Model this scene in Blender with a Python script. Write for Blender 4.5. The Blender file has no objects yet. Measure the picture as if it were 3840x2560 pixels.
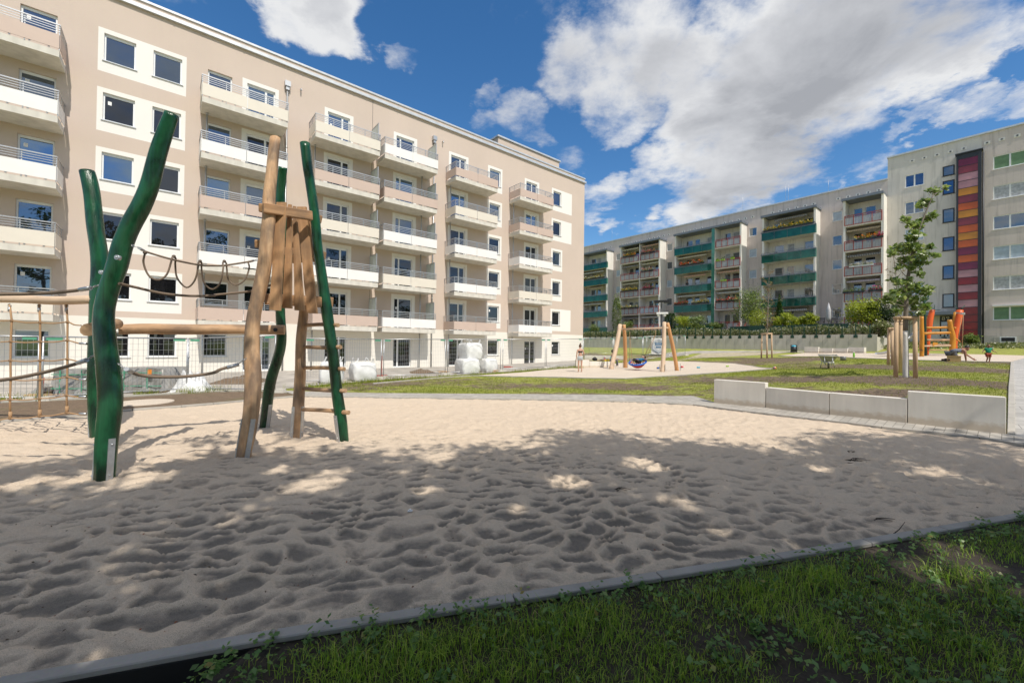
import bpy, bmesh, math, random
import numpy as np
from mathutils import Vector, Matrix
random.seed(7); rng = np.random.default_rng(7)
PI = math.pi; R_ = math.radians
C = bpy.context.scene.collection
sc = bpy.context.scene

# ------------------------------------------------------------------ camera and survey frames
FOC = 1562.0; PIT = R_(.571); ROL = R_(.741); YL = R_(50.323); YR = YL - PI/2
EYE = 1.65
_Rp = np.array([[1,0,0],[0,math.cos(PIT),math.sin(PIT)],[0,-math.sin(PIT),math.cos(PIT)]])
_Rr = np.array([[math.cos(ROL),0,math.sin(ROL)],[0,1,0],[-math.sin(ROL),0,math.cos(ROL)]])
CM = _Rr @ _Rp
def ray(x, y): return CM.T @ np.array([(x-1920)/FOC, 1.0, -(y-1280)/FOC])
def at(x, y, Y):                       # point of the place seen in direction (x, y) at distance Y ahead
    d = ray(x, y); return d*(Y/d[1]) + [0,0,EYE]
dL = np.array([math.sin(YL), math.cos(YL), 0]); nL = np.array([math.cos(YL), -math.sin(YL), 0])
dR = np.array([math.sin(YR), math.cos(YR), 0]); nR = np.array([-math.cos(YR), math.sin(YR), 0])
DLF, DRF, DRW = 27.2, 59.2, 48.5       # distances of left facade, right facade, retaining wall

cam_d = bpy.data.cameras.new('camera'); cam = bpy.data.objects.new('camera', cam_d); C.objects.link(cam)
r_, f_, u_ = CM[0], CM[1], CM[2]
cam.matrix_world = Matrix(((r_[0],u_[0],-f_[0],0),(r_[1],u_[1],-f_[1],0),(r_[2],u_[2],-f_[2],EYE),(0,0,0,1)))
cam_d.sensor_width = 36; cam_d.lens = FOC/3840*36; cam_d.clip_end = 3000; cam_d.clip_start = .05
sc.camera = cam

# ------------------------------------------------------------------ noise
def hash2(i, j, s=0):
    n = (i*374761393 + j*668265263 + s*1274126177) & 0x7fffffff
    n = ((n ^ (n >> 13)) * 1274126177) & 0x7fffffff
    return ((n ^ (n >> 16)) & 0xffff) / 65535.0
def vnoise(x, y, s=0):
    i = np.floor(x).astype(np.int64); j = np.floor(y).astype(np.int64)
    fx = x-i; fy = y-j; fx = fx*fx*(3-2*fx); fy = fy*fy*(3-2*fy)
    a = hash2(i,j,s); b = hash2(i+1,j,s); c = hash2(i,j+1,s); d = hash2(i+1,j+1,s)
    return (a*(1-fx)+b*fx)*(1-fy) + (c*(1-fx)+d*fx)*fy
def fbm(x, y, s=0, o=4):
    t = 0; a = .5; x = np.asarray(x, float); y = np.asarray(y, float)
    for k in range(o): t = t + a*vnoise(x, y, s+k); x = x*2.03+17.1; y = y*2.03+5.7; a *= .5
    return t/(1-.5**o)
def worley(x, y, s=0, jit=.9):
    i = np.floor(x).astype(np.int64); j = np.floor(y).astype(np.int64)
    f1 = np.full(x.shape, 9.); f2 = np.full(x.shape, 9.)
    for di in (-1,0,1):
        for dj in (-1,0,1):
            px = i+di+.5+jit*(hash2(i+di, j+dj, s)-.5); py = j+dj+.5+jit*(hash2(i+di, j+dj, s+9)-.5)
            d = np.hypot(px-x, py-y)
            f2 = np.minimum(f2, np.maximum(f1, d)); f1 = np.minimum(f1, d)
    return f1, f2

# ------------------------------------------------------------------ terrain
def pq(X, Y): return X*dR[0]+Y*dR[1], -(X*nR[0]+Y*nR[1])
_cp = []
for x, y, Y in [(3400,1415,13.9),(3710,1359,23),(2875,1345,33),(3100,1378,20),(2977,1322,41),(3000,1340,30),(3400,1350,25.5)]:
    P = at(x, y, Y); p, q = pq(P[0], P[1]); _cp.append((p, q, P[2]))
for p in (34, 22, 14, 8): _cp.append((p, 48.5, 1.54))
_cp += [(-8,59.2,2.3),(3,59.2,2.3),(8,59.2,2.4),(-20,59.2,2.3),(-8,36,1.2),(-20,36,1.2),(-8,48,1.8),(3,48,1.75)]
_cp += [(17,19,.17),(18.8,25,.2),(14,27.5,.2),(15.5,23,.17),(12.5,22.5,.2),(23,25,.2),(23.7,27.5,.2),(22.3,21.9,.12),(20.9,16.5,.03),(24,38,.75),(17,34,.55),(30,40,.9),(34,30,.3),(27,18,.02)]
_cp += [(6,14,.12),(0,14.5,.45),(3,15,.5),(9,15,.1),(12,14,.02),(-3,14,.3),(-3,12.5,.0),(-3,20,.55),(1.5,20,.72)]
for p in (-20,-10,-3,0,4,8,12,16,20,25,30): 
    for q in (-30,-10,0,5,9,12.4): _cp.append((p,q,0))
for p in (20,27): _cp += [(p,12,0),(p,5,0)]
_cp = np.array(_cp)
def _U(r2): return np.where(r2 > 1e-9, r2*np.log(np.maximum(r2,1e-9)), 0)
_n = len(_cp)
_K = _U((_cp[:,None,0]-_cp[None,:,0])**2 + (_cp[:,None,1]-_cp[None,:,1])**2) + np.eye(_n)*2.0
_Pm = np.c_[np.ones(_n), _cp[:,:2]]
_w = np.linalg.solve(np.block([[_K,_Pm],[_Pm.T,np.zeros((3,3))]]), np.r_[_cp[:,2],0,0,0])
def T(X, Y):
    X = np.asarray(X, float); Y = np.asarray(Y, float); sh = X.shape
    p, q = pq(X.ravel(), Y.ravel())
    pc = np.clip(p,-20,34); qc = np.clip(q,-25,60)
    z = np.empty(len(pc))
    for a in range(0, len(pc), 20000):
        s = slice(a, a+20000)
        k = _U((pc[s,None]-_cp[None,:,0])**2 + (qc[s,None]-_cp[None,:,1])**2)
        z[s] = k@_w[:_n] + _w[_n] + _w[_n+1]*pc[s] + _w[_n+2]*qc[s]
    z = np.clip(z, 0, 2.4)
    t = np.clip((q-8)/4.5, 0, 1); z = z*t*t*(3-2*t)
    return z.reshape(sh)
def gp(x, y, dz=0):                     # ground point seen in direction (x, y)
    d = ray(x, y); o = np.array([0,0,EYE]); lo = 1.0
    ts = np.linspace(1.2, 75, 900)
    P = o[None]+d[None]*ts[:,None]
    g = P[:,2]-T(P[:,0],P[:,1])-dz
    k = np.argmax(g < 0)
    if g[k] >= 0: k = len(ts)-1
    a, b = ts[max(k-1,0)], ts[k]
    for _ in range(20):
        m = (a+b)/2; Q = o+d*m
        if Q[2]-float(T(Q[0],Q[1]))-dz < 0: b = m
        else: a = m
    Q = o+d*((a+b)/2); return np.array([Q[0],Q[1],float(T(Q[0],Q[1]))])

# ------------------------------------------------------------------ mesh helpers
WM = {}
def V3(p): return (float(p[0]), float(p[1]), float(p[2]))
class MB:
    def __init__(s): s.v=[]; s.f=[]; s.m=[]; s.uv=[]; s.sm=[]
    def face(s, ids, mat=0, uv=None, sm=False): s.f.append(tuple(ids)); s.m.append(mat); s.uv.append(uv); s.sm.append(sm)
    def quad(s, *pts, mat=0, uv=None):
        b=len(s.v); s.v += [V3(p) for p in pts]; s.face(range(b,b+len(pts)), mat, uv); return s
    def obox(s, c, size, Rm=None, mat=0, taper=1.0):
        Rm = np.eye(3) if Rm is None else np.array(Rm); c=np.array(c,float); h=np.array(size,float)/2
        b=len(s.v); ax=int(np.argmax(h)); off=random.random()*9
        loc=[]
        for dz in (-1,1):
            for dx,dy in ((-1,-1),(1,-1),(1,1),(-1,1)):
                t = taper if dz>0 else 1
                l=np.array([dx*h[0]*t,dy*h[1]*t,dz*h[2]]); loc.append(l); s.v.append(V3(c+Rm@l))
        for q in ((3,2,1,0),(4,5,6,7),(0,1,5,4),(1,2,6,5),(2,3,7,6),(3,0,4,7)):
            o=[k for k in range(3) if k!=ax]
            s.face([b+k for k in q], mat, [(loc[k][o[0]]+loc[k][o[1]]+off, loc[k][ax]+off) for k in q])
        return s
    def box(s, a, b, mat=0):
        a=np.array(a,float); b=np.array(b,float); return s.obox((a+b)/2, np.abs(b-a), None, mat)
    def bar(s, a, b, w, h, mat=0, up=(0,0,1)):
        a=np.array(a,float); b=np.array(b,float); d=b-a; L=np.linalg.norm(d); d/=L
        x=np.cross(up,d); n=np.linalg.norm(x); x = np.array([1,0,0]) if n<1e-6 else x/n
        y=np.cross(d,x); return s.obox((a+b)/2,(w,h,L),np.c_[x,y,d],mat)
    def tube(s, path, rad, n=8, mat=0, cap=True, capmat=None, wob=0, sm=True, seed=0):
        path=[np.array(p,float) for p in path]; N=len(path)
        rad=[rad]*N if np.isscalar(rad) else list(rad)
        b=len(s.v); L=0; prev=None; lens=[]
        rs=random.Random(seed); ph=[rs.random()*6 for _ in range(4)]
        for i,p in enumerate(path):
            d = path[min(i+1,N-1)]-path[max(i-1,0)]; d=d/(np.linalg.norm(d)+1e-9)
            if i: L += np.linalg.norm(p-path[i-1])
            lens.append(L)
            if prev is None:
                a=np.array([0,0,1.]) if abs(d[2])<.9 else np.array([1.,0,0]); x=np.cross(a,d)
            else: x = prev-d*(prev@d)
            x/=np.linalg.norm(x)+1e-9; prev=x; y=np.cross(d,x)
            for k in range(n):
                t=2*PI*k/n; r=rad[i]
                if wob: r*=1+wob*(math.sin(2*t+ph[0]+L*2.1)+.7*math.sin(3*t+ph[1]-L*3.3)+.8*math.sin(L*5.3+ph[2]+t))
                s.v.append(V3(p+r*(math.cos(t)*x+math.sin(t)*y)))
        for i in range(N-1):
            for k in range(n):
                k2=(k+1)%n; u0=k/n*2*PI*rad[i]; u1=(k+1)/n*2*PI*rad[i]
                s.face([b+i*n+k,b+i*n+k2,b+(i+1)*n+k2,b+(i+1)*n+k],mat,[(u0+seed,lens[i]),(u1+seed,lens[i]),(u1+seed,lens[i+1]),(u0+seed,lens[i+1])],sm)
        if cap:
            cm = mat if capmat is None else capmat
            s.face([b+k for k in range(n)][::-1],cm); s.face([b+(N-1)*n+k for k in range(n)],cm)
        return s
    def ball(s, c, r, nu=12, nv=8, mat=0, Rm=None):
        c=np.array(c,float); r=np.array([r]*3 if np.isscalar(r) else r,float); Rm=np.eye(3) if Rm is None else Rm
        b=len(s.v)
        for j in range(nv+1):
            ph=PI*j/nv
            for i in range(nu):
                t=2*PI*i/nu; s.v.append(V3(c+Rm@(r*[math.sin(ph)*math.cos(t),math.sin(ph)*math.sin(t),math.cos(ph)])))
        for j in range(nv):
            for i in range(nu):
                i2=(i+1)%nu; s.face([b+(j+1)*nu+i,b+(j+1)*nu+i2,b+j*nu+i2,b+j*nu+i],mat,None,True)
        return s
    def prism(s, poly, ext, mat=0):
        b=len(s.v); n=len(poly); e=np.array(ext,float)
        s.v += [V3(p) for p in poly]+[V3(np.array(p)+e) for p in poly]
        s.face(range(b+n-1,b-1,-1),mat); s.face(range(b+n,b+2*n),mat)
        for k in range(n): k2=(k+1)%n; s.face([b+k,b+k2,b+n+k2,b+n+k],mat)
        return s
    def mesh(s, name, mats):
        me=bpy.data.meshes.new(name); me.from_pydata(s.v,[],s.f)
        for m in mats: me.materials.append(m)
        me.polygons.foreach_set('material_index', s.m); me.polygons.foreach_set('use_smooth', s.sm)
        if any(u is not None for u in s.uv):
            ul=me.uv_layers.new(name='UVMap'); dat=[]
            for f,u in zip(s.f,s.uv): dat += [c for t in (u if u is not None else [(0,0)]*len(f)) for c in t]
            ul.data.foreach_set('uv', dat)
        me.update(); return me
def link(name, me, parent=None, loc=None):
    o=bpy.data.objects.new(name, me); C.objects.link(o)
    if parent is not None: o.parent=parent
    if loc is not None: o.location=V3(loc)
    return o
def wmat(o):
    m=o.matrix_basis.copy(); p=o.parent
    while p is not None: m = p.matrix_basis @ m; p=p.parent
    return m
def add(name, mb, mats, parent=None, world=True, loc=None):
    """world: the shape is written in world coordinates and moved into its parent's frame"""
    if not isinstance(mats,(list,tuple)): mats=[mats]
    if world and parent is not None:
        mi=wmat(parent).inverted(); mb.v=[V3(mi@Vector(p)) for p in mb.v]
    return link(name, mb.mesh(name, mats), parent, loc)
def tag(o, label=None, cat=None, group=None, kind=None):
    if label: o['label']=label
    if cat: o['category']=cat
    if group: o['group']=group
    if kind: o['kind']=kind
    return o
def thing(name, label, cat, loc=(0,0,0), rz=0, group=None):
    o=link(name,None,None,loc); o.rotation_euler=(0,0,rz); o.empty_display_size=.2
    return tag(o,label,cat,group)
def solo(name, mb, mats, label, cat, loc=(0,0,0), group=None):
    """a thing that is one mesh, with its origin at loc"""
    mb.v=[V3(np.array(p)-np.array(loc)) for p in mb.v]
    return tag(add(name,mb,mats,None,False,loc),label,cat,group)
def rotz(a): return np.array([[math.cos(a),-math.sin(a),0],[math.sin(a),math.cos(a),0],[0,0,1]])
def smooth_path(pts, n=6):
    """Catmull-Rom through points (any dimension)"""
    P=[np.array(p,float) for p in pts]; P=[2*P[0]-P[1]]+P+[2*P[-1]-P[-2]]; out=[]
    for i in range(1,len(P)-2):
        for k in range(n):
            t=k/n; a,b,c,d=P[i-1:i+3]
            out.append(.5*((2*b)+(-a+c)*t+(2*a-5*b+4*c-d)*t*t+(-a+3*b-3*c+d)*t**3))
    out.append(P[-2]); return out
def npmesh(name, verts, faces, mats, parent=None, attrs=None, smooth=False, matidx=None):
    """verts (n,3), faces (m,k) arrays, attrs {name: per vertex floats}"""
    verts=np.asarray(verts,np.float32); faces=np.asarray(faces,np.int32); k=faces.shape[1]
    if parent is not None:
        mi=np.array(wmat(parent).inverted()); verts=(verts@mi[:3,:3].T+mi[:3,3]).astype(np.float32)
    me=bpy.data.meshes.new(name); me.vertices.add(len(verts)); me.vertices.foreach_set('co',verts.ravel())
    me.loops.add(faces.size); me.loops.foreach_set('vertex_index',faces.ravel())
    me.polygons.add(len(faces)); me.polygons.foreach_set('loop_start',np.arange(0,faces.size,k,dtype=np.int32))
    me.polygons.foreach_set('loop_total',np.full(len(faces),k,np.int32))
    if smooth: me.polygons.foreach_set('use_smooth',np.ones(len(faces),bool))
    for m in (mats if isinstance(mats,(list,tuple)) else [mats]): me.materials.append(m)
    if matidx is not None: me.polygons.foreach_set('material_index',np.asarray(matidx,np.int32))
    for n,a in (attrs or {}).items():
        at_=me.attributes.new(n,'FLOAT','POINT'); at_.data.foreach_set('value',np.asarray(a,np.float32).ravel())
    me.update(calc_edges=True); me.validate()
    return link(name, me, parent)
def leaf_arrays(cen, size, up=.4, asp=.55, sv=.35):
    n=len(cen); nor=rng.normal(size=(n,3)); nor/=np.linalg.norm(nor,axis=1)[:,None]; nor[:,2]=np.abs(nor[:,2])+up
    nor/=np.linalg.norm(nor,axis=1)[:,None]
    t=rng.normal(size=(n,3)); t-=nor*(t*nor).sum(1)[:,None]; t/=np.linalg.norm(t,axis=1)[:,None]
    b=np.cross(nor,t); s=(size*(1+sv*rng.normal(size=n))).clip(size*.4)[:,None]
    v=np.stack([cen-t*s*.5, cen+b*s*asp*.5-t*s*.02, cen+t*s*.5-nor*s*.12, cen-b*s*asp*.5-t*s*.02],1).reshape(-1,3)
    return v, np.arange(4*n).reshape(-1,4), np.repeat(rng.random(n),4)
def leaves(name, cen, size, mat, parent=None, **k):
    v,f,r=leaf_arrays(np.asarray(cen,float),size,**k); return npmesh(name,v,f,mat,parent,{'rnd':r})
def in_poly(X, Y, poly):
    X=np.asarray(X); Y=np.asarray(Y); c=np.zeros(X.shape,bool); n=len(poly)
    for i in range(n):
        x0,y0=poly[i][:2]; x1,y1=poly[(i+1)%n][:2]
        if y0==y1: continue
        m=((y0>Y)!=(y1>Y))&(X<(x1-x0)*(Y-y0)/(y1-y0)+x0); c^=m
    return c
def sheet(name, poly, mat, dz, step=1.0, flat=None, kind='structure', zf=None, parent=None):
    """a ground sheet cut to a polygon and laid on the terrain"""
    bm=bmesh.new(); vs=[bm.verts.new((p[0],p[1],0)) for p in poly]; bm.faces.new(vs)
    bmesh.ops.triangulate(bm,faces=bm.faces[:])
    xs=[p[0] for p in poly]; ys=[p[1] for p in poly]
    for ax,(lo,hi) in enumerate(((min(xs),max(xs)),(min(ys),max(ys)))):
        k=math.ceil(lo/step)
        while k*step<hi:
            co=[0,0,0]; co[ax]=k*step; no=[0,0,0]; no[ax]=1
            bmesh.ops.bisect_plane(bm,geom=bm.verts[:]+bm.edges[:]+bm.faces[:],plane_co=co,plane_no=no); k+=1
    X=np.array([v.co.x for v in bm.verts]); Y=np.array([v.co.y for v in bm.verts])
    Z=(T(X,Y) if zf is None else zf(X,Y))+dz if flat is None else np.full(X.shape,flat)
    for v,z in zip(bm.verts,Z): v.co.z=z
    bmesh.ops.recalc_face_normals(bm,faces=bm.faces[:])
    if sum(f.normal.z for f in bm.faces)<0: bmesh.ops.reverse_faces(bm,faces=bm.faces[:])
    me=bpy.data.meshes.new(name); bm.to_mesh(me); bm.free(); me.materials.append(mat)
    o=link(name,me,parent)
    if kind: o['kind']=kind
    return o
# ------------------------------------------------------------------ materials
def lin(r,g,b):
    f=lambda c:(c/255/12.92) if c/255<=.04045 else ((c/255+.055)/1.055)**2.4
    return (f(r),f(g),f(b),1)
class NT:
    def __init__(s,name):
        s.m=bpy.data.materials.new(name); s.m.use_nodes=True; s.t=s.m.node_tree; s.t.nodes.clear()
        s.out=s.n('ShaderNodeOutputMaterial'); s.b=s.n('ShaderNodeBsdfPrincipled'); s.l(s.b,'BSDF',s.out,'Surface')
    def n(s,typ,**k):
        nd=s.t.nodes.new(typ)
        for a,v in k.items():
            if hasattr(nd,a): setattr(nd,a,v)
            else: nd.inputs[a].default_value=v
        return nd
    def l(s,a,ao,b,bi): s.t.links.new(a.outputs[ao],b.inputs[bi])
    def set(s,i,v): s.b.inputs[i].default_value=v
    def coord(s,out='Object',scale=(1,1,1)):
        tc=s.n('ShaderNodeTexCoord'); mp=s.n('ShaderNodeMapping'); mp.inputs['Scale'].default_value=scale; s.l(tc,out,mp,'Vector'); return mp
    def noise(s,sc_,det=4,co=None,rough=.55,dist=0):
        nd=s.n('ShaderNodeTexNoise'); nd.inputs['Scale'].default_value=sc_; nd.inputs['Detail'].default_value=det; nd.inputs['Roughness'].default_value=rough; nd.inputs['Distortion'].default_value=dist
        s.l(co or s.coord(),'Vector',nd,'Vector'); return nd
    def ramp(s,src,out,stops):
        r=s.n('ShaderNodeValToRGB'); e=r.color_ramp.elements
        while len(e)<len(stops): e.new(.5)
        for k,(p,c) in enumerate(stops): e[k].position=p; e[k].color=c if len(c)==4 else (*c,1)
        s.l(src,out,r,'Fac'); return r
    def mix(s,fac,a,b,mode='MIX'):
        m=s.n('ShaderNodeMix',data_type='RGBA',blend_type=mode)
        for sock,val in ((0,fac),(6,a),(7,b)):
            if isinstance(val,tuple) and len(val)==2 and hasattr(val[0],'outputs'): s.t.links.new(val[0].outputs[val[1]],m.inputs[sock])
            else: m.inputs[sock].default_value=val
        return (m,2)
    def col(s,src): s.t.links.new(src[0].outputs[src[1]],s.b.inputs['Base Color'])
    def bump(s,src,out,st=.3,dist=.01):
        b=s.n('ShaderNodeBump'); b.inputs['Strength'].default_value=st; b.inputs['Distance'].default_value=dist; s.l(src,out,b,'Height'); s.l(b,'Normal',s.b,'Normal')
def g(v): return (v,v,v,1)
def mat_plain(name,c,rough=.6,metal=0,var=.12,scale=6,bump=0,bscale=60):
    t=NT(name); t.set('Roughness',rough); t.set('Metallic',metal)
    nz=t.noise(scale,5); r=t.ramp(nz,'Fac',[(.3,tuple(x*(1-var) for x in c[:3])),(.7,tuple(min(1,x*(1+var)) for x in c[:3]))]); t.col((r,0))
    if bump: t.bump(t.noise(bscale,3),'Fac',bump,.01)
    return t.m
def mat_stucco(name,c,stain=.12,bs=90,streak=0):
    t=NT(name); t.set('Roughness',.9)
    n1=t.noise(.35,5); n2=t.noise(38,2)
    a=t.ramp(n1,'Fac',[(.3,tuple(x*(1-stain) for x in c[:3])),(.65,c)])
    b=t.mix(.10,(a,0),(n2,'Color'),'OVERLAY')
    if streak:
        n3=t.noise(1.0,6,t.coord('Object',(3.5,3.5,.22)),.65); r3=t.ramp(n3,'Fac',[(.50,g(0)),(.68,g(1))])
        n4=t.noise(.25,3); r4=t.ramp(n4,'Fac',[(.35,g(0)),(.6,g(1))])
        mm=t.mix(1.0,(r3,0),(r4,0),'MULTIPLY'); sc2=t.mix(1.0,mm,g(streak),'MULTIPLY')
        b=t.mix(sc2,b,(.12,.11,.10,1))
    t.col(b); t.bump(t.noise(bs,3),'Fac',.25,.01); return t.m
def mat_concrete(name,c,v=.14,dirt=0):
    t=NT(name); t.set('Roughness',.85)
    n1=t.noise(1.1,7,rough=.65); n2=t.noise(60,2); n3=t.noise(1.3,5,t.coord('Object',(2.2,2.2,.3)))
    a=t.ramp(n1,'Fac',[(.3,tuple(x*(1-v) for x in c[:3])),(.7,tuple(x*(1+v*.6) for x in c[:3]))])
    b=t.mix(.12,(a,0),(n2,'Color'),'OVERLAY'); r3=t.ramp(n3,'Fac',[(.35,g(.82)),(.6,g(1))]); b=t.mix(.8,b,(r3,0),'MULTIPLY')
    if dirt:
        sp=t.n('ShaderNodeSeparateXYZ'); t.l(t.coord(),'Vector',sp,'Vector'); ad=t.n('ShaderNodeMath',operation='MULTIPLY_ADD'); t.l(t.noise(9,5),'Fac',ad,0); ad.inputs[1].default_value=-.22; t.l(sp,2,ad,2)
        rd=t.ramp(ad,0,[(0,g(.65)),(dirt*.6,g(0))]); b=t.mix((rd,0),b,(.50,.39,.27,1)); po=t.ramp(t.noise(70,2),'Fac',[(.25,g(.55)),(.31,g(1))]); b=t.mix(.6,b,(po,0),'MULTIPLY')
    t.col(b); t.bump(n2,'Fac',.12,.006); return t.m
def mat_glass(name,tint=(.012,.014,.016),refl=.5,rc=(.8,.9,1)):
    t=NT(name); t.t.nodes.remove(t.b)
    d=t.n('ShaderNodeBsdfDiffuse'); nz=t.noise(.9,3); r=t.ramp(nz,'Fac',[(.35,tint),(.8,tuple(x*2.6 for x in tint))]); t.l(r,'Color',d,'Color')
    gl=t.n('ShaderNodeBsdfGlossy'); gl.inputs['Roughness'].default_value=.015; gl.inputs['Color'].default_value=(*rc,1)
    bp=t.n('ShaderNodeBump'); bp.inputs['Strength'].default_value=.05; bp.inputs['Distance'].default_value=.02; t.l(t.noise(1.3,2),'Fac',bp,'Height'); t.l(bp,'Normal',gl,'Normal')
    lw=t.n('ShaderNodeLayerWeight'); lw.inputs['Blend'].default_value=.35
    ad=t.n('ShaderNodeMath',operation='MULTIPLY_ADD'); t.l(lw,'Fresnel',ad,0); ad.inputs[1].default_value=.5; ad.inputs[2].default_value=refl
    mx=t.n('ShaderNodeMixShader'); t.l(ad,0,mx,0); t.l(d,0,mx,1); t.l(gl,0,mx,2); t.l(mx,0,t.out,'Surface'); return t.m
def mat_wood(name,c0,c1,dark,sc_=1.0,rough=.7,stain=.35,ob=False):
    t=NT(name); t.set('Roughness',rough); K='Object' if ob else 'UV'; vv=(lambda a,b:(a,a,b)) if ob else (lambda a,b:(a,b,1))
    co=t.coord(K,vv(6*sc_,.45*sc_)); n1=t.noise(2.2,6,co,.6,.6); n2=t.noise(1.6,5,t.coord(K,vv(2.5,1.1))); n3=t.noise(9,3,t.coord(K,vv(3.2,.14)))
    a=t.ramp(n1,'Fac',[(.25,c0),(.7,c1)])
    r2=t.ramp(n2,'Fac',[(.42,g(0)),(.62,g(stain))]); b=t.mix((r2,0),(a,0),dark)
    r3=t.ramp(n3,'Fac',[(.30,g(.45)),(.40,g(1))]); b=t.mix(.55,b,(r3,0),'MULTIPLY'); t.col(b); t.bump(n1,'Fac',.35,.012); return t.m
def mat_leaf(name,stops,trans=.35,gloss=.04):
    t=NT(name); t.t.nodes.remove(t.b)
    a=t.n('ShaderNodeAttribute',attribute_name='rnd'); r=t.ramp(a,'Fac',stops)
    d=t.n('ShaderNodeBsdfDiffuse'); tr=t.n('ShaderNodeBsdfTranslucent'); gl=t.n('ShaderNodeBsdfGlossy'); gl.inputs['Roughness'].default_value=.4
    t.l(r,0,d,'Color'); hs=t.n('ShaderNodeHueSaturation'); hs.inputs['Value'].default_value=1.35; t.l(r,0,hs,'Color'); t.l(hs,0,tr,'Color')
    m=t.n('ShaderNodeMixShader'); m.inputs[0].default_value=trans; t.l(d,0,m,1); t.l(tr,0,m,2)
    m2=t.n('ShaderNodeMixShader'); m2.inputs[0].default_value=gloss; t.l(m,0,m2,1); t.l(gl,0,m2,2); t.l(m2,0,t.out,'Surface'); return t.m

M={}
M['tan']=mat_stucco('tan_render',(.62,.51,.43,1),.07,90,.03)
M['patch']=mat_stucco('white_render',(.84,.81,.76,1),.03)
M['base']=mat_stucco('cream_render',(.82,.785,.71,1),.05)
M['old']=mat_stucco('old_grey_render',(.70,.655,.60,1),.14,70,.5)
M['oldpink']=mat_stucco('old_pinkish_render',(.68,.595,.545,1),.15,70,.4)
M['pale']=mat_stucco('pale_render',(.84,.80,.73,1),.10,70,.35)
M['white']=mat_plain('white_paint',(.80,.80,.79),.5,0,.03)
M['pvc']=mat_plain('white_plastic',(.82,.83,.83),.35,0,.02)
M['cream_p']=mat_plain('cream_panel',(.74,.68,.58),.5,0,.03,1.5)
M['white_p']=mat_plain('white_panel',(.84,.82,.79),.5,0,.03,1.5)
M['tan_p']=mat_plain('tan_panel',(.58,.45,.375),.5,0,.03,1.5)
M['conc']=mat_concrete('balcony_concrete',(.70,.665,.59),.10)
M['conc2']=mat_concrete('block_concrete',(.78,.73,.645),.08,.16)
M['conc3']=mat_concrete('retaining_wall_concrete',(.56,.525,.46),.08)
M['kerbc']=mat_concrete('kerb_concrete',(.34,.325,.30),.18)
M['kerbl']=mat_concrete('light_kerb_concrete',(.45,.42,.37),.12)
M['galv']=mat_plain('galvanised_steel',(.50,.51,.52),.42,.75,.12,20)
M['zinc']=mat_plain('zinc_flashing',(.62,.64,.66),.35,.35,.1,3)
M['dzinc']=mat_plain('dark_zinc_flashing',(.19,.21,.24),.5,.3,.15,2)
M['dark']=mat_plain('dark_metal',(.035,.038,.045),.45,.2,.15)
M['black']=mat_plain('black_plastic',(.012,.012,.013),.5,0,.2)
M['glass']=mat_glass('window_glass',(.010,.012,.015),.20,(.62,.78,1))
M['glassd']=mat_glass('dark_reflection_glass',(.006,.006,.007),.07,(.75,.85,1)); M['glassb']=mat_glass('blue_reflection_glass',(.008,.012,.02),.30,(.5,.72,1))  # pane reflections put into the glass colour: dark for trees, blue for sky
M['glass2']=mat_glass('old_window_glass',(.015,.017,.02),.20)
M['blueglass']=mat_glass('blue_stair_glass',(.004,.02,.07),.16,(.6,.75,1))
M['frost']=mat_plain('frosted_screen',(.55,.60,.55),.35,0,.06,3)
M['ggreen']=mat_glass('green_balcony_glass',(.006,.055,.042),.035,(.6,1,.92))
M['ggreen2']=mat_glass('pale_green_balcony_glass',(.03,.12,.085),.06,(.7,1,.95))
M['redrail']=mat_plain('red_rail_paint',(.40,.062,.045),.5,0,.15)
M['slat']=mat_plain('grey_slat',(.46,.46,.47),.6,0,.1)
M['curtain']=mat_plain('curtain_cloth',(.45,.46,.48),.9,0,.3,5)
M['blind']=mat_plain('light_blind',(.42,.50,.58),.8,0,.15,3)
M['gblind']=mat_plain('green_blind',(.16,.27,.15),.8,0,.15,3)
M['green']=mat_wood('green_painted_log',(.006,.055,.022,1),(.013,.105,.042,1),(.001,.010,.005,1),.7,.25,.85,True)
for nd_ in M['green'].node_tree.nodes:
    if nd_.type=='BUMP': nd_.inputs['Strength'].default_value=.55; nd_.inputs['Distance'].default_value=.03
M['log']=mat_wood('peeled_log',(.38,.20,.09,1),(.68,.44,.25,1),(.12,.085,.06,1),1,.72,.65)
M['logv']=mat_wood('peeled_log_post',(.40,.215,.10,1),(.70,.46,.265,1),(.12,.09,.07,1),1,.72,.75,True)
M['plank']=mat_wood('weathered_plank',(.30,.155,.068,1),(.60,.35,.175,1),(.15,.105,.07,1),1,.65,.55)
M['palelog']=mat_wood('pale_log',(.58,.41,.27,1),(.70,.53,.38,1),(.30,.2,.13,1),1,.7,.25)
M['stakew']=mat_wood('stake_wood',(.55,.37,.215,1),(.70,.50,.315,1),(.22,.14,.08,1),1,.75,.3)
M['orangewood']=mat_wood('orange_stained_log',(.50,.20,.012,1),(.62,.27,.022,1),(.25,.1,.01,1),1,.5,.3)
M['carrot']=mat_wood('carrot_orange_log',(.68,.10,.012,1),(.78,.14,.02,1),(.45,.05,.008,1),1,.45,.3)
M['endgrain']=mat_plain('log_end_grain',(.42,.27,.15),.8,0,.25,25)
def mat_rope(name,c):
    t=NT(name); t.set('Roughness',.8); w=t.n('ShaderNodeTexWave'); w.inputs['Scale'].default_value=9; mp=t.coord('UV',(3,3,1)); mp.inputs['Rotation'].default_value=(0,0,.7); t.l(mp,'Vector',w,'Vector')
    r=t.ramp(w,'Fac',[(.2,tuple(x*.45 for x in c)),(.7,c)]); t.col((r,0)); return t.m
M['rope']=mat_rope('brown_rope',(.27,.195,.135)); M['netrope']=mat_rope('tan_net_rope',(.55,.34,.18))
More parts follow.
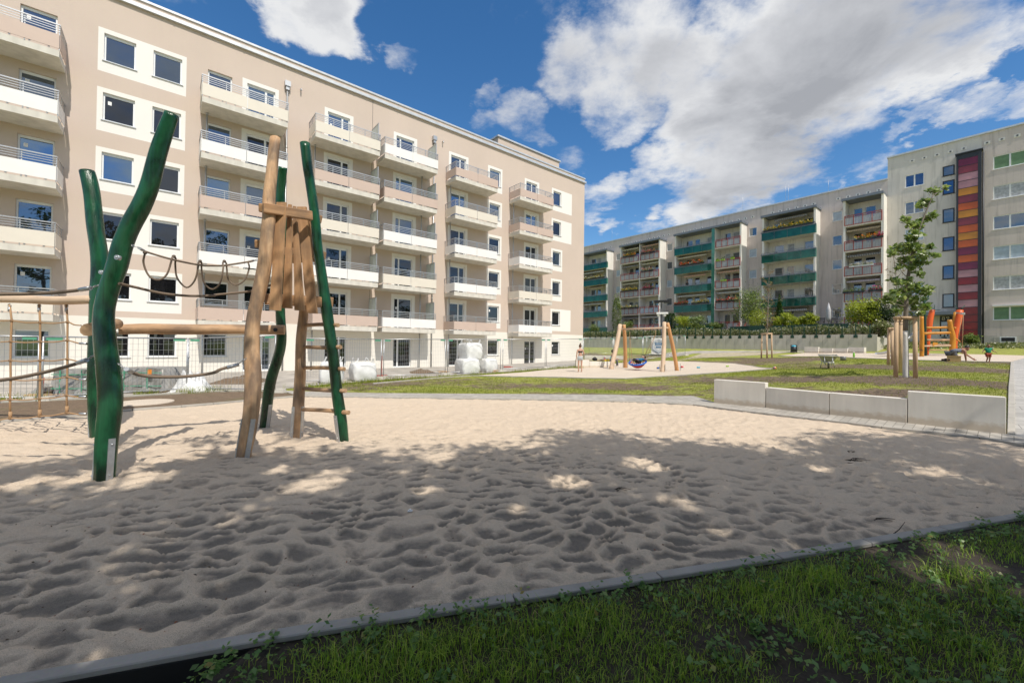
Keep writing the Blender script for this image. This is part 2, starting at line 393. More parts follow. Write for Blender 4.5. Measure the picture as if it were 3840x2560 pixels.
M['chain']=mat_plain('steel_chain',(.42,.42,.42),.35,.8,.2,40)
# sand: pale crests, greyer coarse grit in the hollows
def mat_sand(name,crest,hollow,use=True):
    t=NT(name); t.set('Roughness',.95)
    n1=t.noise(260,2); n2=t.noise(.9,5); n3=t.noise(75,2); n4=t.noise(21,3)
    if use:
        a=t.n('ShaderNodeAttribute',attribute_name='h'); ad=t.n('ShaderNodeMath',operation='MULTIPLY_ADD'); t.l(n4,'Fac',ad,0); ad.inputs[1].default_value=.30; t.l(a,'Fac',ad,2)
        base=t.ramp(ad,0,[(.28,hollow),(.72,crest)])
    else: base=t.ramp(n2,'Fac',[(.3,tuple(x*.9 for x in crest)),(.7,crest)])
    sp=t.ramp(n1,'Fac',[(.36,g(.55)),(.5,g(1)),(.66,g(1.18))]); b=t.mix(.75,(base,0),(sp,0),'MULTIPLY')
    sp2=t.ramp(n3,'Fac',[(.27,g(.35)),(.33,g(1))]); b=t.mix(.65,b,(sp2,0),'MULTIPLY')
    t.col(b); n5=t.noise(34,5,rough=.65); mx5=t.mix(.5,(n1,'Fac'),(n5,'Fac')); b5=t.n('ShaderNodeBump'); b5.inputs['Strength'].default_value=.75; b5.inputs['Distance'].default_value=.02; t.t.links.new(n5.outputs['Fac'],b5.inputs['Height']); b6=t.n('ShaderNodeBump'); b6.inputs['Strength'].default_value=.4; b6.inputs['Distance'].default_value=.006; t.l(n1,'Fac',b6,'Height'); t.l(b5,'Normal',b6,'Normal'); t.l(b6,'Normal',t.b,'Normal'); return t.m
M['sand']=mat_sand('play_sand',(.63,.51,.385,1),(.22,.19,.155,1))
M['sand2']=mat_sand('far_play_sand',(.66,.56,.45,1),(.5,.4,.3,1),False)
def mat_soil(name,c,gr=.45):
    t=NT(name); t.set('Roughness',.97); n1=t.noise(6,9,rough=.8); n2=t.noise(40,3); n3=t.noise(.8,4)
    a=t.ramp(n1,'Fac',[(.3,tuple(x*.55 for x in c)),(.72,tuple(x*1.35 for x in c))]); r=t.ramp(n2,'Fac',[(.3,g(.5)),(.45,g(1)),(.7,g(1.5))]); b=t.mix(.7,(a,0),(r,0),'MULTIPLY')
    g3=t.ramp(n3,'Fac',[(.55,g(0)),(.75,g(gr))]); b=t.mix((g3,0),b,(.13,.15,.035,1)); t.col(b); t.bump(n1,'Fac',.7,.05); return t.m
M['soil']=mat_soil('bare_soil',(.17,.118,.075)); M['darksoil']=mat_soil('dark_soil',(.05,.038,.027),0)
def mat_lawn():
    t=NT('young_lawn'); t.set('Roughness',.95)
    at_=t.n('ShaderNodeAttribute',attribute_name='grass'); n1=t.noise(2.4,9,rough=.72); n2=t.noise(9,8,rough=.8); n3=t.noise(.5,4)
    ad=t.n('ShaderNodeMath',operation='MULTIPLY_ADD'); t.l(n1,'Fac',ad,0); ad.inputs[1].default_value=2.2; ad.inputs[2].default_value=-1.1
    a2=t.n('ShaderNodeMath',operation='ADD'); t.l(ad,0,a2,0); t.l(at_,'Fac',a2,1)
    gf=t.ramp(a2,0,[(.34,g(0)),(.66,g(1))])
    soil=t.ramp(n2,'Fac',[(.36,(.045,.032,.022)),(.62,(.30,.215,.145))])
    gr=t.ramp(n3,'Fac',[(.3,(.27,.31,.05)),(.55,(.38,.39,.075)),(.75,(.22,.32,.05))]); n4=t.noise(45,3); r4=t.ramp(n4,'Fac',[(.25,g(.55)),(.75,g(1.35))]); gg=t.mix(.8,(gr,0),(r4,0),'MULTIPLY')
    t.col(t.mix((gf,0),(soil,0),gg)); t.bump(n2,'Fac',1,.09); return t.m
M['lawn']=mat_lawn()
def mat_paver(name,c,w=.4,h=.2,ang=0):
    t=NT(name); t.set('Roughness',.85); mp=t.coord('Object'); mp.inputs['Rotation'].default_value=(0,0,ang)
    br=t.n('ShaderNodeTexBrick'); br.inputs['Scale'].default_value=1; br.inputs['Brick Width'].default_value=w; br.inputs['Row Height'].default_value=h; br.inputs['Mortar Size'].default_value=.006
    br.inputs['Color1'].default_value=(*[x*.88 for x in c],1); br.inputs['Color2'].default_value=(*[x*1.08 for x in c],1); br.inputs['Mortar'].default_value=(*[x*.45 for x in c],1)
    t.l(mp,'Vector',br,'Vector'); n=t.noise(2,6); r=t.ramp(n,'Fac',[(.3,g(.78)),(.7,g(1.1))]); t.col(t.mix(.8,(br,0),(r,0),'MULTIPLY')); t.bump(br,'Fac',-.3,.004); return t.m
M['paver']=mat_paver('grey_paver',(.42,.39,.345),.3,.15,YR); M['paver2']=mat_paver('light_paver',(.46,.44,.41),.5,.25,-YR)
M['pave3']=mat_plain('site_pavement',(.40,.365,.32),.9,0,.3,1.2,.3,30)
M['gravel']=mat_plain('gravel_path',(.42,.36,.25),.95,0,.25,3,.4,50)
M['leaf']=mat_leaf('oak_leaf',[(0,(.08,.14,.025,1)),(.5,(.16,.24,.045,1)),(.85,(.28,.35,.08,1)),(1,(.40,.43,.17,1))],.5,.09)
M['shade']=mat_leaf('shade_leaf',[(0,(.03,.06,.012,1)),(1,(.07,.12,.025,1))],.25)
M['brightleaf']=mat_leaf('yellow_green_leaf',[(0,(.18,.25,.02,1)),(.6,(.38,.44,.04,1)),(1,(.52,.55,.09,1))])
M['midleaf']=mat_leaf('mid_green_leaf',[(0,(.08,.13,.025,1)),(.7,(.19,.26,.06,1)),(1,(.32,.36,.11,1))])
M['darkleaf']=mat_leaf('dark_evergreen_leaf',[(0,(.012,.03,.012,1)),(.8,(.03,.06,.022,1)),(1,(.06,.09,.03,1))],.2)
M['thuja']=mat_leaf('thuja_leaf',[(0,(.025,.07,.012,1)),(.8,(.06,.13,.02,1)),(1,(.11,.17,.03,1))],.2)
M['brownleaf']=mat_leaf('brown_leaf',[(0,(.14,.09,.04,1)),(.7,(.25,.17,.08,1)),(1,(.24,.24,.09,1))])
M['meadow']=mat_leaf('meadow_leaf',[(0,(.07,.10,.025,1)),(.6,(.17,.2,.06,1)),(.9,(.28,.27,.12,1)),(1,(.5,.48,.35,1))])
M['whitef']=mat_leaf('white_flower',[(0,(.65,.64,.52,1)),(.8,(.75,.74,.68,1)),(1,(.7,.6,.2,1))])
M['grassb']=mat_leaf('verge_grass',[(0,(.09,.18,.012,1)),(.55,(.24,.40,.03,1)),(.93,(.44,.54,.08,1)),(1,(.5,.42,.18,1))],.5)
M['grassl']=mat_leaf('lawn_grass',[(0,(.12,.17,.02,1)),(.6,(.24,.28,.04,1)),(1,(.33,.33,.08,1))],.3,.0)
M['weed']=mat_leaf('weed_leaf',[(0,(.07,.16,.03,1)),(.7,(.14,.26,.06,1)),(.95,(.22,.32,.10,1)),(1,(.3,.24,.06,1))],.4)
for k,c in dict(fred=(.55,.05,.03),fpink=(.62,.18,.2),forange=(.7,.2,.05),fmag=(.5,.04,.16),fyel=(.6,.42,.05),fwhite=(.7,.68,.6)).items():
    M[k]=mat_leaf('flower_'+k,[(0,(c[0]*.6,c[1]*.6,c[2]*.6,1)),(1,(*c,1))])
M['bark']=mat_wood('tree_bark',(.17,.14,.11,1),(.27,.23,.19,1),(.06,.05,.04,1),.6,.9,.4)
M['whitebark']=mat_wood('limewashed_bark',(.70,.67,.62,1),(.82,.79,.74,1),(.3,.27,.23,1),.6,.9,.35)
M['bag']=mat_plain('white_woven_bag',(.70,.70,.69),.6,0,.12,4,.2,8)
M['film']=mat_plain('grey_plastic_film',(.30,.29,.27),.22,0,.2,3,.8,7)
M['fgreen']=mat_plain('dark_green_fence_paint',(.008,.05,.03),.5,0,.15)
M['skin']=mat_plain('skin',(.52,.30,.21),.55,0,.06); M['tanskin']=mat_plain('tanned_skin',(.28,.13,.075),.5,0,.08)
M['hair']=mat_plain('brown_hair',(.09,.045,.022),.5,0,.3,30); M['dhair']=mat_plain('dark_hair',(.02,.014,.01),.5,0,.3,30)
def cl(n,c,**k): M[n]=mat_plain(n,c,.85,0,.12,9,.2,60)
cl('black_cloth',(.012,.012,.014)); cl('teal_cloth',(.22,.52,.46)); cl('grey_cloth',(.09,.095,.11)); cl('slate_cloth',(.13,.15,.19)); cl('green_cloth',(.005,.22,.12)); cl('rust_cloth',(.28,.05,.025)); cl('blue_cloth',(.02,.16,.30))
cl('tan_cloth',(.40,.26,.12)); cl('white_cloth',(.7,.7,.68))
def mat_stripe(name,c1,c2,sc_,axis=0,thr=.5):
    t=NT(name); t.set('Roughness',.8); mp=t.coord('Object'); sp=t.n('ShaderNodeSeparateXYZ'); t.l(mp,'Vector',sp,'Vector')
    m=t.n('ShaderNodeMath',operation='MULTIPLY'); t.l(sp,axis,m,0); m.inputs[1].default_value=sc_; f=t.n('ShaderNodeMath',operation='FRACT'); t.l(m,0,f,0)
    r=t.ramp(f,0,[(0,c1),(thr,c2)]); r.color_ramp.interpolation='CONSTANT'; t.col((r,0)); return t.m
M['shorts']=mat_stripe('striped_shorts',(.62,.62,.60,1),(.25,.30,.32,1),16)
for k,(a,b) in dict(awn_white=((.62,.60,.55,1),(.42,.40,.36,1)),awn_orange=((.55,.20,.09,1),(.60,.50,.38,1)),awn_tan=((.48,.38,.25,1),(.38,.29,.18,1)),awn_pink=((.52,.45,.48,1),(.45,.38,.42,1)),awn_yel=((.60,.52,.30,1),(.5,.47,.40,1)),awn_dark=((.1,.1,.11,1),(.35,.34,.32,1))).items(): M[k]=mat_stripe(k,a,b,5)
for k,c in dict(red=(.45,.03,.025),yellow=(.65,.45,.03),blue=(.015,.12,.48),pink=(.65,.2,.24),lime=(.35,.55,.05),bottle=(.2,.5,.05),orange=(.75,.25,.03),cyan=(.05,.4,.55),signblue=(.03,.15,.33),steel=(.42,.43,.44),tub=(.42,.40,.34),rubber=(.10,.085,.07),bucket=(.16,.16,.16),pail=(.52,.35,.16)).items(): M[k]=mat_plain(k+'_paint',c,.4,.6 if k=='steel' else 0,.1,8)
# ------------------------------------------------------------------ building helpers (local frame: x along the facade, y into the building, z up)
def wall_faces(mb, x0,x1,z0,z1, holes, patches, deep=.16, base=0, reveal=None, y=0.0):
    xs=sorted({round(v,4) for v in [x0,x1]+[h[i] for h in holes for i in (0,1)]+[p[i] for p in patches for i in (0,1)] if x0<=v<=x1})
    zs=sorted({round(v,4) for v in [z0,z1]+[h[i] for h in holes for i in (2,3)]+[p[i] for p in patches for i in (2,3)] if z0<=v<=z1})
    for i in range(len(xs)-1):
        a,b=xs[i],xs[i+1]; cx=(a+b)/2
        hs=[h for h in holes if h[0]<cx<h[1]]; ps=[p for p in patches if p[0]<cx<p[1]]
        run=None
        def flush():
            if run is not None: mb.quad((a,y,run[0]),(b,y,run[0]),(b,y,run[1]),(a,y,run[1]),mat=run[2])
        for j in range(len(zs)-1):
            c,d=zs[j],zs[j+1]; cz=(c+d)/2
            if any(h[2]<cz<h[3] for h in hs): flush(); run=None; continue
            m=base
            for p in ps:
                if p[2]<cz<p[3]: m=p[4]
            if run is not None and run[2]==m: run[1]=d
            else: flush(); run=[c,d,m]
        flush(); run=None
    for h in holes:
        a,b,c,d=h[:4]; m=reveal if reveal is not None else base
        if len(h)>4: m=h[4]
        mb.quad((a,y,c),(a,y+deep,c),(a,y+deep,d),(a,y,d),mat=m); mb.quad((b,y+deep,c),(b,y,c),(b,y,d),(b,y+deep,d),mat=m)
        mb.quad((a,y+deep,d),(b,y+deep,d),(b,y,d),(a,y,d),mat=m); mb.quad((a,y,c),(b,y,c),(b,y+deep,c),(a,y+deep,c),mat=m)
_wc={}
def window(parent, x0,x1,z0,z1, y=.10, mull=(), fm='pvc', gm='glass', sill=True, name='window', fw=.065, box=0, label=None, sillm='zinc'):
    w=round(x1-x0,3); h=round(z1-z0,3); mull=tuple(round(m-x0,3) for m in mull); key=(w,h,mull,fm,fw,box)
    if key not in _wc:
        f=MB(); d=.07
        f.box((0,0,0),(fw,d,h)); f.box((w-fw,0,0),(w,d,h)); f.box((fw,0,0),(w-fw,d,fw)); f.box((fw,0,h-fw-box),(w-fw,d,h))
        for m in mull: f.box((m-fw*.8,.004,fw),(m+fw*.8,d-.004,h-fw-box))
        p=MB(); e=[fw]+[q for m in mull for q in (m-fw*.8,m+fw*.8)]+[w-fw]
        for k in range(0,len(e),2): p.quad((e[k],.035,fw),(e[k+1],.035,fw),(e[k+1],.035,h-fw-box),(e[k],.035,h-fw-box))
        s=MB(); s.box((-.06,-y-.05,-.035),(w+.06,0,-.002))
        _wc[key]=[f.mesh(name+'_frame',[M[fm]]),p,{},s,{}]
    fm_,p,pm,s,sm_=_wc[key]
    o=link(name,fm_,parent,(x0,y,z0))
    if gm not in pm: pm[gm]=p.mesh('pane',[M[gm]])
    link('pane',pm[gm],o)
    if sill:
        k=(sillm,round(y,3))
        if k not in sm_: sm_[k]=s.mesh('sill',[M[sillm]])
        link('sill',sm_[k],o)
    if label: o['label']=label
    return o

# ------------------------------------------------------------------ left: the new apartment building
A_=thing('apartment_building','new beige apartment building with white window surrounds and concrete balconies','building',-DLF*nL,PI/2-YL)
FL=lambda k: 13.87-2.79*(5-k)
holes=[]; pat=[]; wins=[]
pat.append((-16,31.66,-.4,2.76,2))
DOORS={'A':(-7.3,-5.93,-6.28,-7.5,-5.7),'B':(3.23,4.6,4.15,3.0,4.78),'C':(7.49,8.83,8.39,7.29,9.05),'D':(11.98,13.31,12.32,11.78,13.54),'E':(16.36,17.7,17.21,16.16,17.92),'F':(23.97,25.26,24.68,23.77,25.51)}
for k in range(0,6):
    F=FL(k) if k else .04
    top=F+2.17 if k else 2.08; bot=F+.88 if k else .86
    for n,(a,b,m,p0,p1) in DOORS.items():
        if k: pat.append((p0,p1,F,F+2.38,1))
        holes.append((a,b,F+.02,top,1 if k else 2)); wins.append((a,b,F+.02,top,(m,),False))
    for a,b in ((-5.05,-3.96),(1.46,2.53)):
        holes.append((a,b,bot,top)); wins.append((a,b,bot,top,(),True))
    for a,b in ((-2.47,-1.36),(-.72,.39),(20.01,21.11),(27.32,28.36)):
        holes.append((a,b,bot,top,1 if k else 2)); wins.append((a,b,bot,top,(),True))
    if k:
        pat.append((-2.67,.57,F+.34,F+2.38,1)); pat.append((19.81,21.3,F+.34,F+2.38,1))
        pat.append((27.11,29.83 if k in (5,4,1) else 28.59,F+.34,F+2.38,1))
for i,h in enumerate(holes):
    if len(h)==4 and h[2]<2: holes[i]=(*h,2)
mb=MB(); wall_faces(mb,-16,31.66,-.4,18.2,holes,pat)
mb.quad((31.66,0,-.4),(31.66,12,-.4),(31.66,12,2.76),(31.66,0,2.76),mat=2); mb.quad((31.66,0,2.76),(31.66,12,2.76),(31.66,12,18.2),(31.66,0,18.2))
mb.quad((-16,12,-.4),(-16,0,-.4),(-16,0,18.2),(-16,12,18.2)); mb.quad((31.66,12,-.4),(-16,12,-.4),(-16,12,18.2),(31.66,12,18.2))
mb.box((10.285,-.012,2.8),(10.30,.01,17.8),mat=3)
add('wall',mb,[M['tan'],M['patch'],M['base'],M['dark']],A_,False)
mb=MB(); mb.box((-16,.2,-.3),(31.5,11.8,.0)); mb.box((-16,.18,17.9),(31.6,11.9,18.15)); add('roof',mb,M['dark'],A_,False)
# an inner core so that the rooms behind the panes are dark
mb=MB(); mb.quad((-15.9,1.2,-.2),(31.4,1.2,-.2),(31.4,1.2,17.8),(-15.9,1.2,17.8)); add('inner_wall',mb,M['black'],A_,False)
mb=MB(); mb.box((-16,-.14,17.80),(31.78,-.002,17.97)); mb.box((-16,-.10,17.97),(31.75,-.004,18.0)); mb.box((-16,-.06,18.2),(31.72,.35,18.31)); mb.box((31.662,-.1,17.80),(31.78,12,17.97)); mb.box((31.37,.352,18.2),(31.72,12,18.31))
for x in np.arange(-15,31,3.0): mb.box((x,-.155,17.79),(x+.05,-.13,17.98))
add('roof_flashing',mb,M['zinc'],A_,False)
mb=MB(); mb.box((23.1,3,18.0),(31.1,9,20.75)); ph=add('penthouse',mb,M['tan'],A_,False)
mb=MB(); mb.box((22.98,2.88,20.752),(31.22,9.1,20.9)); add('roof_cap',mb,M['zinc'],ph,False)
for n,(a,b,c,d,m,s) in enumerate(wins):
    k_=max(0,min(5,int((c-.0)/2.79+.02))); gm_=random.choice({5:['glass','glass','glassb'],4:['glass','glassd','glassb'],3:['glassb','glassb','glassd'],2:['glassd','glass','glassd'],1:['glassd','glassd','glass'],0:['glassd','glassd','glass']}[k_])
    wo_=window(A_,a,b,c,d,mull=m,gm=gm_,sill=s,box=.0 if c<2 else .05)
    if random.random()<.3: st_=MB(); st_.quad(*[(.16+dx,.030,(d-c)*.62+dz) for dx,dz in ((0,0),(.13,0),(.13,.17),(0,.17))]); add('sticker',st_,M['white'],wo_,False)
BX={'A':-7.52,'B':1.17,'C':6.44,'D':10.6,'E':15.92,'F':22.06}
PCOL={'A':'tan_p white_p white_p cream_p cream_p','B':'cream_p white_p tan_p white_p tan_p','C':'cream_p tan_p cream_p white_p tan_p','D':'white_p tan_p white_p cream_p white_p','E':'tan_p cream_p white_p white_p tan_p','F':'tan_p tan_p white_p cream_p white_p'}
W_=3.83; DP=1.4
sl=MB(); sl.box((0,-DP,-.28),(W_,0.02,0)); sl.box((.10,-DP+.03,.0),(W_-.1,-DP+.06,.012)); slab_me=sl.mesh('balcony',[M['conc']])
pn=MB()
for a,b in ((.0,W_/2-.012),(W_/2+.012,W_)): pn.box((a,-DP-.045,.06),(b,-DP-.02,.65))
pn.box((-.03,-DP-.02,.06),(-.005,-.06,.65)); pn.box((W_+.005,-DP-.02,.06),(W_+.03,-.06,.65))
pan_me={c:pn.mesh('panel',[M[c]]) for c in ('tan_p','white_p','cream_p')}
rl=MB()
for z,r in ((1.06,.022),(.955,.011),(.855,.011),(.755,.011)):
    rl.box((-.01,-DP-.03-r,z-r),(W_+.01,-DP-.03+r,z+r)); rl.box((-.01-r,-DP-.03,z-r),(-.01+r,-.02,z+r)); rl.box((W_+.01-r,-DP-.03,z-r),(W_+.01+r,-.02,z+r))
for x in (0,.99,1.88,1.97,2.86,W_): rl.box((x-.018,-DP-.02,.0),(x+.018,-DP-.005,1.05))
for y in (-.06,-.7): 
    rl.box((-.012,y-.02,0),(.004,y+.02,1.05)); rl.box((W_-.004,y-.02,0),(W_+.012,y+.02,1.05))
for x in np.linspace(.3,W_-.3,7): rl.box((x-.03,-DP-.019,.02),(x+.03,-DP+.002,.075))
rail_me=rl.mesh('railing',[M['galv']])
scn=MB(); scn.box((W_-.05,-1.22,.12),(W_-.03,-.12,1.86)); scn2=MB()
for y in (-1.24,-.67,-.1): scn2.box((W_-.06,y-.02,0),(W_-.02,y+.02,1.9))
scn2.box((W_-.06,-1.24,1.87),(W_-.02,-.1,1.91))
scr_me=scn.mesh('privacy_screen',[M['frost']]); scrf_me=scn2.mesh('screen_frame',[M['galv']])
dp=MB(); dp.tube([(.27,-.28,0),(.27,-.28,2.51)],.045,8); dp.tube([(.27,-.28,2.40),(.27,-.28,2.51)],.06,8); dp_me=dp.mesh('drainpipe',[M['galv']])
dq=MB(); dq.tube([(W_-.62,-.28,0),(W_-.62,-.28,2.51)],.045,8); dq_me=dq.mesh('drainpipe',[M['galv']])
for n,x in BX.items():
    for k in range(5,0,-1):
        b=link('balcony',slab_me,A_,(x,0,FL(k)))
        link('panel',pan_me[PCOL[n].split()[5-k]],b); link('railing',rail_me,b)
        if n in 'CD': link('privacy_screen',scr_me,b); link('screen_frame',scrf_me,b)
        if k<5: link('drainpipe',dq_me if n in 'D' else dp_me,b)
    link('drainpipe',dq_me if n in 'D' else dp_me,A_,(x,0,.0))
for x in (5.2,14.86):
    m=MB(); m.tube([(x,-.1,0),(x,-.1,16.5)],.05,10); m.obox((x,-.13,16.72),(.30,.24,.30),None,0,1.0); m.obox((x,-.12,16.47),(.18,.16,.2))
    for z in range(1,16,2): m.tube([(x,-.1,z),(x,-.1,z+.06)],.062,10)
    m.tube([(x+.72,.02,16.75),(x+.72,-.14,16.75),(x+.72,-.18,16.6)],.035,8)
    add('downpipe',m,M['galv'],A_,False)

# ------------------------------------------------------------------ right: the old slab block (low) and the taller block with the entrance
RZ=math.atan2(-dR[1],-dR[0])
B_=thing('apartment_block','long grey five-storey apartment block with green and red balcony fronts','building',-DRF*nR,RZ)
T_=thing('apartment_block','taller pale block with red and orange striped stair tower and house number 89','building',-DRF*nR,RZ)
FR=lambda k: 15.35-2.79*(5-k)
ZB=3.2
BAYS=[ # name, s right, s left, cells [(s0,s1,kind)]
 ('near',8.70,12.1,[(8.70,12.1,'red')]),
 ('wide',14.62,20.25,[(14.62,20.25,'green')]),
 ('pair',22.70,31.95,[(22.70,26.1,'red'),(26.5,31.95,'green')]),
 ('double',34.35,41.55,[(34.35,37.85,'red'),(37.95,41.55,'red')]),
 ('far',44.2,49.9,[(44.2,49.9,'green')])]
holes=[]; wl=[]
for s0,s1 in ((12.53,13.45),(21.48,22.42),(33.3,34.2),(42.74,43.6)):
    for k in range(1,6):
        z=16.47-2.79*(5-k); holes.append((-s1,-s0,z,z+1.12)); wl.append((-s1,-s0,z,z+1.12,(),'white',random.choice(['glass2','glass2','blind','glass2']),True))
openings={'red':[(.17,.40,.02),(.47,.74,.85)],'green':[(.15,.34,.85),(.40,.54,.02),(.72,.90,.85)]}
for bn,s0,s1,cells in BAYS:
    for a,b,kd in cells:
        for k in range(1,6):
            for u,v,zb in openings[kd]:
                x0=-b+(b-a)*u; x1=-b+(b-a)*v; z=FR(k); holes.append((x0,x1,z+zb,z+2.12)); wl.append((x0,x1,z+zb,z+2.12,(),'white',random.choice(['glass2','glass2','glass2','curtain']),False))
mb=MB(); pats=[(-s1,-s0,ZB,18.3,1) for _,s0,s1,_ in BAYS]
wall_faces(mb,-62,-8.66,ZB-1,19.95,holes,pats,.12)
mb.quad((-62,12,2),(-62,0,2),(-62,0,19.95),(-62,12,19.95)); add('wall',mb,[M['oldpink'],M['pale']],B_,False)
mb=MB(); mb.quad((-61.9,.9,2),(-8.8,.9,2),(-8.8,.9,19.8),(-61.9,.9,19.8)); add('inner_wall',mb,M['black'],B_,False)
mb=MB(); mb.box((-62.1,-.12,19.95),(-8.67,12,20.1)); add('roof',mb,M['zinc'],B_,False)
for w in wl: window(B_,*w[:4],y=.05,mull=w[4],fm=w[5],gm=w[6],sill=w[7],sillm='white')
vent=MB(); vent.box((-.2,-.03,-.14),(.2,-.001,.14)); vent.tube([(0,-.031,0),(0,-.06,0)],.10,10,mat=1); vent.tube([(0,-.061,0),(0,-.064,0)],.06,10,mat=2)
vent_me=vent.mesh('vent',[M['pale'],M['slat'],M['black']])
for s in [9.36,10.24,11.14,12.01,12.91,15.29,16.14,17.04,17.92,18.81,19.67,22.01,22.89,23.79,24.72,25.6,28.85,29.76,30.66,31.51,33.91,34.76,35.63,36.52,37.38,38.91,39.79,40.68,41.6,42.45,44.82,46.1,47.41]:
    link('vent',vent_me,B_,(-s,0,19.0))
ant=MB()
for s,h in ((14,1.6),(18.4,2.4),(18.1,2.2),(23.5,2.6),(39,2),(45,2.4)): ant.tube([(-s,.6,20.1),(-s,.6,20.1+h)],.012,5)
add('lightning_rod',ant,M['galv'],B_,False)
PR=1.75
def balustrade(parent,x0,x1,z,kd,var=0):
    m=MB(); y=-PR-.03
    if kd=='red':
        m.box((x0,y-.03,z+.97),(x1,y+.03,z+1.03)); m.box((x0,y-.025,z+.80),(x1,y+.025,z+.84)); m.box((x0,y-.025,z-.05),(x1,y+.025,z+.0))
        n=4
        for i in range(n+1): x=x0+.03+(x1-x0-.06)*i/n; m.box((x-.03,y-.035,z-.06),(x+.03,y+.035,z+1.0))
        x=x0+.10
        while x<x1-.1: m.box((x,y-.012,z+.02),(x+.085,y+.012,z+.78),mat=1); x+=.125
        return add('balustrade',m,[M['redrail'],M['slat'] if not var else M['blind']],parent,False)
    n=4; o=MB()
    o.box((x0-.08,y-.10,z+.74),(x1+.08,y+.12,z+.86)); o.box((x0,y-.02,z+1.0),(x1,y+.02,z+1.035))
    for i in range(n+1): x=x0+(x1-x0)*i/n; o.box((x-.015,y-.02,z+.86),(x+.015,y+.015,z+1.0)); o.box((x-.02,y-.03,z-.18),(x+.02,y-.005,z+.74))
    b=add('balustrade',o,[M['dzinc']],parent,False)
    for i in range(n):
        p=MB(); p.box((x0+(x1-x0)*i/n+.022,y-.055,z-.20),(x0+(x1-x0)*(i+1)/n-.022,y-.035,z+.738)); q=add('glass_panel',p,M['ggreen'],None,False); q.parent=parent
    p=MB(); p.box((x1+.0,y-.03,z-.20),(x1+.05,y+.25,z+.738)); q=add('glass_panel',p,M['ggreen2'],None,False); q.parent=parent
    return b
def awning(parent,x0,x1,z,st,drop=.28,out=1.55):
    m=MB(); a=(x0,-.35,z+2.50); b=(x1,-.35,z+2.50); c=(x1,-out,z+2.50-drop); d=(x0,-out,z+2.50-drop)
    m.quad(a,d,c,b); m.quad(*[(p[0],p[1],p[2]+.015) for p in (a,b,c,d)])
    n=14
    for i in range(n):
        u0=x0+(x1-x0)*i/n; u1=x0+(x1-x0)*(i+1)/n; um=(u0+u1)/2
        m.quad((u0,-out-.01,z+2.5-drop),(u0,-out-.01,z+2.36-drop),(um,-out-.01,z+2.31-drop),(u1,-out-.01,z+2.36-drop),(u1,-out-.01,z+2.5-drop))
    for x in (x0+.05,x1-.05): m.bar((x,-.3,z+2.1),(x,-out,z+2.47-drop),.025,.025)
    return add('awning',m,M[st],parent,False)
AW={('near',0):{4:'awn_tan',3:'awn_dark',2:'awn_pink'},('wide',0):{5:'awn_dark',1:'awn_white'},('pair',0):{3:'awn_orange',2:'awn_white'},('pair',1):{4:'awn_yel',3:'awn_orange',2:'awn_white'},
    ('double',0):{5:'awn_orange',4:'awn_yel',3:'awn_dark',1:'awn_white'},('double',1):{5:'awn_yel',4:'awn_dark',3:'awn_yel',1:'awn_dark'},('far',0):{4:'awn_white',3:'awn_tan',2:'awn_white'}}
for bn,s0,s1,cells in BAYS:
    m=MB(); th=.20
    cuts=sorted({-s0+0.0,-s1}|{-c[0] for c in cells}|{-c[1] for c in cells})
    m.box((-s0-th,-PR,ZB-1),(-s0,-.002,18.05)); m.box((-s1,-PR,ZB-1),(-s1+th,-.002,18.05))
    if len(cells)==2:
        a,b=cells[0][1],cells[1][0]; m.box((-b-.0 if b>a else -b,-PR,ZB-1),(-a,-.004,18.05))
    for k in range(1,6): m.box((-s1+th,-PR+.003,FR(k)-.20),(-s0-th,-.003,FR(k)))
    bay=add('loggia_bay',m,[M['pale']],B_,False)
    m=MB(); m.box((-s1-.12,-PR-.22,18.05),(-s0+(.12 if bn!='near' else 0),-.002,18.32)); add('canopy',m,M['dzinc'],bay,False)
    for ci,(a,b,kd) in enumerate(cells):
        for k in range(1,6):
            x0,x1=-b+.12,-a-.12
            if kd=='green': x0-=.15; x1+=.1
            balustrade(bay,x0,x1,FR(k),kd,1 if (bn,ci,k)==('double',0,2) else 0)
            st=AW.get((bn,ci),{}).get(k)
            if st: awning(bay,-b+.3+(0 if kd=='red' else 1.0*(k%2)),-a-.3-(0 if kd=='red' else .6),FR(k),st)
    if bn=='pair':
        m=MB(); m.box((-26.52,-PR-.10,ZB),(-26.12,-PR-.05,18.0)); add('screen',m,M['ggreen2'],bay,False)
for s in (10.6,22.9,36.3):
    m=MB()
    for dx in (0,.9):
        for i in range(4): m.bar((-s+dx,-PR-.2-.45*i,4.2-.28*i+.35),(-s+dx,-PR-.2-.45*i,4.2-.28*i-.6),.04,.04)
        m.bar((-s+dx,-PR-.1,4.95),(-s+dx,-PR-1.9,3.75),.05,.05); m.bar((-s+dx,-PR-.1,4.6),(-s+dx,-PR-1.9,3.4),.04,.04)
    for i in range(4): m.box((-s,-PR-.5-.45*i,3.95-.28*i-.06),(-s+.9,-PR-.1-.45*i,3.95-.28*i),mat=1)
    add('garden_stair',m,[M['redrail'],M['conc3']],B_,False)
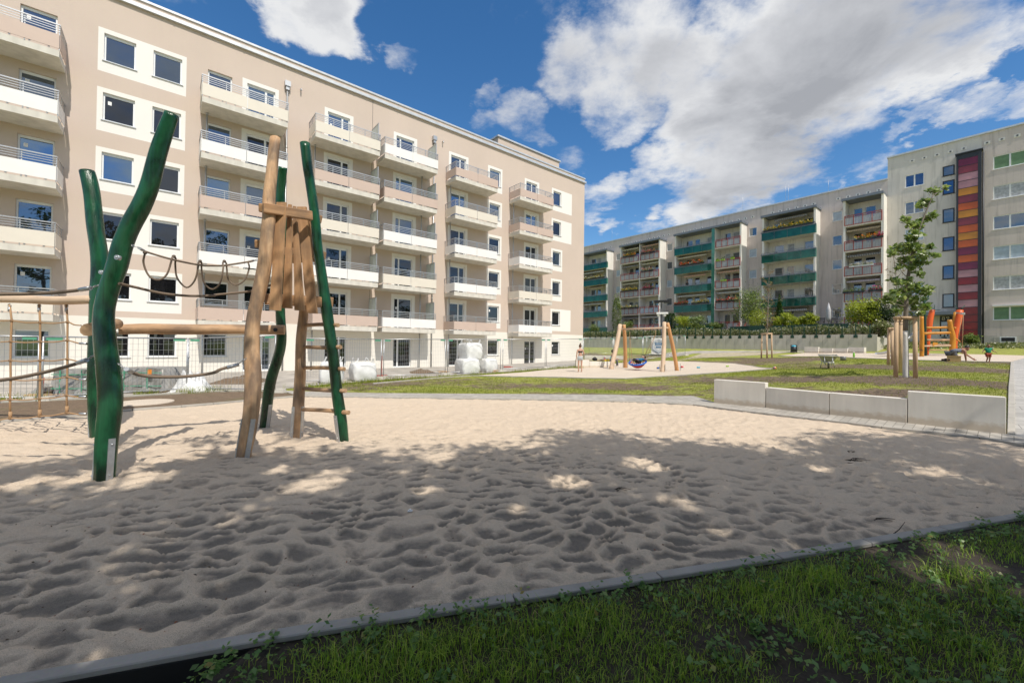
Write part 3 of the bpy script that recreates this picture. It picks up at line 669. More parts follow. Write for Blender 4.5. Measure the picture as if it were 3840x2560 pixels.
# tall block
holes=[]; wl=[]; pats=[(1.95*-1,14,-1,30,1)]
GB=2.2
for k in range(6):
    z=18.63-2.81*k
    holes.append((-7.29,-5.86,z,z+1.28)); wl.append((-7.29,-5.86,z,z+1.28,(-6.58,),'white',['blueglass','glass2','blind','glass2','glass2','glass2'][k]))
    holes.append((-1.26,1.35,z,z+1.26)); wl.append((-1.26,1.35,z,z+1.26,(-.24,.9),'white',['gblind','curtain','glass2','blind','curtain','gblind'][k]))
    for x in (3.6,8.2): holes.append((x,x+1.5,z,z+1.26)); wl.append((x,x+1.5,z,z+1.26,(x+.75,),'white','glass2'))
sw=[(18.98,19.97)]+[(17.15-2.8*i,18.51-2.8*i) for i in range(5)]
for a,b in sw: holes.append((-4.55,-3.73,a,b))
holes.append((-4.72,-3.62,2.3,5.15))
mb=MB(); wall_faces(mb,-8.66,14,3.13,22.2,holes,pats,.12); mb.quad((-8.66,12,2),(-8.66,0,2),(-8.66,0,22.2),(-8.66,12,22.2)); mb.quad((-8.66,0,1.2),(-1.94,0,1.2),(-1.94,0,3.13),(-8.66,0,3.13))
mb.quad((14,0,1),(14,12,1),(14,12,22.2),(14,0,22.2)); add('wall',mb,[M['old'],M['oldpink']],T_,False)
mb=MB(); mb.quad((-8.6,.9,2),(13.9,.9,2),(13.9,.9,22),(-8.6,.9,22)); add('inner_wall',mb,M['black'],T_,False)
mb=MB(); mb.box((-8.72,-.12,22.2),(14.1,12,22.36)); add('roof',mb,M['zinc'],T_,False)
for a,b,c,d,mu,fm,gm in wl: window(T_,a,b,c,d,y=.04,mull=mu,fm=fm,gm=gm,sillm='white',fw=.07)
for i,(a,b) in enumerate(sw): window(T_,-4.55,-3.73,a,b,y=-.02,fm='dark',gm='blueglass' if i in (1,3,4) else 'glass2',sill=True,sillm='dark',fw=.09,name='stair_window')
mb=MB(); mb.box((-1.94,-.0,1.0),(14,.4,3.126)); 
for x in np.arange(-1.2,13.8,.22):
    if not (.1<x<2.2 or 5<x<6.6): mb.box((x,-.035,1.0),(x+.11,-.001,3.05))
add('plinth',mb,M['conc3'],T_,False)
mb=MB(); mb.box((-.85,-.05,2.55),(.15,.05,3.05)); o=add('basement_window',mb,M['white'],T_,False); mb=MB(); mb.box((-.75,-.06,2.63),(.05,-.051,2.97)); add('pane',mb,M['black'],o,False)
mb=MB(); mb.box((-1.3,-.18,5.86),(1.4,-.02,5.98)); add('awning_box',mb,M['white'],T_,False)
for s in [6.76,5.85,4.94,4.02,3.12,1.63,.73,-.18,-1.1,-2]: link('vent',vent_me,T_,(-s,0,21.31))
# coloured stair tower
tw=MB(); x0,x1=-3.58,-1.96
tw.box((x0,-.62,1.2),(x0+.13,-.002,20.62)); tw.box((x1-.22,-.62,1.2),(x1,-.002,20.62)); tw.box((x0-.08,-.72,20.62),(x1+.1,0,20.72)); tw.box((x0+.13,-.58,20.15),(x1-.22,-.1,20.62))
ST='mag mar pnk pnk yel mar org yel mar org yel org mag org mag pnk drd pnk drd pnk drd drd drd drd drd'.split(); hz=(20.15-2.3)/len(ST)
for i in range(len(ST)+1): z=20.15-hz*i; tw.box((x0+.13,-.60,z-.02),(x1-.22,-.5,z+.02))
to=add('stair_tower',tw,M['dark'],T_,False)
TC=dict(mag=(.21,.021,.06),mar=(.25,.042,.055),pnk=(.48,.24,.27),yel=(.60,.24,.02),org=(.58,.11,.015),drd=(.25,.010,.013))
for k,c in TC.items():
    t=NT('tower_'+k); t.set('Base Color',(*c,1)); t.set('Roughness',.13); nz=t.noise(.8,3); r=t.ramp(nz,'Fac',[(.3,tuple(x*.8 for x in c)),(.7,tuple(x*1.15 for x in c))]); t.col((r,0)); M['tw_'+k]=t.m
for i,k in enumerate(ST):
    p=MB(); z=20.15-hz*i; p.box((x0+.132,-.57,z-hz+.021),(x1-.222,-.53,z-.021)); q=add('glass_panel',p,M['tw_'+k],to,False)
dpi=MB(); dpi.tube([(-1.86,-.1,2.2),(-1.86,-.1,20.5)],.06,8); add('downpipe',dpi,M['dark'],T_,False)
cp=MB(); cp.box((-7.2,-1.5,5.18),(-3.60,-.002,5.48)); add('canopy',cp,M['dzinc'],T_,False)
dr=MB(); dr.box((-4.72,.02,2.3),(-3.62,.08,5.15)); do=add('entrance_door',dr,M['dark'],T_,False)
gl=MB(); gl.box((-4.62,.0,2.35),(-4.2,.018,4.55)); gl.box((-4.12,.0,2.35),(-3.72,.018,4.55)); add('pane',gl,M['glass2'],do,False)
for xx in (-4.22,-4.10):
    h=MB(); h.box((xx-.012,-.06,2.9),(xx+.012,-.03,3.9)); add('handle',h,M['steel'],do,False)
lb=MB(); lb.box((-4.52,-.012,4.1),(-4.36,-.001,4.24)); lb.box((-4.33,-.012,4.1),(-4.17,-.001,4.24)); add('notice',lb,M['slat'],do,False)
cu=bpy.data.curves.new('house_number','FONT'); cu.body='89'; cu.size=.52; cu.extrude=.012; cu.space_character=1.15
ob=bpy.data.objects.new('number_text',cu); C.objects.link(ob); bpy.context.view_layer.update()
me=bpy.data.meshes.new_from_object(ob.evaluated_get(bpy.context.evaluated_depsgraph_get())); bpy.data.objects.remove(ob)
me.transform(Matrix.Rotation(PI/2,4,'X')); me.materials.clear(); me.materials.append(M['cream_p']); me.name='house_number'
link('house_number',me,do,(-4.60,.0,4.72))
pw=MB(); pw.box((-7.1,-1.3,2.0),(-6.9,-.002,5.178)); pw.box((-6.88,-.05,2.0),(-4.74,-.002,5.17),mat=1); add('porch_wall',pw,[M['conc3'],M['pale']],T_,False)
# flower boxes standing on the loggia rails
BW=Matrix.Translation(V3(-DRF*nR)) @ Matrix.Rotation(RZ,4,'Z')
def flower_box(bay,cell,k,u0,u1,cols,label,boxc='dark',h=.32):
    a,b,kd=[c for n,_,_,cs in BAYS if n==bay for i,c in enumerate(cs) if i==cell][0]
    x0=-b+(b-a)*u0; x1=-b+(b-a)*u1; z=FR(k)+(.88 if kd=='green' else .88); y=-PR-.16
    o=thing('flower_box',label,'flower box',BW@Vector(((x0+x1)/2,y,z)),RZ,'flower boxes on the balcony rails')
    w=x1-x0; m=MB(); m.obox((0,0,.08),(w,.17,.16),None,0,1.08); add('box',m,M[boxc],o,False)
    n=int(95*w*h/.3); c=np.c_[(rng.random(n)-.5)*w, rng.normal(size=n)*.09, .16+np.abs(rng.normal(size=n))*h*.55]
    v,f,r=leaf_arrays(c,.15); npmesh('foliage',v,f,M['midleaf'],None,{'rnd':r}).parent=o
    for q,cc in enumerate(cols):
        n2=max(40,int(48*w/len(cols))); c=np.c_[(rng.random(n2)-.5)*w, -.08+rng.normal(size=n2)*.08, .2+np.abs(rng.normal(size=n2))*h*.6]
        v,f,r=leaf_arrays(c,.16,asp=.9); npmesh('flowers',v,f,M[cc],None,{'rnd':r}).parent=o
FB=[('double',0,5,.12,.78,['fpink'],'pink flower box on the top rail under the orange striped awning'),
 ('double',1,5,.2,.85,['forange','fyel'],'orange and yellow flower box on the top left red balcony of the double bay'),
 ('double',0,4,.15,.7,['fpink','fwhite'],'pink and white flower box on the fourth-floor right balcony of the double red bay'),
 ('double',0,3,.2,.75,['fmag'],'magenta flower box on the third-floor right balcony of the double red bay'),
 ('double',1,3,.08,.95,['fyel'],'long trailing yellow green flower box on the third-floor left red balcony'),
 ('double',1,2,.0,1.0,['fyel','fwhite'],'pale trailing flower box on the lowest left red balcony of the double bay'),
 ('pair',1,4,.15,.8,['forange','fred'],'row of orange red flowers on the second green balcony from the top'),
 ('pair',1,2,.02,.4,['fred'],'red flower box on the left of the lowest wide green balcony'),
 ('pair',1,2,.5,.95,['fyel','fwhite'],'yellow and white flower box on the right of the lowest wide green balcony'),
 ('pair',0,2,.1,.9,['fred','fpink'],'red flower pots on the lowest red balcony beside the green bay'),
 ('near',0,4,.3,.85,['fyel','forange'],'yellow orange flower box on the red balcony beside the tall block'),
 ('near',0,4,.86,1.0,['fmag'],'small dark red plant trough at the right end below the tan awning'),
 ('near',0,2,.02,.55,[],'dark trailing plant box on the red balcony under the pinkish awning'),
 ('near',0,2,.65,.98,['fmag'],'dark reddish plant box at the right end under the pinkish awning'),
 ('far',0,4,.0,.9,['fwhite','fyel'],'white and yellow flower box on the farthest green balcony'),
 ('wide',0,5,.05,.95,['fyel'],'long planter with tall climbing plants on the top green balcony'),
]
for f in FB: flower_box(*f)
flower_box('near',0,3,.18,.46,['fwhite'],'left white planter box hanging on the third-floor red rail','white',.15); flower_box('near',0,3,.48,.76,['fwhite'],'right white planter box hanging on the third-floor red rail','white',.15)
for i,u in enumerate((.06,.26,.62)): flower_box('pair',0,4,u,u+.14,[],['leftmost','second','rightmost'][i]+' lime green plant pot on the fourth-floor red balcony','lime',.3)
flower_box('pair',0,3,.26,.46,[],'single lime green planter on the third-floor red balcony','lime',.15)
# ------------------------------------------------------------------ ground
def G(pts): return [gp(x,y) for x,y in pts]
near_px=[(0,2537),(1037,2357),(1920,2224),(2900,2075),(3757,1932)]
nearW=[np.array(p) for p in G(near_px)]
d0=nearW[0]-nearW[1]; d0/=np.linalg.norm(d0); d1=nearW[-1]-nearW[-2]; d1/=np.linalg.norm(d1)
nearW=[nearW[0]+d0*9]+nearW+[nearW[-1]+d1*5.5]
rightW=G([(3840,1672),(3673,1644),(3304,1604),(3014,1569),(2779,1542),(2600,1519)])
dr_=rightW[0]-rightW[1]; dr_/=np.linalg.norm(dr_); rightW=[rightW[0]+dr_*2.2]+rightW
farW=G([(2450,1511),(2300,1506),(2000,1499),(1500,1493),(1120,1486),(800,1515),(681,1525),(497,1538),(344,1558),(0,1582)])
df=farW[-1]-farW[-2]; df/=np.linalg.norm(df); farW=farW+[farW[-1]+df*5]
SAND=nearW+rightW+farW
# terrain base
def axis(lo,hi,st): return list(np.arange(lo,hi,st))
xs=np.array([-900,-400,-200,-100,-70]+axis(-50,-18,2)+axis(-18,18,.3)+axis(18,50,.6)+axis(50,90,3)+[110,150,250,450,900])
ys=np.array([-900,-400,-200,-100,-60]+axis(-40,-4,3)+axis(-4,18,.3)+axis(18,50,.6)+axis(50,100,3)+[120,160,250,450,900])
XX,YY=np.meshgrid(xs,ys); ZZ=T(XX,YY)
sp=np.array([p[:2] for p in SAND]); ins=in_poly(XX,YY,sp)
dist=np.full(XX.shape,9.)
for i in range(len(sp)):
    a=sp[i]; b=sp[(i+1)%len(sp)]; ab=b-a; t=np.clip(((XX-a[0])*ab[0]+(YY-a[1])*ab[1])/(ab@ab),0,1)
    dist=np.minimum(dist,np.hypot(XX-a[0]-t*ab[0],YY-a[1]-t*ab[1]))
ZZ=np.where(ins|(dist<.33),-.45,ZZ)
P_,Q_=pq(XX,YY)
ZZ=np.where((YY<np.interp(XX,[p[0] for p in nearW],[p[1] for p in nearW])+.1)&(YY>-6)&(np.abs(XX)<16)&~ins,-.60,ZZ)
grass=.55+.66*(fbm(XX*.35,YY*.35,3,4)-.5)*2
def blob(px,py,rx,ry,w):
    global grass
    c=gp(px,py); e=gp(px+rx,py); k=gp(px,py-ry); ax=max(np.linalg.norm(e-c),.3); ay=max(np.linalg.norm(k-c),.3)
    u=(e-c)[:2]/ax; v=np.array([-u[1],u[0]]); dx=XX-c[0]; dy=YY-c[1]
    grass=grass+(w*.62 if w<0 else w)*np.exp(-(((dx*u[0]+dy*u[1])/ax)**2+((dx*v[0]+dy*v[1])/ay)**2))
for b in [(3400,1425,220,12,-.9),(3300,1375,420,9,-.7),(2880,1345,150,9,-.8),(3000,1350,150,7,-.5),(3420,1462,200,10,-.5),(3050,1420,260,7,-.4),(1900,1445,420,12,-.5),(1500,1440,160,10,-.35),(2350,1447,260,9,-.3),(2700,1365,120,6,-.4),
          (3150,1392,260,9,.55),(3500,1400,300,5,.6),(2800,1400,260,8,.45),(2550,1440,220,12,.35),(3220,1450,150,14,.8),(3600,1455,150,14,.5),(3050,1440,120,8,.4),(2300,1468,300,8,.5),(1700,1468,400,5,.35),(2650,1340,160,6,.5),(1950,1405,250,6,.45),(3650,1425,130,12,.2),(3680,1460,90,9,.3)]: blob(*b)
far_g=np.hypot(XX,YY)>60; grass=np.where(far_g|(Q_>40),.75,grass)
faces=[]; nx=len(xs); ny=len(ys)
I,J=np.meshgrid(np.arange(nx-1),np.arange(ny-1)); b=(J*nx+I).ravel(); F4=np.c_[b,b+1,b+nx+1,b+nx]
gr=npmesh('ground',np.c_[XX.ravel(),YY.ravel(),ZZ.ravel()],F4,M['lawn'],None,{'grass':grass.ravel()},True); gr['kind']='structure'
# the play sand: trodden into scallops
na,nr=640,430; az=np.linspace(R_(-70),R_(66),na); rr=1.35*np.exp(np.linspace(0,math.log(20/1.35),nr))
AZ,RR=np.meshgrid(az,rr); SX=RR*np.sin(AZ); SY=RR*np.cos(AZ)
def sand_h(X,Y):
    a=R_(18); u=X*math.cos(a)+Y*math.sin(a); v=-X*math.sin(a)+Y*math.cos(a)
    wx=u+.34*(fbm(u*2.0,v*2.0,21,4)-.5)*2; wy=v+.24*(fbm(u*2.0,v*2.0,31,4)-.5)*2
    f1,f2=worley(wx/.36,wy/.195,5); bowl=.42*np.clip(f1/.75,0,1)**1.2+.58*np.exp(-((f2-f1)/.20)**1.2)
    g1,g2=worley(wx/.13,wy/.10,11); bowl2=.4*np.clip(g1/.7,0,1)+.6*np.exp(-(g2-g1)/.22)
    big=fbm(u*.7,v*.7,41,3)-.5; mid=fbm(u*2.6,v*2.6,51,3)-.5; fine=fbm(u*14,v*14,61,3)-.5
    act=np.clip(fbm(u*.9+9,v*.9,71,3)*2.0-.2,.6,1)
    c1,c2=worley(wx/.075,wy/.065,17); rough=np.clip((fbm(u*.8+4,v*.8,81,3)-.42)*4,.15,1)
    h=.054*bowl*act+.012*bowl2+.05*big+.055*mid+.016*fine+.016*rough*(np.clip(c1/.6,0,1)-.5)-.042
    # a few footprints
    ft1,ft2=worley(u/.75,v/.6,91); fp=np.clip((.17-ft1)/.06,0,1); h=h-.016*fp*(hash2(np.floor(u/.75).astype(np.int64),np.floor(v/.6).astype(np.int64),4)>.62)
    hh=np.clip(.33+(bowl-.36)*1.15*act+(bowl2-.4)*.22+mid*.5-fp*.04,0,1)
    return h,hh
SH,HH=sand_h(SX,SY)
dn=np.full(SX.shape,9.)
for i in range(len(sp)):
    a=sp[i]; b2=sp[(i+1)%len(sp)]; ab=b2-a; t=np.clip(((SX-a[0])*ab[0]+(SY-a[1])*ab[1])/(ab@ab),0,1)
    dn=np.minimum(dn,np.hypot(SX-a[0]-t*ab[0],SY-a[1]-t*ab[1]))
SI=in_poly(SX,SY,sp); ed=np.clip(dn/.35,0,1); SH=SH*(.35+.65*ed)+.012; e2=np.clip(dn/.10,0,1); SH=SH*e2-.022*(1-e2)
# sand paler with distance: the sunlit brightness is put into its colour
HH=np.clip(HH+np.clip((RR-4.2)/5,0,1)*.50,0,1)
ok=SI|(dn<.035)
fi=np.zeros((nr-1,na-1),bool); fi=ok[:-1,:-1]&ok[1:,:-1]&ok[:-1,1:]&ok[1:,1:]
I,J=np.meshgrid(np.arange(na-1),np.arange(nr-1)); b=(J*na+I)[fi]; F4=np.c_[b,b+na,b+na+1,b+1]
used=np.zeros(na*nr,bool); used[F4.ravel()]=True; idx=np.cumsum(used)-1
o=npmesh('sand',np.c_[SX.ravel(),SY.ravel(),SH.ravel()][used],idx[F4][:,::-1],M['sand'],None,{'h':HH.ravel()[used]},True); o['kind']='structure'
def sandz(x,y): return float(sand_h(np.array([x]),np.array([y]))[0][0])+.012
def kerb_line(name,pts,w,z0,z1,mat,side=1,seg=1.0,gap=.008):
    m=MB()
    for a,b in zip(pts[:-1],pts[1:]):
        a=np.array(a[:2]);b=np.array(b[:2]); L=np.linalg.norm(b-a); u=(b-a)/L; n=np.array([-u[1],u[0]])*side
        k=max(1,round(L/seg))
        for i in range(k):
            p=a+u*(L*i/k+gap/2)+n*w/2; q=a+u*(L*(i+1)/k-gap/2)+n*w/2
            m.bar((p[0],p[1],float(T(p[0],p[1]))+(z0+z1)/2),(q[0],q[1],float(T(q[0],q[1]))+(z0+z1)/2),w,z1-z0)
    o=add(name,m,mat); o['kind']='structure'; bv=o.modifiers.new('bevel','BEVEL'); bv.width=.006; bv.segments=1; return o
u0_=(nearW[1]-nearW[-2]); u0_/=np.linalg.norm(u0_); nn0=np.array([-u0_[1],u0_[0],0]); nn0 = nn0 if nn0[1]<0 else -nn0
kerb_line('kerb',nearW,.088,-.028,.006,M['kerbc'],-1)
kerb_line('kerb',[p+nn0*.03 for p in nearW],.05,-.6,-.03,M['black'],-1)  # black strip below the kerb: the hollow's deep shade put in as colour
kerb_line('kerb',rightW+farW[:5],.07,-.4,.035,M['kerbl'],-1)
kerb_line('kerb',farW[4:],.07,-.4,.035,M['kerbl'],-1)
# verge in the foreground, paths, soil, pavement
u_=(nearW[1]-nearW[-2]); u_/=np.linalg.norm(u_); nn=np.array([-u_[1],u_[0],0]); nn = nn if nn[1]<0 else -nn
kb=[p+nn*.08 for p in nearW]
def vz(X,Y): return -.03-.34*np.clip((-X-1.5)/.3,0,1)+.03*(fbm(X*2,Y*2,5,3)-.5)
sheet('verge_soil',[(p[0],p[1]) for p in kb]+[(18,-3),(-14,-6)],M['darksoil'],0,.2,zf=vz)
w2=lambda l:[p[:2] for p in G(l)]
pthA=w2([(1120,1486),(1500,1492),(2000,1498),(2300,1505),(2450,1510),(2600,1518),(2779,1541),(2880,1530),(2676,1509),(2600,1486),(2300,1481),(1400,1475),(1200,1471),(1050,1465)])
pthB=w2([(2779,1541),(3014,1568),(3304,1603),(3673,1643),(3840,1671)]); pthB.append(pthB[-1]+(pthB[-1]-pthB[-2])/np.linalg.norm(pthB[-1]-pthB[-2])*1.2); pthB+=w2([(3780,1630),(3402,1588),(3109,1556),(2880,1530)])
pthC=w2([(3782,1632),(3840,1671)]); pthC.append(pthC[-1]+(pthC[-1]-pthC[-2])*2.0); pthC+=w2([(4700,1500),(4300,1354),(3840,1341),(3794,1357),(3784,1450)])
for po in (pthA,pthB,pthC): sheet('path',po,M['paver'] if po is not pthC else M['paver2'],.02,.5)
soil=[p[:2] for p in G([(1118,1484),(800,1514),(681,1524),(497,1537),(344,1557),(0,1581)])]+[(farW[-1][0],farW[-1][1]+.03)]+[p[:2] for p in G([(-500,1535),(0,1515),(344,1500),(459,1493),(800,1473),(1000,1470),(1060,1474)])]
sheet('soil_bed',soil,M['soil'],.03,.5)
Lw=lambda s,o: (dL*s-nL*(DLF-o))
pav=[p[:2] for p in G([(-500,1533),(0,1513),(344,1498),(459,1491),(800,1471),(1040,1462),(1230,1442),(1431,1426),(1670,1409),(1880,1396),(2047,1384),(2184,1374)])]+[Lw(31.7,-.1)[:2],Lw(-15,-.1)[:2]]
sheet('pavement',pav,M['pave3'],.015,.5)
kerb_line('kerb',G([(-500,1534),(0,1514),(344,1499),(459,1492),(800,1472),(1000,1468)]),.06,-.2,.07,M['kerbl'],1)
kerb_line('kerb',G([(1400,1440),(1668,1416),(1767,1411)]),.05,-.2,.05,M['kerbl'],1)
lk=G([(3777,1630),(3780,1520),(3782,1450),(3787,1400),(3790,1359)]); kerb_line('kerb',lk,.10,-.2,.05,M['kerbl'],-1)
mb=MB()   # grass strip below the fence
sw_px=[(1767,1410),(2100,1416),(2188,1419),(2341,1421),(2467,1413),(2640,1403),(2753,1396),(2893,1384),(2817,1373),(2753,1364),(2689,1361),(2600,1357),(2490,1353),(2421,1357),(2318,1362),(2200,1378),(2100,1383),(1974,1396)]
sheet('play_sand',[p[:2] for p in G(sw_px)],M['sand2'],.03,.5)
kerb_line('kerb',G(sw_px[:8]),.05,-.2,.055,M['kerbl'],-1,1.5); kerb_line('kerb',G(sw_px[7:12]),.05,-.2,.05,M['kerbl'],-1,1.5)
og_px=[(2920,1334),(3021,1338),(3200,1343),(3400,1350),(3543,1354),(3786,1359),(3840,1345),(3900,1336),(3726,1331),(3560,1328),(3400,1325),(3200,1324),(3008,1324)]
sheet('play_sand',[p[:2] for p in G(og_px)],M['sand2'],.03,.5)
kerb_line('kerb',G(og_px[:6]),.05,-.2,.05,M['kerbl'],-1,1.5)
sheet('path',[p[:2] for p in G([(2480,1345),(2600,1326),(2800,1320),(3015,1321),(3012,1317),(2800,1315.5),(2600,1315),(2500,1325)])],M['pave3'],.02,.5)
sheet('dry_grass',[p[:2] for p in G([(2540,1352),(2640,1322),(2800,1321),(2950,1322),(2760,1336),(2600,1345)])],M['gravel'],.015,.5)
# terrace above the retaining wall
def pqw(p,q): return (dR*p-nR*q)
tz=lambda X,Y: 3.02+np.clip((pq(X,Y)[1]-48.6)/10.6,0,1)*1.0
sheet('terrace',[pqw(8.2,48.6)[:2],pqw(60,48.6)[:2],pqw(60,59.3)[:2],pqw(8.2,59.3)[:2]],M['meadowsoil'] if 'meadowsoil' in M else M['soil'],0,1.5,zf=tz)
rw=MB(); p=7.75
while p<44:
    rw.obox(pqw(p+.5,48.56)+[0,0,2.2],(.988,.14,1.75),rotz(RZ)); p+=1.0
rw.obox(pqw(26,48.66)+[0,0,2.0],(36.4,.06,2.0),rotz(RZ)); rw.obox(pqw(7.82,53)+[0,0,2.1],(.14,8.8,1.5),rotz(RZ))
tag(add('retaining_wall',rw,M['conc3']),'long grey concrete panel retaining wall below the green fence','wall')
# fence on the wall
gf=thing('garden_fence','dark green wire fence with posts bolted onto the concrete retaining wall','fence',pqw(8,48.5)+[0,0,3.05],RZ)
pm=MB(); pm.obox((0,0,.42),(.06,.05,1.16)); post_me=pm.mesh('post',[M['fgreen']]); bk=MB(); bk.obox((0,-.055,-.16),(.30,.03,.26)); bk.obox((0,-.03,-.0),(.16,.06,.08)); bk_me=bk.mesh('bracket',[M['fgreen']])
for i in range(33):
    o=link('post',post_me,gf,(-i-.25,0,0)); link('bracket',bk_me,o)
wm=MB()
for z in np.arange(.06,.98,.2): wm.box((-33,-.005,z-.005),(0,.005,z+.005))
for x in np.arange(-33,0,.05*2): wm.box((x-.003,-.004,.04),(x+.003,.004,.96))
add('mesh_panel',wm,M['fgreen'],gf,False)
tp=thing('privacy_tarp','dark green privacy tarp strip strung behind the meadow below the green bay','tarp',pqw(8,50.6)+[0,0,3.2],RZ)
m=MB()
for a,b in ((-13.2,-2.3),): 
    x=a
    while x<b: m.quad((x,.05*math.sin(x*3),.0),(x+.5,.05*math.sin(x*3+1.5),.0),(x+.5,.05*math.sin(x*3+1.5),1.0+.03*math.sin(x)),(x,.05*math.sin(x*3),1.0+.03*math.sin(x-.5))); x+=.5
add('cloth',m,M['fgreen'],tp,False)
m=MB()
for x in np.arange(-13.2,-2,1.8): m.tube([(x,.08,-.2),(x,.08,1.1)],.025,6)
add('stake',m,M['dark'],tp,False)
# ------------------------------------------------------------------ the climbing frame
z2=lambda x,y:(x/1.96,700+y/1.96); z3=lambda x,y:(700+x/2.24,200+y/2.24); z4=lambda x,y:(700+x/1.742,800+y/1.742)
z0=lambda x,y:(x/2.6138,1200+y/2.6138); zb=lambda x,y:(900+x/2.6133,650+y/2.6133); dd=lambda x,y:(x*1.6327,y*1.6327); z15=lambda x,y:(600+x/2.6133,1200+y/2.6133)
base1=gp(392,1796)
CF=thing('climbing_frame','log climbing frame with green forked posts, rope bridge, net, ladder and plank tower','climbing frame',(base1[0],base1[1],0))
def trail(fn,pts,Y0,Y1,close=True):
    P=[fn(*p[:2]) for p in pts]; n=len(P); return [at(x,y,Y0+(Y1-Y0)*i/(n-1)) for i,(x,y) in enumerate(P)]
def post(mat,path,wid,seed,label=None,cap=None,nf=14):
    q=smooth_path([np.r_[p,w] for p,w in zip(path,wid)],5)
    dn=q[0].copy(); dn[2]-=.25; q=[dn]+q
    m=MB(); m.tube([a[:3] for a in q],[a[3] for a in q],nf,wob=.055,capmat=cap,seed=seed)
    o=add('post',m,[M[mat]]+([M['endgrain']] if cap else []),CF); 
    if label: o['label']=label
    return o
def pw(px,Y): return px/2/FOC*Y
def brackets(o,P,r,angs,h=.42,lean=(0,0)):
    if isinstance(P,list):
        q=smooth_path(P,8); b0=q[0]; b1=min(q,key=lambda p:abs(p[2]-b0[2]-h))
        for a in angs:
            of=np.array([math.cos(a),math.sin(a),0])*(r+.004); m=MB(); d=(b1-b0)/np.linalg.norm(b1-b0); m.bar(b0+of-d*.14,b1+of,.065,.014,up=(math.cos(a),math.sin(a),0))
            for k in (.12,.86): c=b0+(b1-b0)*k+of; m.ball(c+[math.cos(a)*.008,math.sin(a)*.008,0],.013,8,6)
            add('bracket',m,M['galv'],o)
        return
    for a in angs:
        c=np.array(P)+[math.cos(a)*(r+.006),math.sin(a)*(r+.006),0]; m=MB(); R=rotz(a)
        tl=np.array([[1,0,lean[0]],[0,1,lean[1]],[0,0,1]])
        m.obox(c+[lean[0]*.15,lean[1]*.15,h/2-.08],(.012,.065,h+.14),tl@R); m.obox(c+[lean[0]*h+math.cos(a)*.01,lean[1]*h+math.sin(a)*.01,h-.07],(.014,.02,.02),R); m.obox(c+[math.cos(a)*.01,math.sin(a)*.01,.06],(.014,.02,.02),R)
        add('bracket',m,M['galv'],o)
c1=[(240,1100),(247,1005),(252,930),(248,850),(243,780),(240,715),(251,660),(269,610),(283,560),(301,515),(325,470),(346,420),(365,350),(380,300),(393,262)]
P1=trail(dd,c1,4.97,5.25); w1=[pw(x*1.6327,5) for x in (38,40,42,42,41,40,40,41,40,39,37,35,33,31,29)]
o=post('green',P1,w1,1,'green post bending right, nearest to the viewer'); brackets(o,P1,.097,(-2.5,-.4),.48)
c2=[(225,1000),(222,920),(224,840),(226,760),(228,690),(230,640),(226,580),(220,520),(213,460),(206,420),(200,395)]
P2=trail(dd,c2,7.23,7.4); o=post('green',P2,[pw(x*1.6327,7.3) for x in (28,32,33,33,33,35,33,31,29,28,27)],2,'green post leaning left behind the nearest one'); brackets(o,P2,.104,(-2.6,),.42)
c3=[(375,1560),(395,1450),(410,1350),(425,1250),(438,1100),(434,1000),(425,900),(426,780),(441,660),(466,540),(492,420),(512,300),(530,150),(540,20)]
P3=trail(z4,c3,6.1,6.35)+[at(*z3(*p),Y) for p,Y in (((690,1200),6.4),((720,950),6.5),((745,715),6.6))]
o=post('logv',P3,[pw(x/1.742,6.3) for x in (84,86,86,88,92,92,88,86,84,86,88,84,78,76,72,68,68)],3,'tall peeled log post with grey weather stains',1); brackets(o,P3,.095,(-2.55,-.55),.5)
c4=[(508,1395),(520,1300),(540,1150),(562,1050),(590,960),(612,870),(620,780),(614,640)]
P4=trail(z4,c4,8.16,7.95)+[at(*zb(*p),Y) for p,Y in (((398,1180),7.9),((428,800),7.8),((412,450),7.7),((396,250),7.7),((410,40),7.65),((418,-60),7.6))]
o=post('green',P4,[pw(x/1.742,8) for x in (60,62,62,62,62,62,62,60,58,56,54,54,54,52)],4,'dark green post behind the log post'); brackets(o,P4,.09,(-2.5,-.45),.45)
c5=[(718,1450),(724,1350),(734,1200),(741,1050),(746,900),(753,780),(764,640),(768,560)]
P5=trail(z4,c5,7.43,7.43); o=post('logv',P5,[pw(x/1.742,7.43) for x in (72,72,70,70,66,62,56,54)],5,'short log post carrying the ladder',1); brackets(o,P5,.097,(-2.0,-.25),.5)
c6=[(1020,1480),(1005,1350),(986,1200),(970,1050),(953,900),(934,750),(913,620),(893,500),(874,350),(856,200),(842,60)]
P6=trail(z4,c6,7.14,6.95)+[at(*z3(*p),Y) for p,Y in (((1040,1100),6.95),((1015,950),6.9),((992,755),6.9))]
o=post('green',P6,[pw(x/1.742,7) for x in (74,76,76,72,70,66,68,64,62,62,62,60,60,60)],6,'green post leaning left at the ladder'); brackets(o,P6,.096,(-2.0,),.45)
def logpart(name,path,rad,mat,seed=0,cap=1,n=12,wob=.03):
    q=smooth_path([np.r_[p,r] for p,r in zip(path,rad)],5); m=MB(); m.tube([a[:3] for a in q],[a[3] for a in q],n,wob=wob,capmat=cap,seed=seed)
    return add(name,m,[M[mat],M['endgrain']],CF)
logpart('beam',[at(*z2(870,1050),6.75),at(*z2(1100,1045),7.0),at(*z4(100,757),7.4),at(*z4(380,757),7.65),at(*z4(640,761),7.85)],[.082,.088,.088,.086,.092],'log',11)
logpart('beam',[at(*dd(203,757),5.45),at(*dd(235,750),5.95),at(*dd(268,743),6.6)],[.085,.085,.08],'log',12)
logpart('beam',[at(-420,1112,7.5),at(0,1119,7.4),at(200,1126,7.3),at(362,1123,7.25)],[.08,.072,.076,.074],'palelog',13)
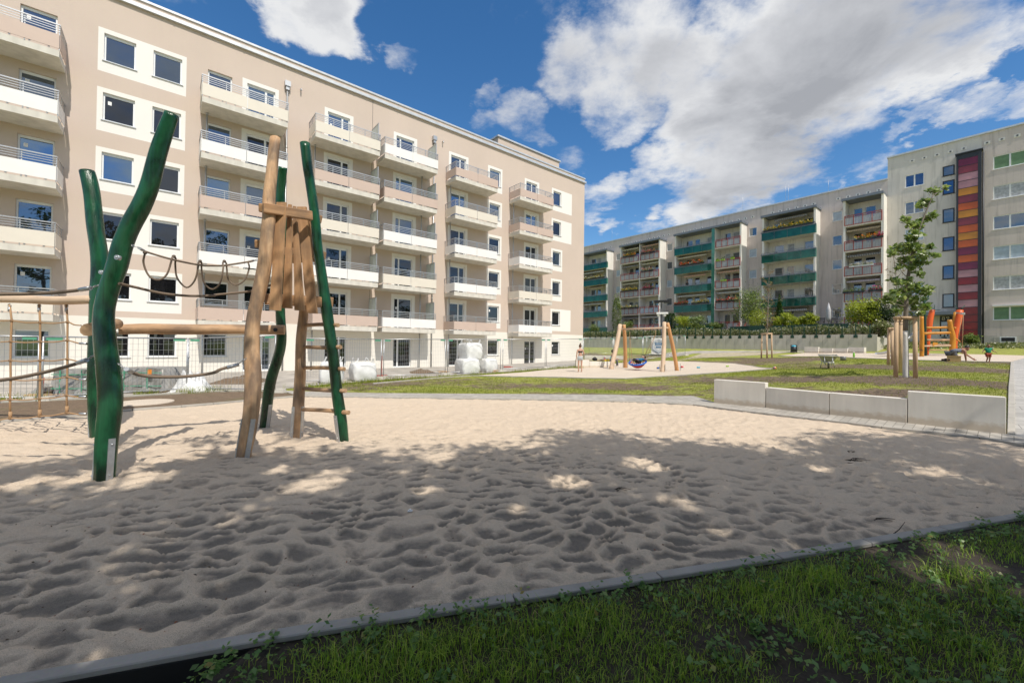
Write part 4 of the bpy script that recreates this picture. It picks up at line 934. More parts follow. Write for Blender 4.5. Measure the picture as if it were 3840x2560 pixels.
for i,(a,b) in enumerate([((788,730),(990,730)),((773,872),(1006,872)),((772,1008),(1030,1017)),((768,1143),(1040,1158)),((757,1280),(1060,1301))]):
    A=at(*z4(*a),7.40); B=at(*z4(*b),7.02); mid=(A+B)/2+[0,0,.012*(-1)**i]
    logpart('rung',[A,mid,B],[.032,.034,.036],'log',20+i,1,9)
# tower planks: one weathered board each
def plank(name,t,b,wt,wb,Yt,Yb,mat='plank',th=.035,bow=0):
    n=7; pts=[]
    for i in range(n+1):
        u=i/n; x=t[0]+(b[0]-t[0])*u+bow*math.sin(PI*u); y=t[1]+(b[1]-t[1])*u; w=(wt+(wb-wt)*u)/2*(1+.05*math.sin(i*2.3+wt))
        pts.append((x,y,w,Yt+(Yb-Yt)*u))
    m=MB(); L=[at(*zb(x-w,y),Y) for x,y,w,Y in pts]; Rr=[at(*zb(x+w,y+ (w*.12 if i==n else 0)),Y) for i,(x,y,w,Y) in enumerate(pts)]
    bk=np.array([.15,.95,0])*th; b0=len(m.v); off=random.random()*20
    for l,r in zip(L,Rr): m.v += [V3(l),V3(r),V3(r+bk),V3(l+bk)]
    acc=0
    for i in range(n):
        ln=np.linalg.norm(L[i+1]-L[i]); 
        for k in range(4):
            k2=(k+1)%4; c=(0,np.linalg.norm(Rr[i]-L[i]),.2,.4)
            m.face([b0+i*4+k,b0+(i+1)*4+k,b0+(i+1)*4+k2,b0+i*4+k2],0,[(c[k]*.6+off,acc),(c[k]*.6+off,acc+ln),(c[k2]*.6+off+(.3 if k==3 else 0),acc+ln),(c[k2]*.6+off+(.3 if k==3 else 0),acc)])
        acc+=ln
    m.face([b0+k for k in range(4)]); m.face([b0+n*4+k for k in (3,2,1,0)])
    return add(name,m,M[mat],CF)
for t,b,wt,wb,Y in (((402,282),(337,1338),88,106,6.42),((482,303),(456,1318),29,88,6.60),((528,320),(580,1340),24,92,6.74),((600,326),(704,1368),84,98,6.90)): plank('plank',t,b,wt,wb,Y,Y-.12)
for t,b,wt,wb,Y in (((325,395),(303,830),40,26,7.3),((516,455),(520,880),24,18,7.8),((567,445),(608,872),26,44,7.75),((672,440),(724,868),40,20,7.4)): plank('plank',t,b,wt,wb,Y,Y,'plank')
def board(name,a,b,w,h,mat='plank'):
    m=MB(); m.bar(a,b,w,h); o=add(name,m,M[mat],CF); bv=o.modifiers.new('bevel','BEVEL'); bv.width=.015; bv.segments=2; return o
board('crossbar',at(*zb(225,338),6.2),at(*zb(706,418),6.78),.07,.15)
board('crossbar',at(*zb(205,338),6.35),at(*zb(345,375),7.6),.07,.13)
board('crossbar',at(*zb(345,378),7.55),at(*zb(790,452),7.05),.07,.13)
board('crossbar',at(*zb(168,692),6.65),at(*zb(300,700),7.6),.08,.13); board('crossbar',at(*zb(300,745),7.6),at(*zb(832,806),7.1),.07,.13)
board('platform_beam',at(*zb(242,1232),6.5),at(*zb(800,1262),6.98),.10,.17); board('platform_beam',at(*zb(300,1225),7.7),at(*zb(898,1262),7.15),.09,.17)
m=MB(); cA,cB,cC,cD=[at(*zb(*p),Y)+[0,0,-.03] for p,Y in (((260,1225),6.55),((790,1262),7.0),((800,1252),7.4),((330,1222),7.65))]
for i in range(7):
    u0=i/7+.006; u1=(i+1)/7-.006; a=cA+(cD-cA)*u0; b=cB+(cC-cB)*u0; c=cB+(cC-cB)*u1; d=cA+(cD-cA)*u1
    m.prism([a,b,c,d],(0,0,-.04))
add('platform',m,M['plank'],CF)
# ropes
def chainpts(m,a,b,r=.009):
    a=np.array(a);b=np.array(b); L=np.linalg.norm(b-a); n=max(3,int(L/.028))
    for i in range(n):
        p=a+(b-a)*(i+.5)/n; d=(b-a)/L; s=np.cross(d,(0,0,1)) if i%2 else np.array([0,0,1.]); s=s/np.linalg.norm(s)
        ring=[p+d*.021*math.cos(t)+s*.011*math.sin(t) for t in np.linspace(0,2*PI,9)]; m.tube(ring,.004,5,cap=False)
def rope(path,Y0,Y1,r=.019,chain0=None,chain1=None,mat='rope'):
    n=len(path); P=[at(x,y,Y0+(Y1-Y0)*i/(n-1)) for i,(x,y) in enumerate(path)]
    m=MB(); m.tube(smooth_path(P,6),r,8); o=add('rope',m,M[mat],CF)
    for end,nb,c,Y in ((P[0],P[1],chain0,Y0),(P[-1],P[-2],chain1,Y1)):
        if c is None: continue
        m=MB(); chainpts(m,end,at(*c,Y)); add('chain',m,M['chain'],o)
        d=(nb-end)/np.linalg.norm(nb-end); m=MB(); m.tube([end-d*.02,end+d*.13],r*1.22,10); add('ferrule',m,M['galv'],o)
    return o
top=[z2(1030,455),z2(1070,477),z2(1275,537),z2(1470,576),z4(165,342),z4(245,340),z4(400,317),z4(430,310)]
ro=rope(top,5.0,6.2,.013,z2(968,430),z4(462,304))
loops=[[z2(1066,485),z2(1055,560),z2(1095,655),z2(1165,685),z2(1225,645),z2(1258,550),z2(1262,525),z2(1278,513)],
       [z2(1278,513),z2(1292,530),z2(1288,570),z2(1302,670),z2(1370,740),z2(1430,690),z2(1456,590),z2(1458,560),z2(1470,548)],
       [z4(88,313),z4(98,325),z4(97,360),z4(112,450),z4(165,495),z4(218,455),z4(238,360),z4(236,325),z4(246,313)],
       [z4(246,313),z4(258,325),z4(262,360),z4(272,430),z4(320,468),z4(378,435),z4(408,360),z4(402,320)]]
for i,l in enumerate(loops):
    Y=5.06+.28*i; m=MB(); m.tube(smooth_path([at(x,y,Y+.25*k/(len(l)-1)) for k,(x,y) in enumerate(l)],5),.011,7); m.ball(at(*l[0],Y),.022,8,6); add('loop',m,M['rope'],ro)
rope([z2(875,712),z2(1000,740),z2(1200,785),z2(1400,802),z2(1568,800),z4(200,531),z4(430,506),z4(560,465)],5.05,6.6,.017)
rope([z0(1245,482),z0(1300,515),z0(1450,550),z0(1700,556),z0(1900,545),z0(2091,515),z15(600,480),z15(755,438)],4.98,6.0,.022,z0(1157,425),z15(846,375))
rope([z2(-420,800),z2(0,790),z2(200,787),z2(400,778),z2(550,763),z2(655,746)],5.3,5.2,.022,None,z2(752,716))
rope([z2(-420,1480),z2(0,1422),z2(200,1390),z2(400,1345),z2(560,1300),z2(628,1275)],5.3,5.1,.022,None,z2(738,1212))
# climbing net
vs=[[(-170,-10),(-180,205),(-183,395),(-180,590),(-185,790),(-184,985)],[(115,5),(105,210),(102,397),(105,585),(98,778),(100,962)],[(393,25),(393,212),(392,397),(393,582),(388,768),(388,942)],[(662,20),(660,200),(660,382),(658,558),(653,738),(655,907)]]
tops=[(-80,1139),(36,1141),(147,1142),(249,1142)]; ends=[(795,52),(905,238),(900,415),(905,590),(905,757),(905,925)]
YN=7.35
for v,t in zip(vs,tops):
    m=MB(); m.tube([at(*t,YN)]+[at(*z0(*p),YN) for p in v],.015,7); m.tube([at(*z0(*v[-1]),YN)+[0,0,-.01],at(*z0(*v[-1]),YN)+[0,0,.12]],.024,8); add('net_rope',m,M['netrope'],CF)
    m=MB(); q=at(*t,YN); m.tube([q+[0,0,-.13],q+[0,0,-.05]],.022,8); m.tube([q+[.03*math.cos(a),0,.03*math.sin(a)-.02] for a in np.linspace(0,2*PI,9)],.007,5,cap=False); add('shackle',m,M['galv'],CF)
for j in range(6):
    row=[at(*z0(*v[j]),YN) for v in vs]+[at(*z0(*ends[j]),7.2)]
    sg=[]
    for a,b in zip(row[:-1],row[1:]): sg += [a,(a+b)/2+[0,0,-.018]]
    m=MB(); m.tube(smooth_path(sg+[row[-1]],3),.012,6)
    for p in row[:-1]: m.ball(p,(.028,.028,.028),8,6)
    add('net_rope',m,M['netrope'],CF)
    if j in (1,2,3,4,5): m=MB(); m.tube([row[-1]+[-.22,0,.015],row[-1]+[-.10,0,.01]],.02,8); add('ferrule',m,M['galv'],CF)
for p,Y in ((z2(862,520),4.86),(z2(742,628),7.1),(z4(580,760),7.72)):
    q=at(*p,Y); m=MB(); m.tube([q+[0,.03,0],q+[0,-.012,0]],.028 if Y<6 else .035,12); m.ball(q+[0,-.012,0],(.012,.012,.012),8,6); add('bolt',m,M['galv'] if Y<7.5 else M['black'],CF)
# ------------------------------------------------------------------ site fence
def fence_panel(a,b,label,foot=True,lean=0):
    (x0,b0,t0),(x1,b1,t1)=a,b
    p=gp(x0,b0); q=gp(x1,b1); ht=(at(x0,t0,p[1])[2]-p[2]+at(x1,t1,q[1])[2]-q[2])/2
    p=p+[0,0,.10]; q=q+[0,0,.10]; h0=at(x0,t0,p[1])[2]-p[2]; h1=at(x1,t1,q[1])[2]-q[2]
    o=thing('site_fence',label,'site fence',p-[0,0,.10],0,'wire mesh site fence panels')
    m=MB(); r=.021; up0=np.array([0,0,h0]); up1=np.array([0,0,h1])
    m.tube([p-[0,0,.1],p+up0],r,8); m.tube([q-[0,0,.1],q+up1],r,8); m.tube([p+up0,q+up1],r,8); m.tube([p+[0,0,.03],q+[0,0,.03]],r*.8,8); m.tube([p+up0*.62,p+up0*.62+[0,0,.05]],.035,8)
    add('frame',m,M['galv'],o)
    m=MB(); L=np.linalg.norm(q-p); n=int(L/.115)
    for i in range(1,n): u=i/n; c=p+(q-p)*u; m.bar(c+[0,0,.03],c+up0*(1-u)+up1*u,.0055,.0055)
    for k in range(1,9): u=k/9; m.bar(p+up0*u,q+up1*u,.006,.006,up=(1,.3,0))
    add('wire_mesh',m,M['galv'],o)
    for c,s in ((p+up0,1),(q+up1,-1)):
        d=(q-p)/L; m=MB(); m.obox(c+d*s*.20-[0,0,.055],(.30,.012,.07),rotz(math.atan2(d[1],d[0]))); add('green_tag',m,M['tagg'],o)
    return p,q
M['tagg']=mat_plain('green_tag_plastic',(.10,.35,.22),.5,0,.05)
def foot(P,rz,label):
    m=MB()
    for s in (-1,1): m.prism([(s*.16-.14,-.11,0),(s*.16+.14,-.11,0),(s*.16+.10,-.09,.14),(s*.16-.10,-.09,.14)],(0,.22,0))
    m.box((-.08,-.09,0),(.08,.09,.09)); m.v=[V3(rotz(rz)@np.array(v)+P) for v in m.v]; solo('ballast_block',m,M['conc3'],label,'ballast block',P,'concrete feet of the site fence')
FP=[((-260,1512,1256),(141,1505,1261),'fence panel at the far left, ends behind the climbing net'),
 ((157,1505,1262),(699,1472,1269),'fence panel before the film wrapped pallets, behind the green posts'),
 ((704,1470,1269),(1030,1474,1257),'fence panel swung out beside the crumpled white sheet, behind the log post'),
 ((1142,1441,1269),(1428,1421,1272),'fence panel behind the ladder, in front of the pair of white bags'),
 ((1438,1420,1272),(1669,1406,1272),'fence panel before the sandy pile, right of the leaning red board'),
 ((1678,1405,1272),(1877,1392,1272),'fence panel before the stack of three white bags'),
 ((1885,1391,1272),(2044,1380,1272),'fence panel before the last ground floor balcony door'),
 ((2049,1379,1272),(2182,1371,1270),'fence panel at the building corner, left of the standing woman'),
 ((2187,1370,1268),(2298,1353,1267),'fence panel right of the standing woman, behind the seating blocks'),
 ((2302,1352,1267),(2408,1352,1265),'fence panel behind the left legs of the swing'),
 ((2412,1351,1262),(2569,1332,1257),'fence panel before the white cabinet with the hexagon sign'),
 ((2209,1329,1270),(2299,1327,1268),'fence panel with dark posts in the back row on the far lawn'),
 ((2425,1326,1262),(2538,1327,1262),'fence panel in the back row right beside the hexagon sign cabinet')]
for i,(a,b,l) in enumerate(FP):
    p,q=fence_panel(a,b,l)
    if i<11: foot(gp(b[0]+4,b[1]+1),math.atan2((q-p)[1],(q-p)[0]),'concrete ballast block right of the '+' '.join(l.split(',')[0].split()[:9]))
# ------------------------------------------------------------------ builder's things
def bulk_bag(px,py,w,h,label,z=None,handles=1,rz=.5,seed=0):
    P=gp(px,py); P=P+np.array([P[0],P[1],0])/np.hypot(P[0],P[1])*1.0; P[2]=float(T(P[0],P[1])); P=P if z is None else np.array([P[0],P[1],z])
    rs=np.random.default_rng(seed); o=thing('bulk_bag',label,'bulk bag',P,rz,'white builders bags on the site')
    n=9; vs=[]; fs=[]; key={}
    def vid(i,j,k):
        if (i,j,k) in key: return key[(i,j,k)]
        u=np.array([i/n*2-1,j/n*2-1,k/n*2-1]); sp=u*np.sqrt(np.maximum(0,1-np.roll(u,1)**2/2-np.roll(u,2)**2/2+np.roll(u,1)**2*np.roll(u,2)**2/3))
        c=u*.80+sp*.24; c[2]=max(c[2],-.93); bul=1+.05*math.cos(c[2]*2.2)+.012*math.sin(c[0]*16)*math.sin(c[1]*16)
        x=np.array([c[0]*w/2*bul,c[1]*w/2*bul,(c[2]+.93)/1.95*h]); x+= .040*w*(np.array([fbm(np.array([c[1]*3+seed+7*q]),np.array([c[2]*3+c[0]*2+q]),seed+q,3)[0] for q in range(3)])-.5)*2.2
        key[(i,j,k)]=len(vs); vs.append(x); return len(vs)-1
    for a in range(n):
        for b in range(n):
            for f in ([(a,b,0),(a,b+1,0),(a+1,b+1,0),(a+1,b,0)],[(a,b,n),(a+1,b,n),(a+1,b+1,n),(a,b+1,n)],[(a,0,b),(a+1,0,b),(a+1,0,b+1),(a,0,b+1)],[(a,n,b),(a,n,b+1),(a+1,n,b+1),(a+1,n,b)],[(0,a,b),(0,a,b+1),(0,a+1,b+1),(0,a+1,b)],[(n,a,b),(n,a+1,b),(n,a+1,b+1),(n,a,b+1)]): fs.append([vid(*t) for t in f])
    ob=npmesh('sack',vs,fs,M['bag'],None,None,True); ob.parent=o
    for sx,sy in ((-1,-1),(1,-1),(1,1),(-1,1))[:4 if handles else 0]:
        c=np.array([sx*w*.36,sy*w*.36,h*.93]); t=rs.uniform(-.12,.12,2); m=MB(); m.tube(smooth_path([c,c+[t[0]*.3+.03,t[1]*.3,.13],c+[t[0],t[1],.25],c+[t[0]-.04,t[1]+.05,.12],c+[-.05,.06,-.02]],4),.018,6)
        add('lifting_loop',m,M['bag'],o,False)
    m=MB(); m.tube(smooth_path([(w*.5*math.cos(a),-w*.5-.012,h*(.45+.42*math.sin(a))) for a in np.linspace(.1,PI-.1,7)],3),.006,5); add('seam',m,M['slat'],o,False)
bulk_bag(1752,1405,1.06,.86,'white bulk bag, lower left one of the stack of three',None,0,.6,1)
bulk_bag(1822,1399,1.0,.82,'white bulk bag standing to the right of the stacked one',None,1,.9,2)
bulk_bag(1762,1403,1.04,.98,'white bulk bag with raised loops, topmost of the stack of three',gp(1752,1405)[2]+.80,1,.7,3)
bulk_bag(1243,1444,.85,.9,'white bulk bag half hidden behind the green ladder post',None,1,.4,4)
bulk_bag(1359,1435,.95,.82,'white bulk bag right of the ladder with loops up',None,1,.6,5)
def pallet(x0,x1,yb,yt,label):
    p=gp(x0,yb); q=gp(x1,yb); h=at(x0,yt,p[1])[2]-p[2]; d=q-p; L=np.linalg.norm(d[:2]); rz=math.atan2(d[1],d[0]); o=thing('wrapped_pallet',label,'pallet',(p+q)/2,rz,'pallets in plastic film')
    m=MB()
    for i in range(3): m.box((-L/2+.05+(L-.2)*i/2,-.1,0),(-L/2+.15+(L-.2)*i/2,1.0,.1))
    m.box((-L/2,-.1,.1),(L/2,1.0,.125)); add('pallet_base',m,M['stakew'],o,False)
    vs=[];fs=[];N=22;K=9
    for j in range(K+1):
        for i in range(N+1):
            u=i/N; v=j/K; vs.append((-L/2+L*u+.03*math.sin(9*v+u*3),-.12+.05*(vnoise(np.array([u*9.]),np.array([v*5.]),3)[0]-.5)*2-.05*(1-v),.06+v*(h-.06)+(.02*math.sin(u*11) if j==K else 0)))
    for j in range(K):
        for i in range(N): b=j*(N+1)+i; fs.append((b,b+1,b+N+2,b+N+1))
    b=len(vs); vs+=[(-L/2,1.0,h),(L/2,1.0,h),(-L/2,1.0,.06),(L/2,1,.06)]; t0=K*(N+1)
    fs+=[(t0,t0+N,b+1,b),(0,t0,b,b+2),(t0+N,N,b+3,b+1)]
    ob=npmesh('film',vs,fs,M['film'],None,None,True); ob.parent=o
    m=MB()
    for z in (h*.3,h*.82): m.box((-L/2-.01,-.19,z-.012),(L/2+.01,-.17,z+.012))
    for x in (-L*.3,L*.2): m.box((x-.015,-.19,.1),(x+.015,-.175,h))
    add('strap',m,M['tagg'],o,False); return o
pallet(214,372,1484,1384,'film wrapped pallet of slabs left of the nearest green post'); pl=pallet(447,618,1473,1378,'film wrapped pallet with orange sticker right of the nearest green post')
m=MB(); q=gp(562,1473); m.obox(at(561,1394,q[1]-.25),(.10,.02,.16),rotz(.5)); add('sticker',m,M['orange'],pl)
def crumple(name,px0,px1,yb,yt,label,cat,mat,seed,depth=.9):
    p=gp(px0,yb); q=gp(px1,yb); h=at(px0,yt,p[1])[2]-p[2]; N=26; vs=[];fs=[]
    for j in range(N+1):
        for i in range(N+1):
            u=i/N;v=j/N; b=(1-abs(2*u-1)**2.2)*(1-abs(2*v-1)**2.2); pr=.55+.6*vnoise(np.array([u*3.+seed]),np.array([v*3.]),seed)[0]
            r=abs(fbm(np.array([u*7+seed]),np.array([v*7.]),seed,4)[0]-.5)*2
            c=p+(q-p)*u+np.array([-.3,1,0])*depth*v; vs.append((c[0],c[1],c[2]+h*b*pr*(.75+.5*r)+.01))
    for j in range(N):
        for i in range(N): b=j*(N+1)+i; fs.append((b,b+1,b+N+2,b+N+1))
    o=npmesh(name,np.array(vs)-(p+q)/2,fs,mat,None,None,True); o.location=V3((p+q)/2); tag(o,label,cat)
crumple('plastic_sheet',622,770,1474,1384,'crumpled white woven sheet lying by the fence foot','sheet',M['bag'],4)
crumple('plastic_sheet',100,165,1478,1435,'small heap of clear film left of the first fence joint','sheet',M['film'],7,.6)
crumple('sand_pile',1540,1640,1402,1388,'low pile of brown sand before the building','sand pile',M['soil'],9,2.2); crumple('sand_pile',760,960,1443,1414,'flat heap of reddish soil behind the log post','sand pile',M['soil'],12,2.5)
p=gp(186,1484); m=MB(); m.tube([p+[-.3,0,.12],p+[.25,.1,.2]],.11,12); m.obox(p+[.1,-.15,.04],(.9,.25,.08),rotz(.3),1); m.tube([p+[0,-.2,.08],p+[.04,-.2,.55]],.018,6,2)
o=thing('scrap_pile','brown pipe end and red stake on timber scraps by the first fence joint','scrap',p); add('pipe_and_timber',m,[M['rubber'],M['stakew'],M['redrail']],o)
p=gp(1432,1412); m=MB(); m.bar(p+[-.02,0,.05],p+[-.12,.3,1.05],.14,.03,up=(1,0,0)); m.obox(p+[0,.02,.04],(.5,.25,.08),rotz(.4))
solo('warning_board',m,M['redrail'],'red warning board leaning on the fence joint right of the white bags','board',p)
for x,y,l in ((1902,1378,'red brick bits before the last door'),): p=gp(x,y); m=MB(); m.obox(p+[0,0,.05],(.5,.2,.1),rotz(.3)); m.obox(p+[.3,.1,.03],(.25,.12,.06),rotz(1)); solo('brick',m,M['redrail'],l+' behind the fence','brick',p)
for x,y,l in ((1665,1400,'small timber pallet scrap at the fence joint left of the bag stack'),(1845,1395,'timber scrap at the fence joint right of the bag stack')):
    p=gp(x,y); m=MB()
    for i in range(4): m.obox(p+[.12*i-.2,.04*i,.12],(.09,.7,.03),rotz(.6))
    for i in range(2): m.obox(p+[-.02+.1*i,-.2+.4*i,.05],(.5,.08,.1),rotz(.2))
    solo('timber_scrap',m,M['stakew'],l,'timber',p)
# ------------------------------------------------------------------ concrete seating blocks
ang=math.atan2(-dR[1],-dR[0])
def block(x0,y0,x1,y1,yt,label,th=.22,mat='conc2'):
    p=gp(x0,y0); q=gp(x1,y1); h=at(x0,yt,p[1])[2]-p[2]; d=(q-p)[:2]; L=np.linalg.norm(d); rz=math.atan2(d[1],d[0]); m=MB(); m.box((.006,0,-.3),(L-.006,th,h))
    o=add('concrete_block',m,M[mat],None,False,p); o.rotation_euler=(0,0,rz); tag(o,label,'concrete block',None); o['group']='concrete seating blocks'
    bv=o.modifiers.new('bevel','BEVEL'); bv.width=.012; bv.segments=2; return o
bp=[(2676,1512),(2871,1531),(3109,1557),(3402,1589),(3775,1631)]
block(*bp[0],*bp[1],1422,'tall concrete block at the left end of the front seat wall'); block(*bp[1],*bp[2],1452,'low left seat block in the front row, beside the left tall block')
block(*bp[2],*bp[3],1472,'low right seat block in the front row, beside the large tall block'); block(*bp[3],*bp[4],1466,'large tall concrete block at the right end by the path')
for a,b,t,l in ((3015,3069,1300.5,'tall left block of the distant row before the retaining wall'),(3069,3122,1305,'low second block of the distant row'),(3122,3178,1305.5,'low third block of the distant row'),(3178,3241,1302,'tall right block of the distant row beside the slide')): block(a,1324,b,1324.6,t,l,.25)
block(2160,1380,2210,1379.5,1349,'tall pale block behind the standing woman'); block(2210,1379.5,2247,1379,1355,'low block under the black bag, right of the standing woman'); block(2247,1379,2300,1378,1356,'low block on which the woman in teal sits')
block(2192,1350,2338,1349,1332,'long grey block behind the towel and bags')
# ------------------------------------------------------------------ log swing
SB=gp(2440,1390); SW=thing('swing','pale log swing frame with blue and red nest seat','swing',SB)
zs=lambda x,y:(2100+x/4.3556,1240+y/4.3556); z8=lambda x,y:(2180+x/3.137,850+y/3.137)
Ya=gp(2287,1385)[1]; Yb=gp(2585,1394)[1]
def swlog(a,b,Y0,Y1,w,lab=None,mat='palelog',seed=0):
    A=at(*a,Y0); A[2]-=.15; B=at(*b,Y1); m=MB(); q=smooth_path([np.r_[A,pw(w*1.12,Y0)],np.r_[(A+B)/2+[.04,0,0],pw(w*1.05,Y0)],np.r_[B,pw(w*.92,Y1)]],5)
    m.tube([c[:3] for c in q],[c[3] for c in q],10,wob=.03,capmat=1,seed=seed); o=add('leg',m,[M[mat],M['endgrain']],SW); return o
Yf=Ya; Ybk=gp(2345,1380)[1]
o1=swlog((2289,1385),(2326,1217),Ya,(Ya+Ybk)/2,16,seed=1); swlog((2345,1381),(2340,1217),Ybk,(Ya+Ybk)/2+.1,13,mat='carrotlog' if 'carrotlog' in M else 'log2',seed=2) if False else None
M['amber']=mat_wood('amber_log',(.55,.27,.10,1),(.66,.36,.16,1),(.3,.13,.05,1),1,.6,.3)
swlog((2345,1381),(2340,1217),Ybk,(Ya+Ybk)/2+.1,13,mat='amber',seed=2)
Yc=gp(2484,1396)[1]; Yd=gp(2539,1391)[1]
o3=swlog((2483,1397),(2491,1208),Yc,(Yc+Yd)/2,15,seed=3); swlog((2541,1391),(2503,1210),Yd,(Yc+Yd)/2+.1,13,mat='amber',seed=4)
Yl=(Ya+Ybk)/2; Yr=(Yc+Yd)/2
m=MB(); m.tube([at(2328,1234,Yl),at(2505,1229,Yr)],pw(6,Yl),10); add('crossbar',m,M['palelog'],SW)
for x,y,Y in ((2289,1385,Ya),(2345,1381,Ybk),(2483,1397,Yc),(2541,1391,Yd)):
    c=at(x,y,Y); m=MB(); m.obox(c+[.17,0,.22],(.012,.07,.5)); m.obox(c+[-.17,0,.22],(.012,.07,.5)); add('bracket',m,M['galv'],SW)
Yn=(Yl+Yr)/2; nc=at(*zs(1268,512),Yn-.3); tilt=np.array([[.95,0,-.18],[0,1,0],[.2,.25,1]])
m=MB(); rx=.55; ring=[nc+tilt@np.array([rx*math.cos(a),rx*math.sin(a)*1.0,0]) for a in np.linspace(0,2*PI,33)]; m.tube(ring,.055,8,cap=False)
nest=add('nest_seat',m,M['blue'],SW)
m=MB()
for k in range(7):
    r=rx*(k+.4)/7; m.tube([nc+tilt@np.array([r*math.cos(a),r*math.sin(a),-.34*(1-(r/rx)**2)]) for a in np.linspace(0,2*PI,25)],.024,5,cap=False)
for a in np.linspace(0,2*PI,17)[:-1]: m.tube([nc+tilt@np.array([r*math.cos(a),r*math.sin(a),-.34*(1-(r/rx)**2)]) for r in np.linspace(.04,rx,6)],.024,5,cap=False)
add('net',m,M['red'],nest)
hp=[at(*zs(1140,95),Yn-.1),at(*zs(1560,60),Yn+.1)]
for i,a in enumerate((.6,2.5,3.8,5.7)):
    e=nc+tilt@np.array([rx*math.cos(a),rx*math.sin(a),.02]); h=hp[0] if math.cos(a)<0 else hp[1]; m=MB(); m.tube([h+[0,0,.35],h,e],.014,6); add('rope',m,M['netrope'],nest)
# ------------------------------------------------------------------ orange carrot tower
zt=lambda x,y:(3400+x/4.9,1100+y/4.9)
OB=gp(3450,1338); OY=OB[1]
OT=thing('play_tower','orange carrot shaped play tower with slide, swing ropes and green leaf pole','play tower',OB)
def tl(name,pts,w,mat,dy=(0,0),seed=0,n=10,cap=None):
    N=len(pts); P=[at(*zt(x,y),OY+dy[0]+(dy[1]-dy[0])*i/(N-1)) for i,(x,y) in enumerate(pts)]; P[0][2]-= .1 if name=='post' else 0
    q=smooth_path([np.r_[p,pw(a/4.9,OY)] for p,a in zip(P,w)],4); m=MB(); m.tube([c[:3] for c in q],[c[3] for c in q],n,wob=.025,seed=seed); return add(name,m,M[mat],OT)
tl('post',[(272,1160),(285,900),(278,650),(272,420)],[62,62,60,58],'orangewood',(0,0),1); tl('post',[(835,1085),(850,820),(815,650),(785,485)],[85,78,72,66],'orangewood',(-.3,-.3),2)
o=tl('post',[(380,1150),(390,850),(415,560),(470,305)],[34,75,95,78],'carrot',(1.2,1.2),3); o['label']='orange carrot post on the left'
o=tl('post',[(905,1050),(895,800),(935,560),(975,312)],[42,70,95,108],'carrot',(.8,1.0),4); o['label']='orange carrot post on the right'
tl('post',[(880,1050),(865,700),(890,345)],[50,52,50],'orangewood',(1.0,1.1),5)
tl('post',[(350,1145),(342,700),(335,400),(312,60)],[40,38,38,36],'fgreen',(.6,.6),6,9)
tl('rail',[(290,735),(550,728),(800,722)],[50,44,48],'orangewood',(0,-.3),7,8); tl('rail',[(345,632),(560,630),(780,622)],[50,44,48],'orangewood',(1.1,.9),8,8); tl('rail',[(860,640),(945,628)],[48,44],'orangewood',(.9,.9),9,8)
tl('platform_beam',[(360,857),(600,855),(810,858)],[40,38,40],'log',(.8,.6),10,8); tl('platform_beam',[(310,968),(560,962),(815,958)],[28,24,28],'palelog',(0,-.3),11,8); tl('platform_beam',[(400,1040),(800,1042)],[22,22],'log',(.9,.9),12,8); tl('platform_beam',[(330,940),(800,940)],[26,26],'log',(1.2,1.0),13,8)
tl('ramp_board',[(865,800),(975,885)],[26,26],'orangewood',(.2,-.2),14,6)
m=MB(); a,b,c,d=[at(*zt(*p),OY-.15) for p in ((490,895),(575,905),(560,980),(480,970))]; m.prism([a,b,c,d],(.02,.06,0)); add('seat_board',m,M['orangewood'],OT)
for base,tips in (((948,306),((885,215),(905,250))),((985,306),((1072,215),(1040,255))),((500,300),((515,210),(620,300)))):
    for t in tips: m=MB(); m.tube([at(*zt(*base),OY+1),at(*zt(*t),OY+1)],.022,6); add('leaf_rod',m,M['fgreen'],OT)
m=MB(); lp=[at(*zt(x,y),OY+.6) for x,y in ((300,130),(285,60),(330,110),(370,20),(360,100),(450,-50),(400,90),(430,85),(330,175))]; m.prism(lp,(.02,.05,0)); add('leaf_plate',m,M['fgreen'],OT)
m=MB(); m.bar(at(*zt(915,358),OY+.9),at(*zt(1055,372),OY+.2),.05,.06); m.obox(at(*zt(1030,372),OY+.3),(.22,.1,.14)); add('swing_arm',m,M['galv'],OT)
for a,b,Y in (((1040,385),(1022,1020),0.2),((1005,440),(935,960),.5),((240,330),(232,1030),-.1)): m=MB(); m.tube([at(*zt(*a),OY+Y),at(*zt(*b),OY+Y)],.018,6); add('rope',m,M['netrope'],OT)
m=MB(); m.obox(at(*zt(235,1045),OY-.1),(.28,.2,.05)); add('swing_seat',m,M['black'],OT)
sl_=[(3440,1240,1.0),(3405,1275,.6),(3372,1305,.2),(3320,1326,.0),(3285,1329,-.1)]; Ls=[at(x,y,OY+1+q) for x,y,q in sl_]; m=MB()
wv=np.array([.25,.42,0])
prof=[(-1,.16),(-1,0),(1,0),(1,.16)]
b0=len(m.v)
for p in smooth_path(Ls,4):
    for s,z in prof: m.v.append(V3(p+wv*s*.6+[0,0,z]))
n=len(m.v)//4
for i in range(n-1):
    for k in range(3): m.face([b0+i*4+k,b0+i*4+k+1,b0+(i+1)*4+k+1,b0+(i+1)*4+k],0,None,True)
add('slide',m,M['steel'],OT)
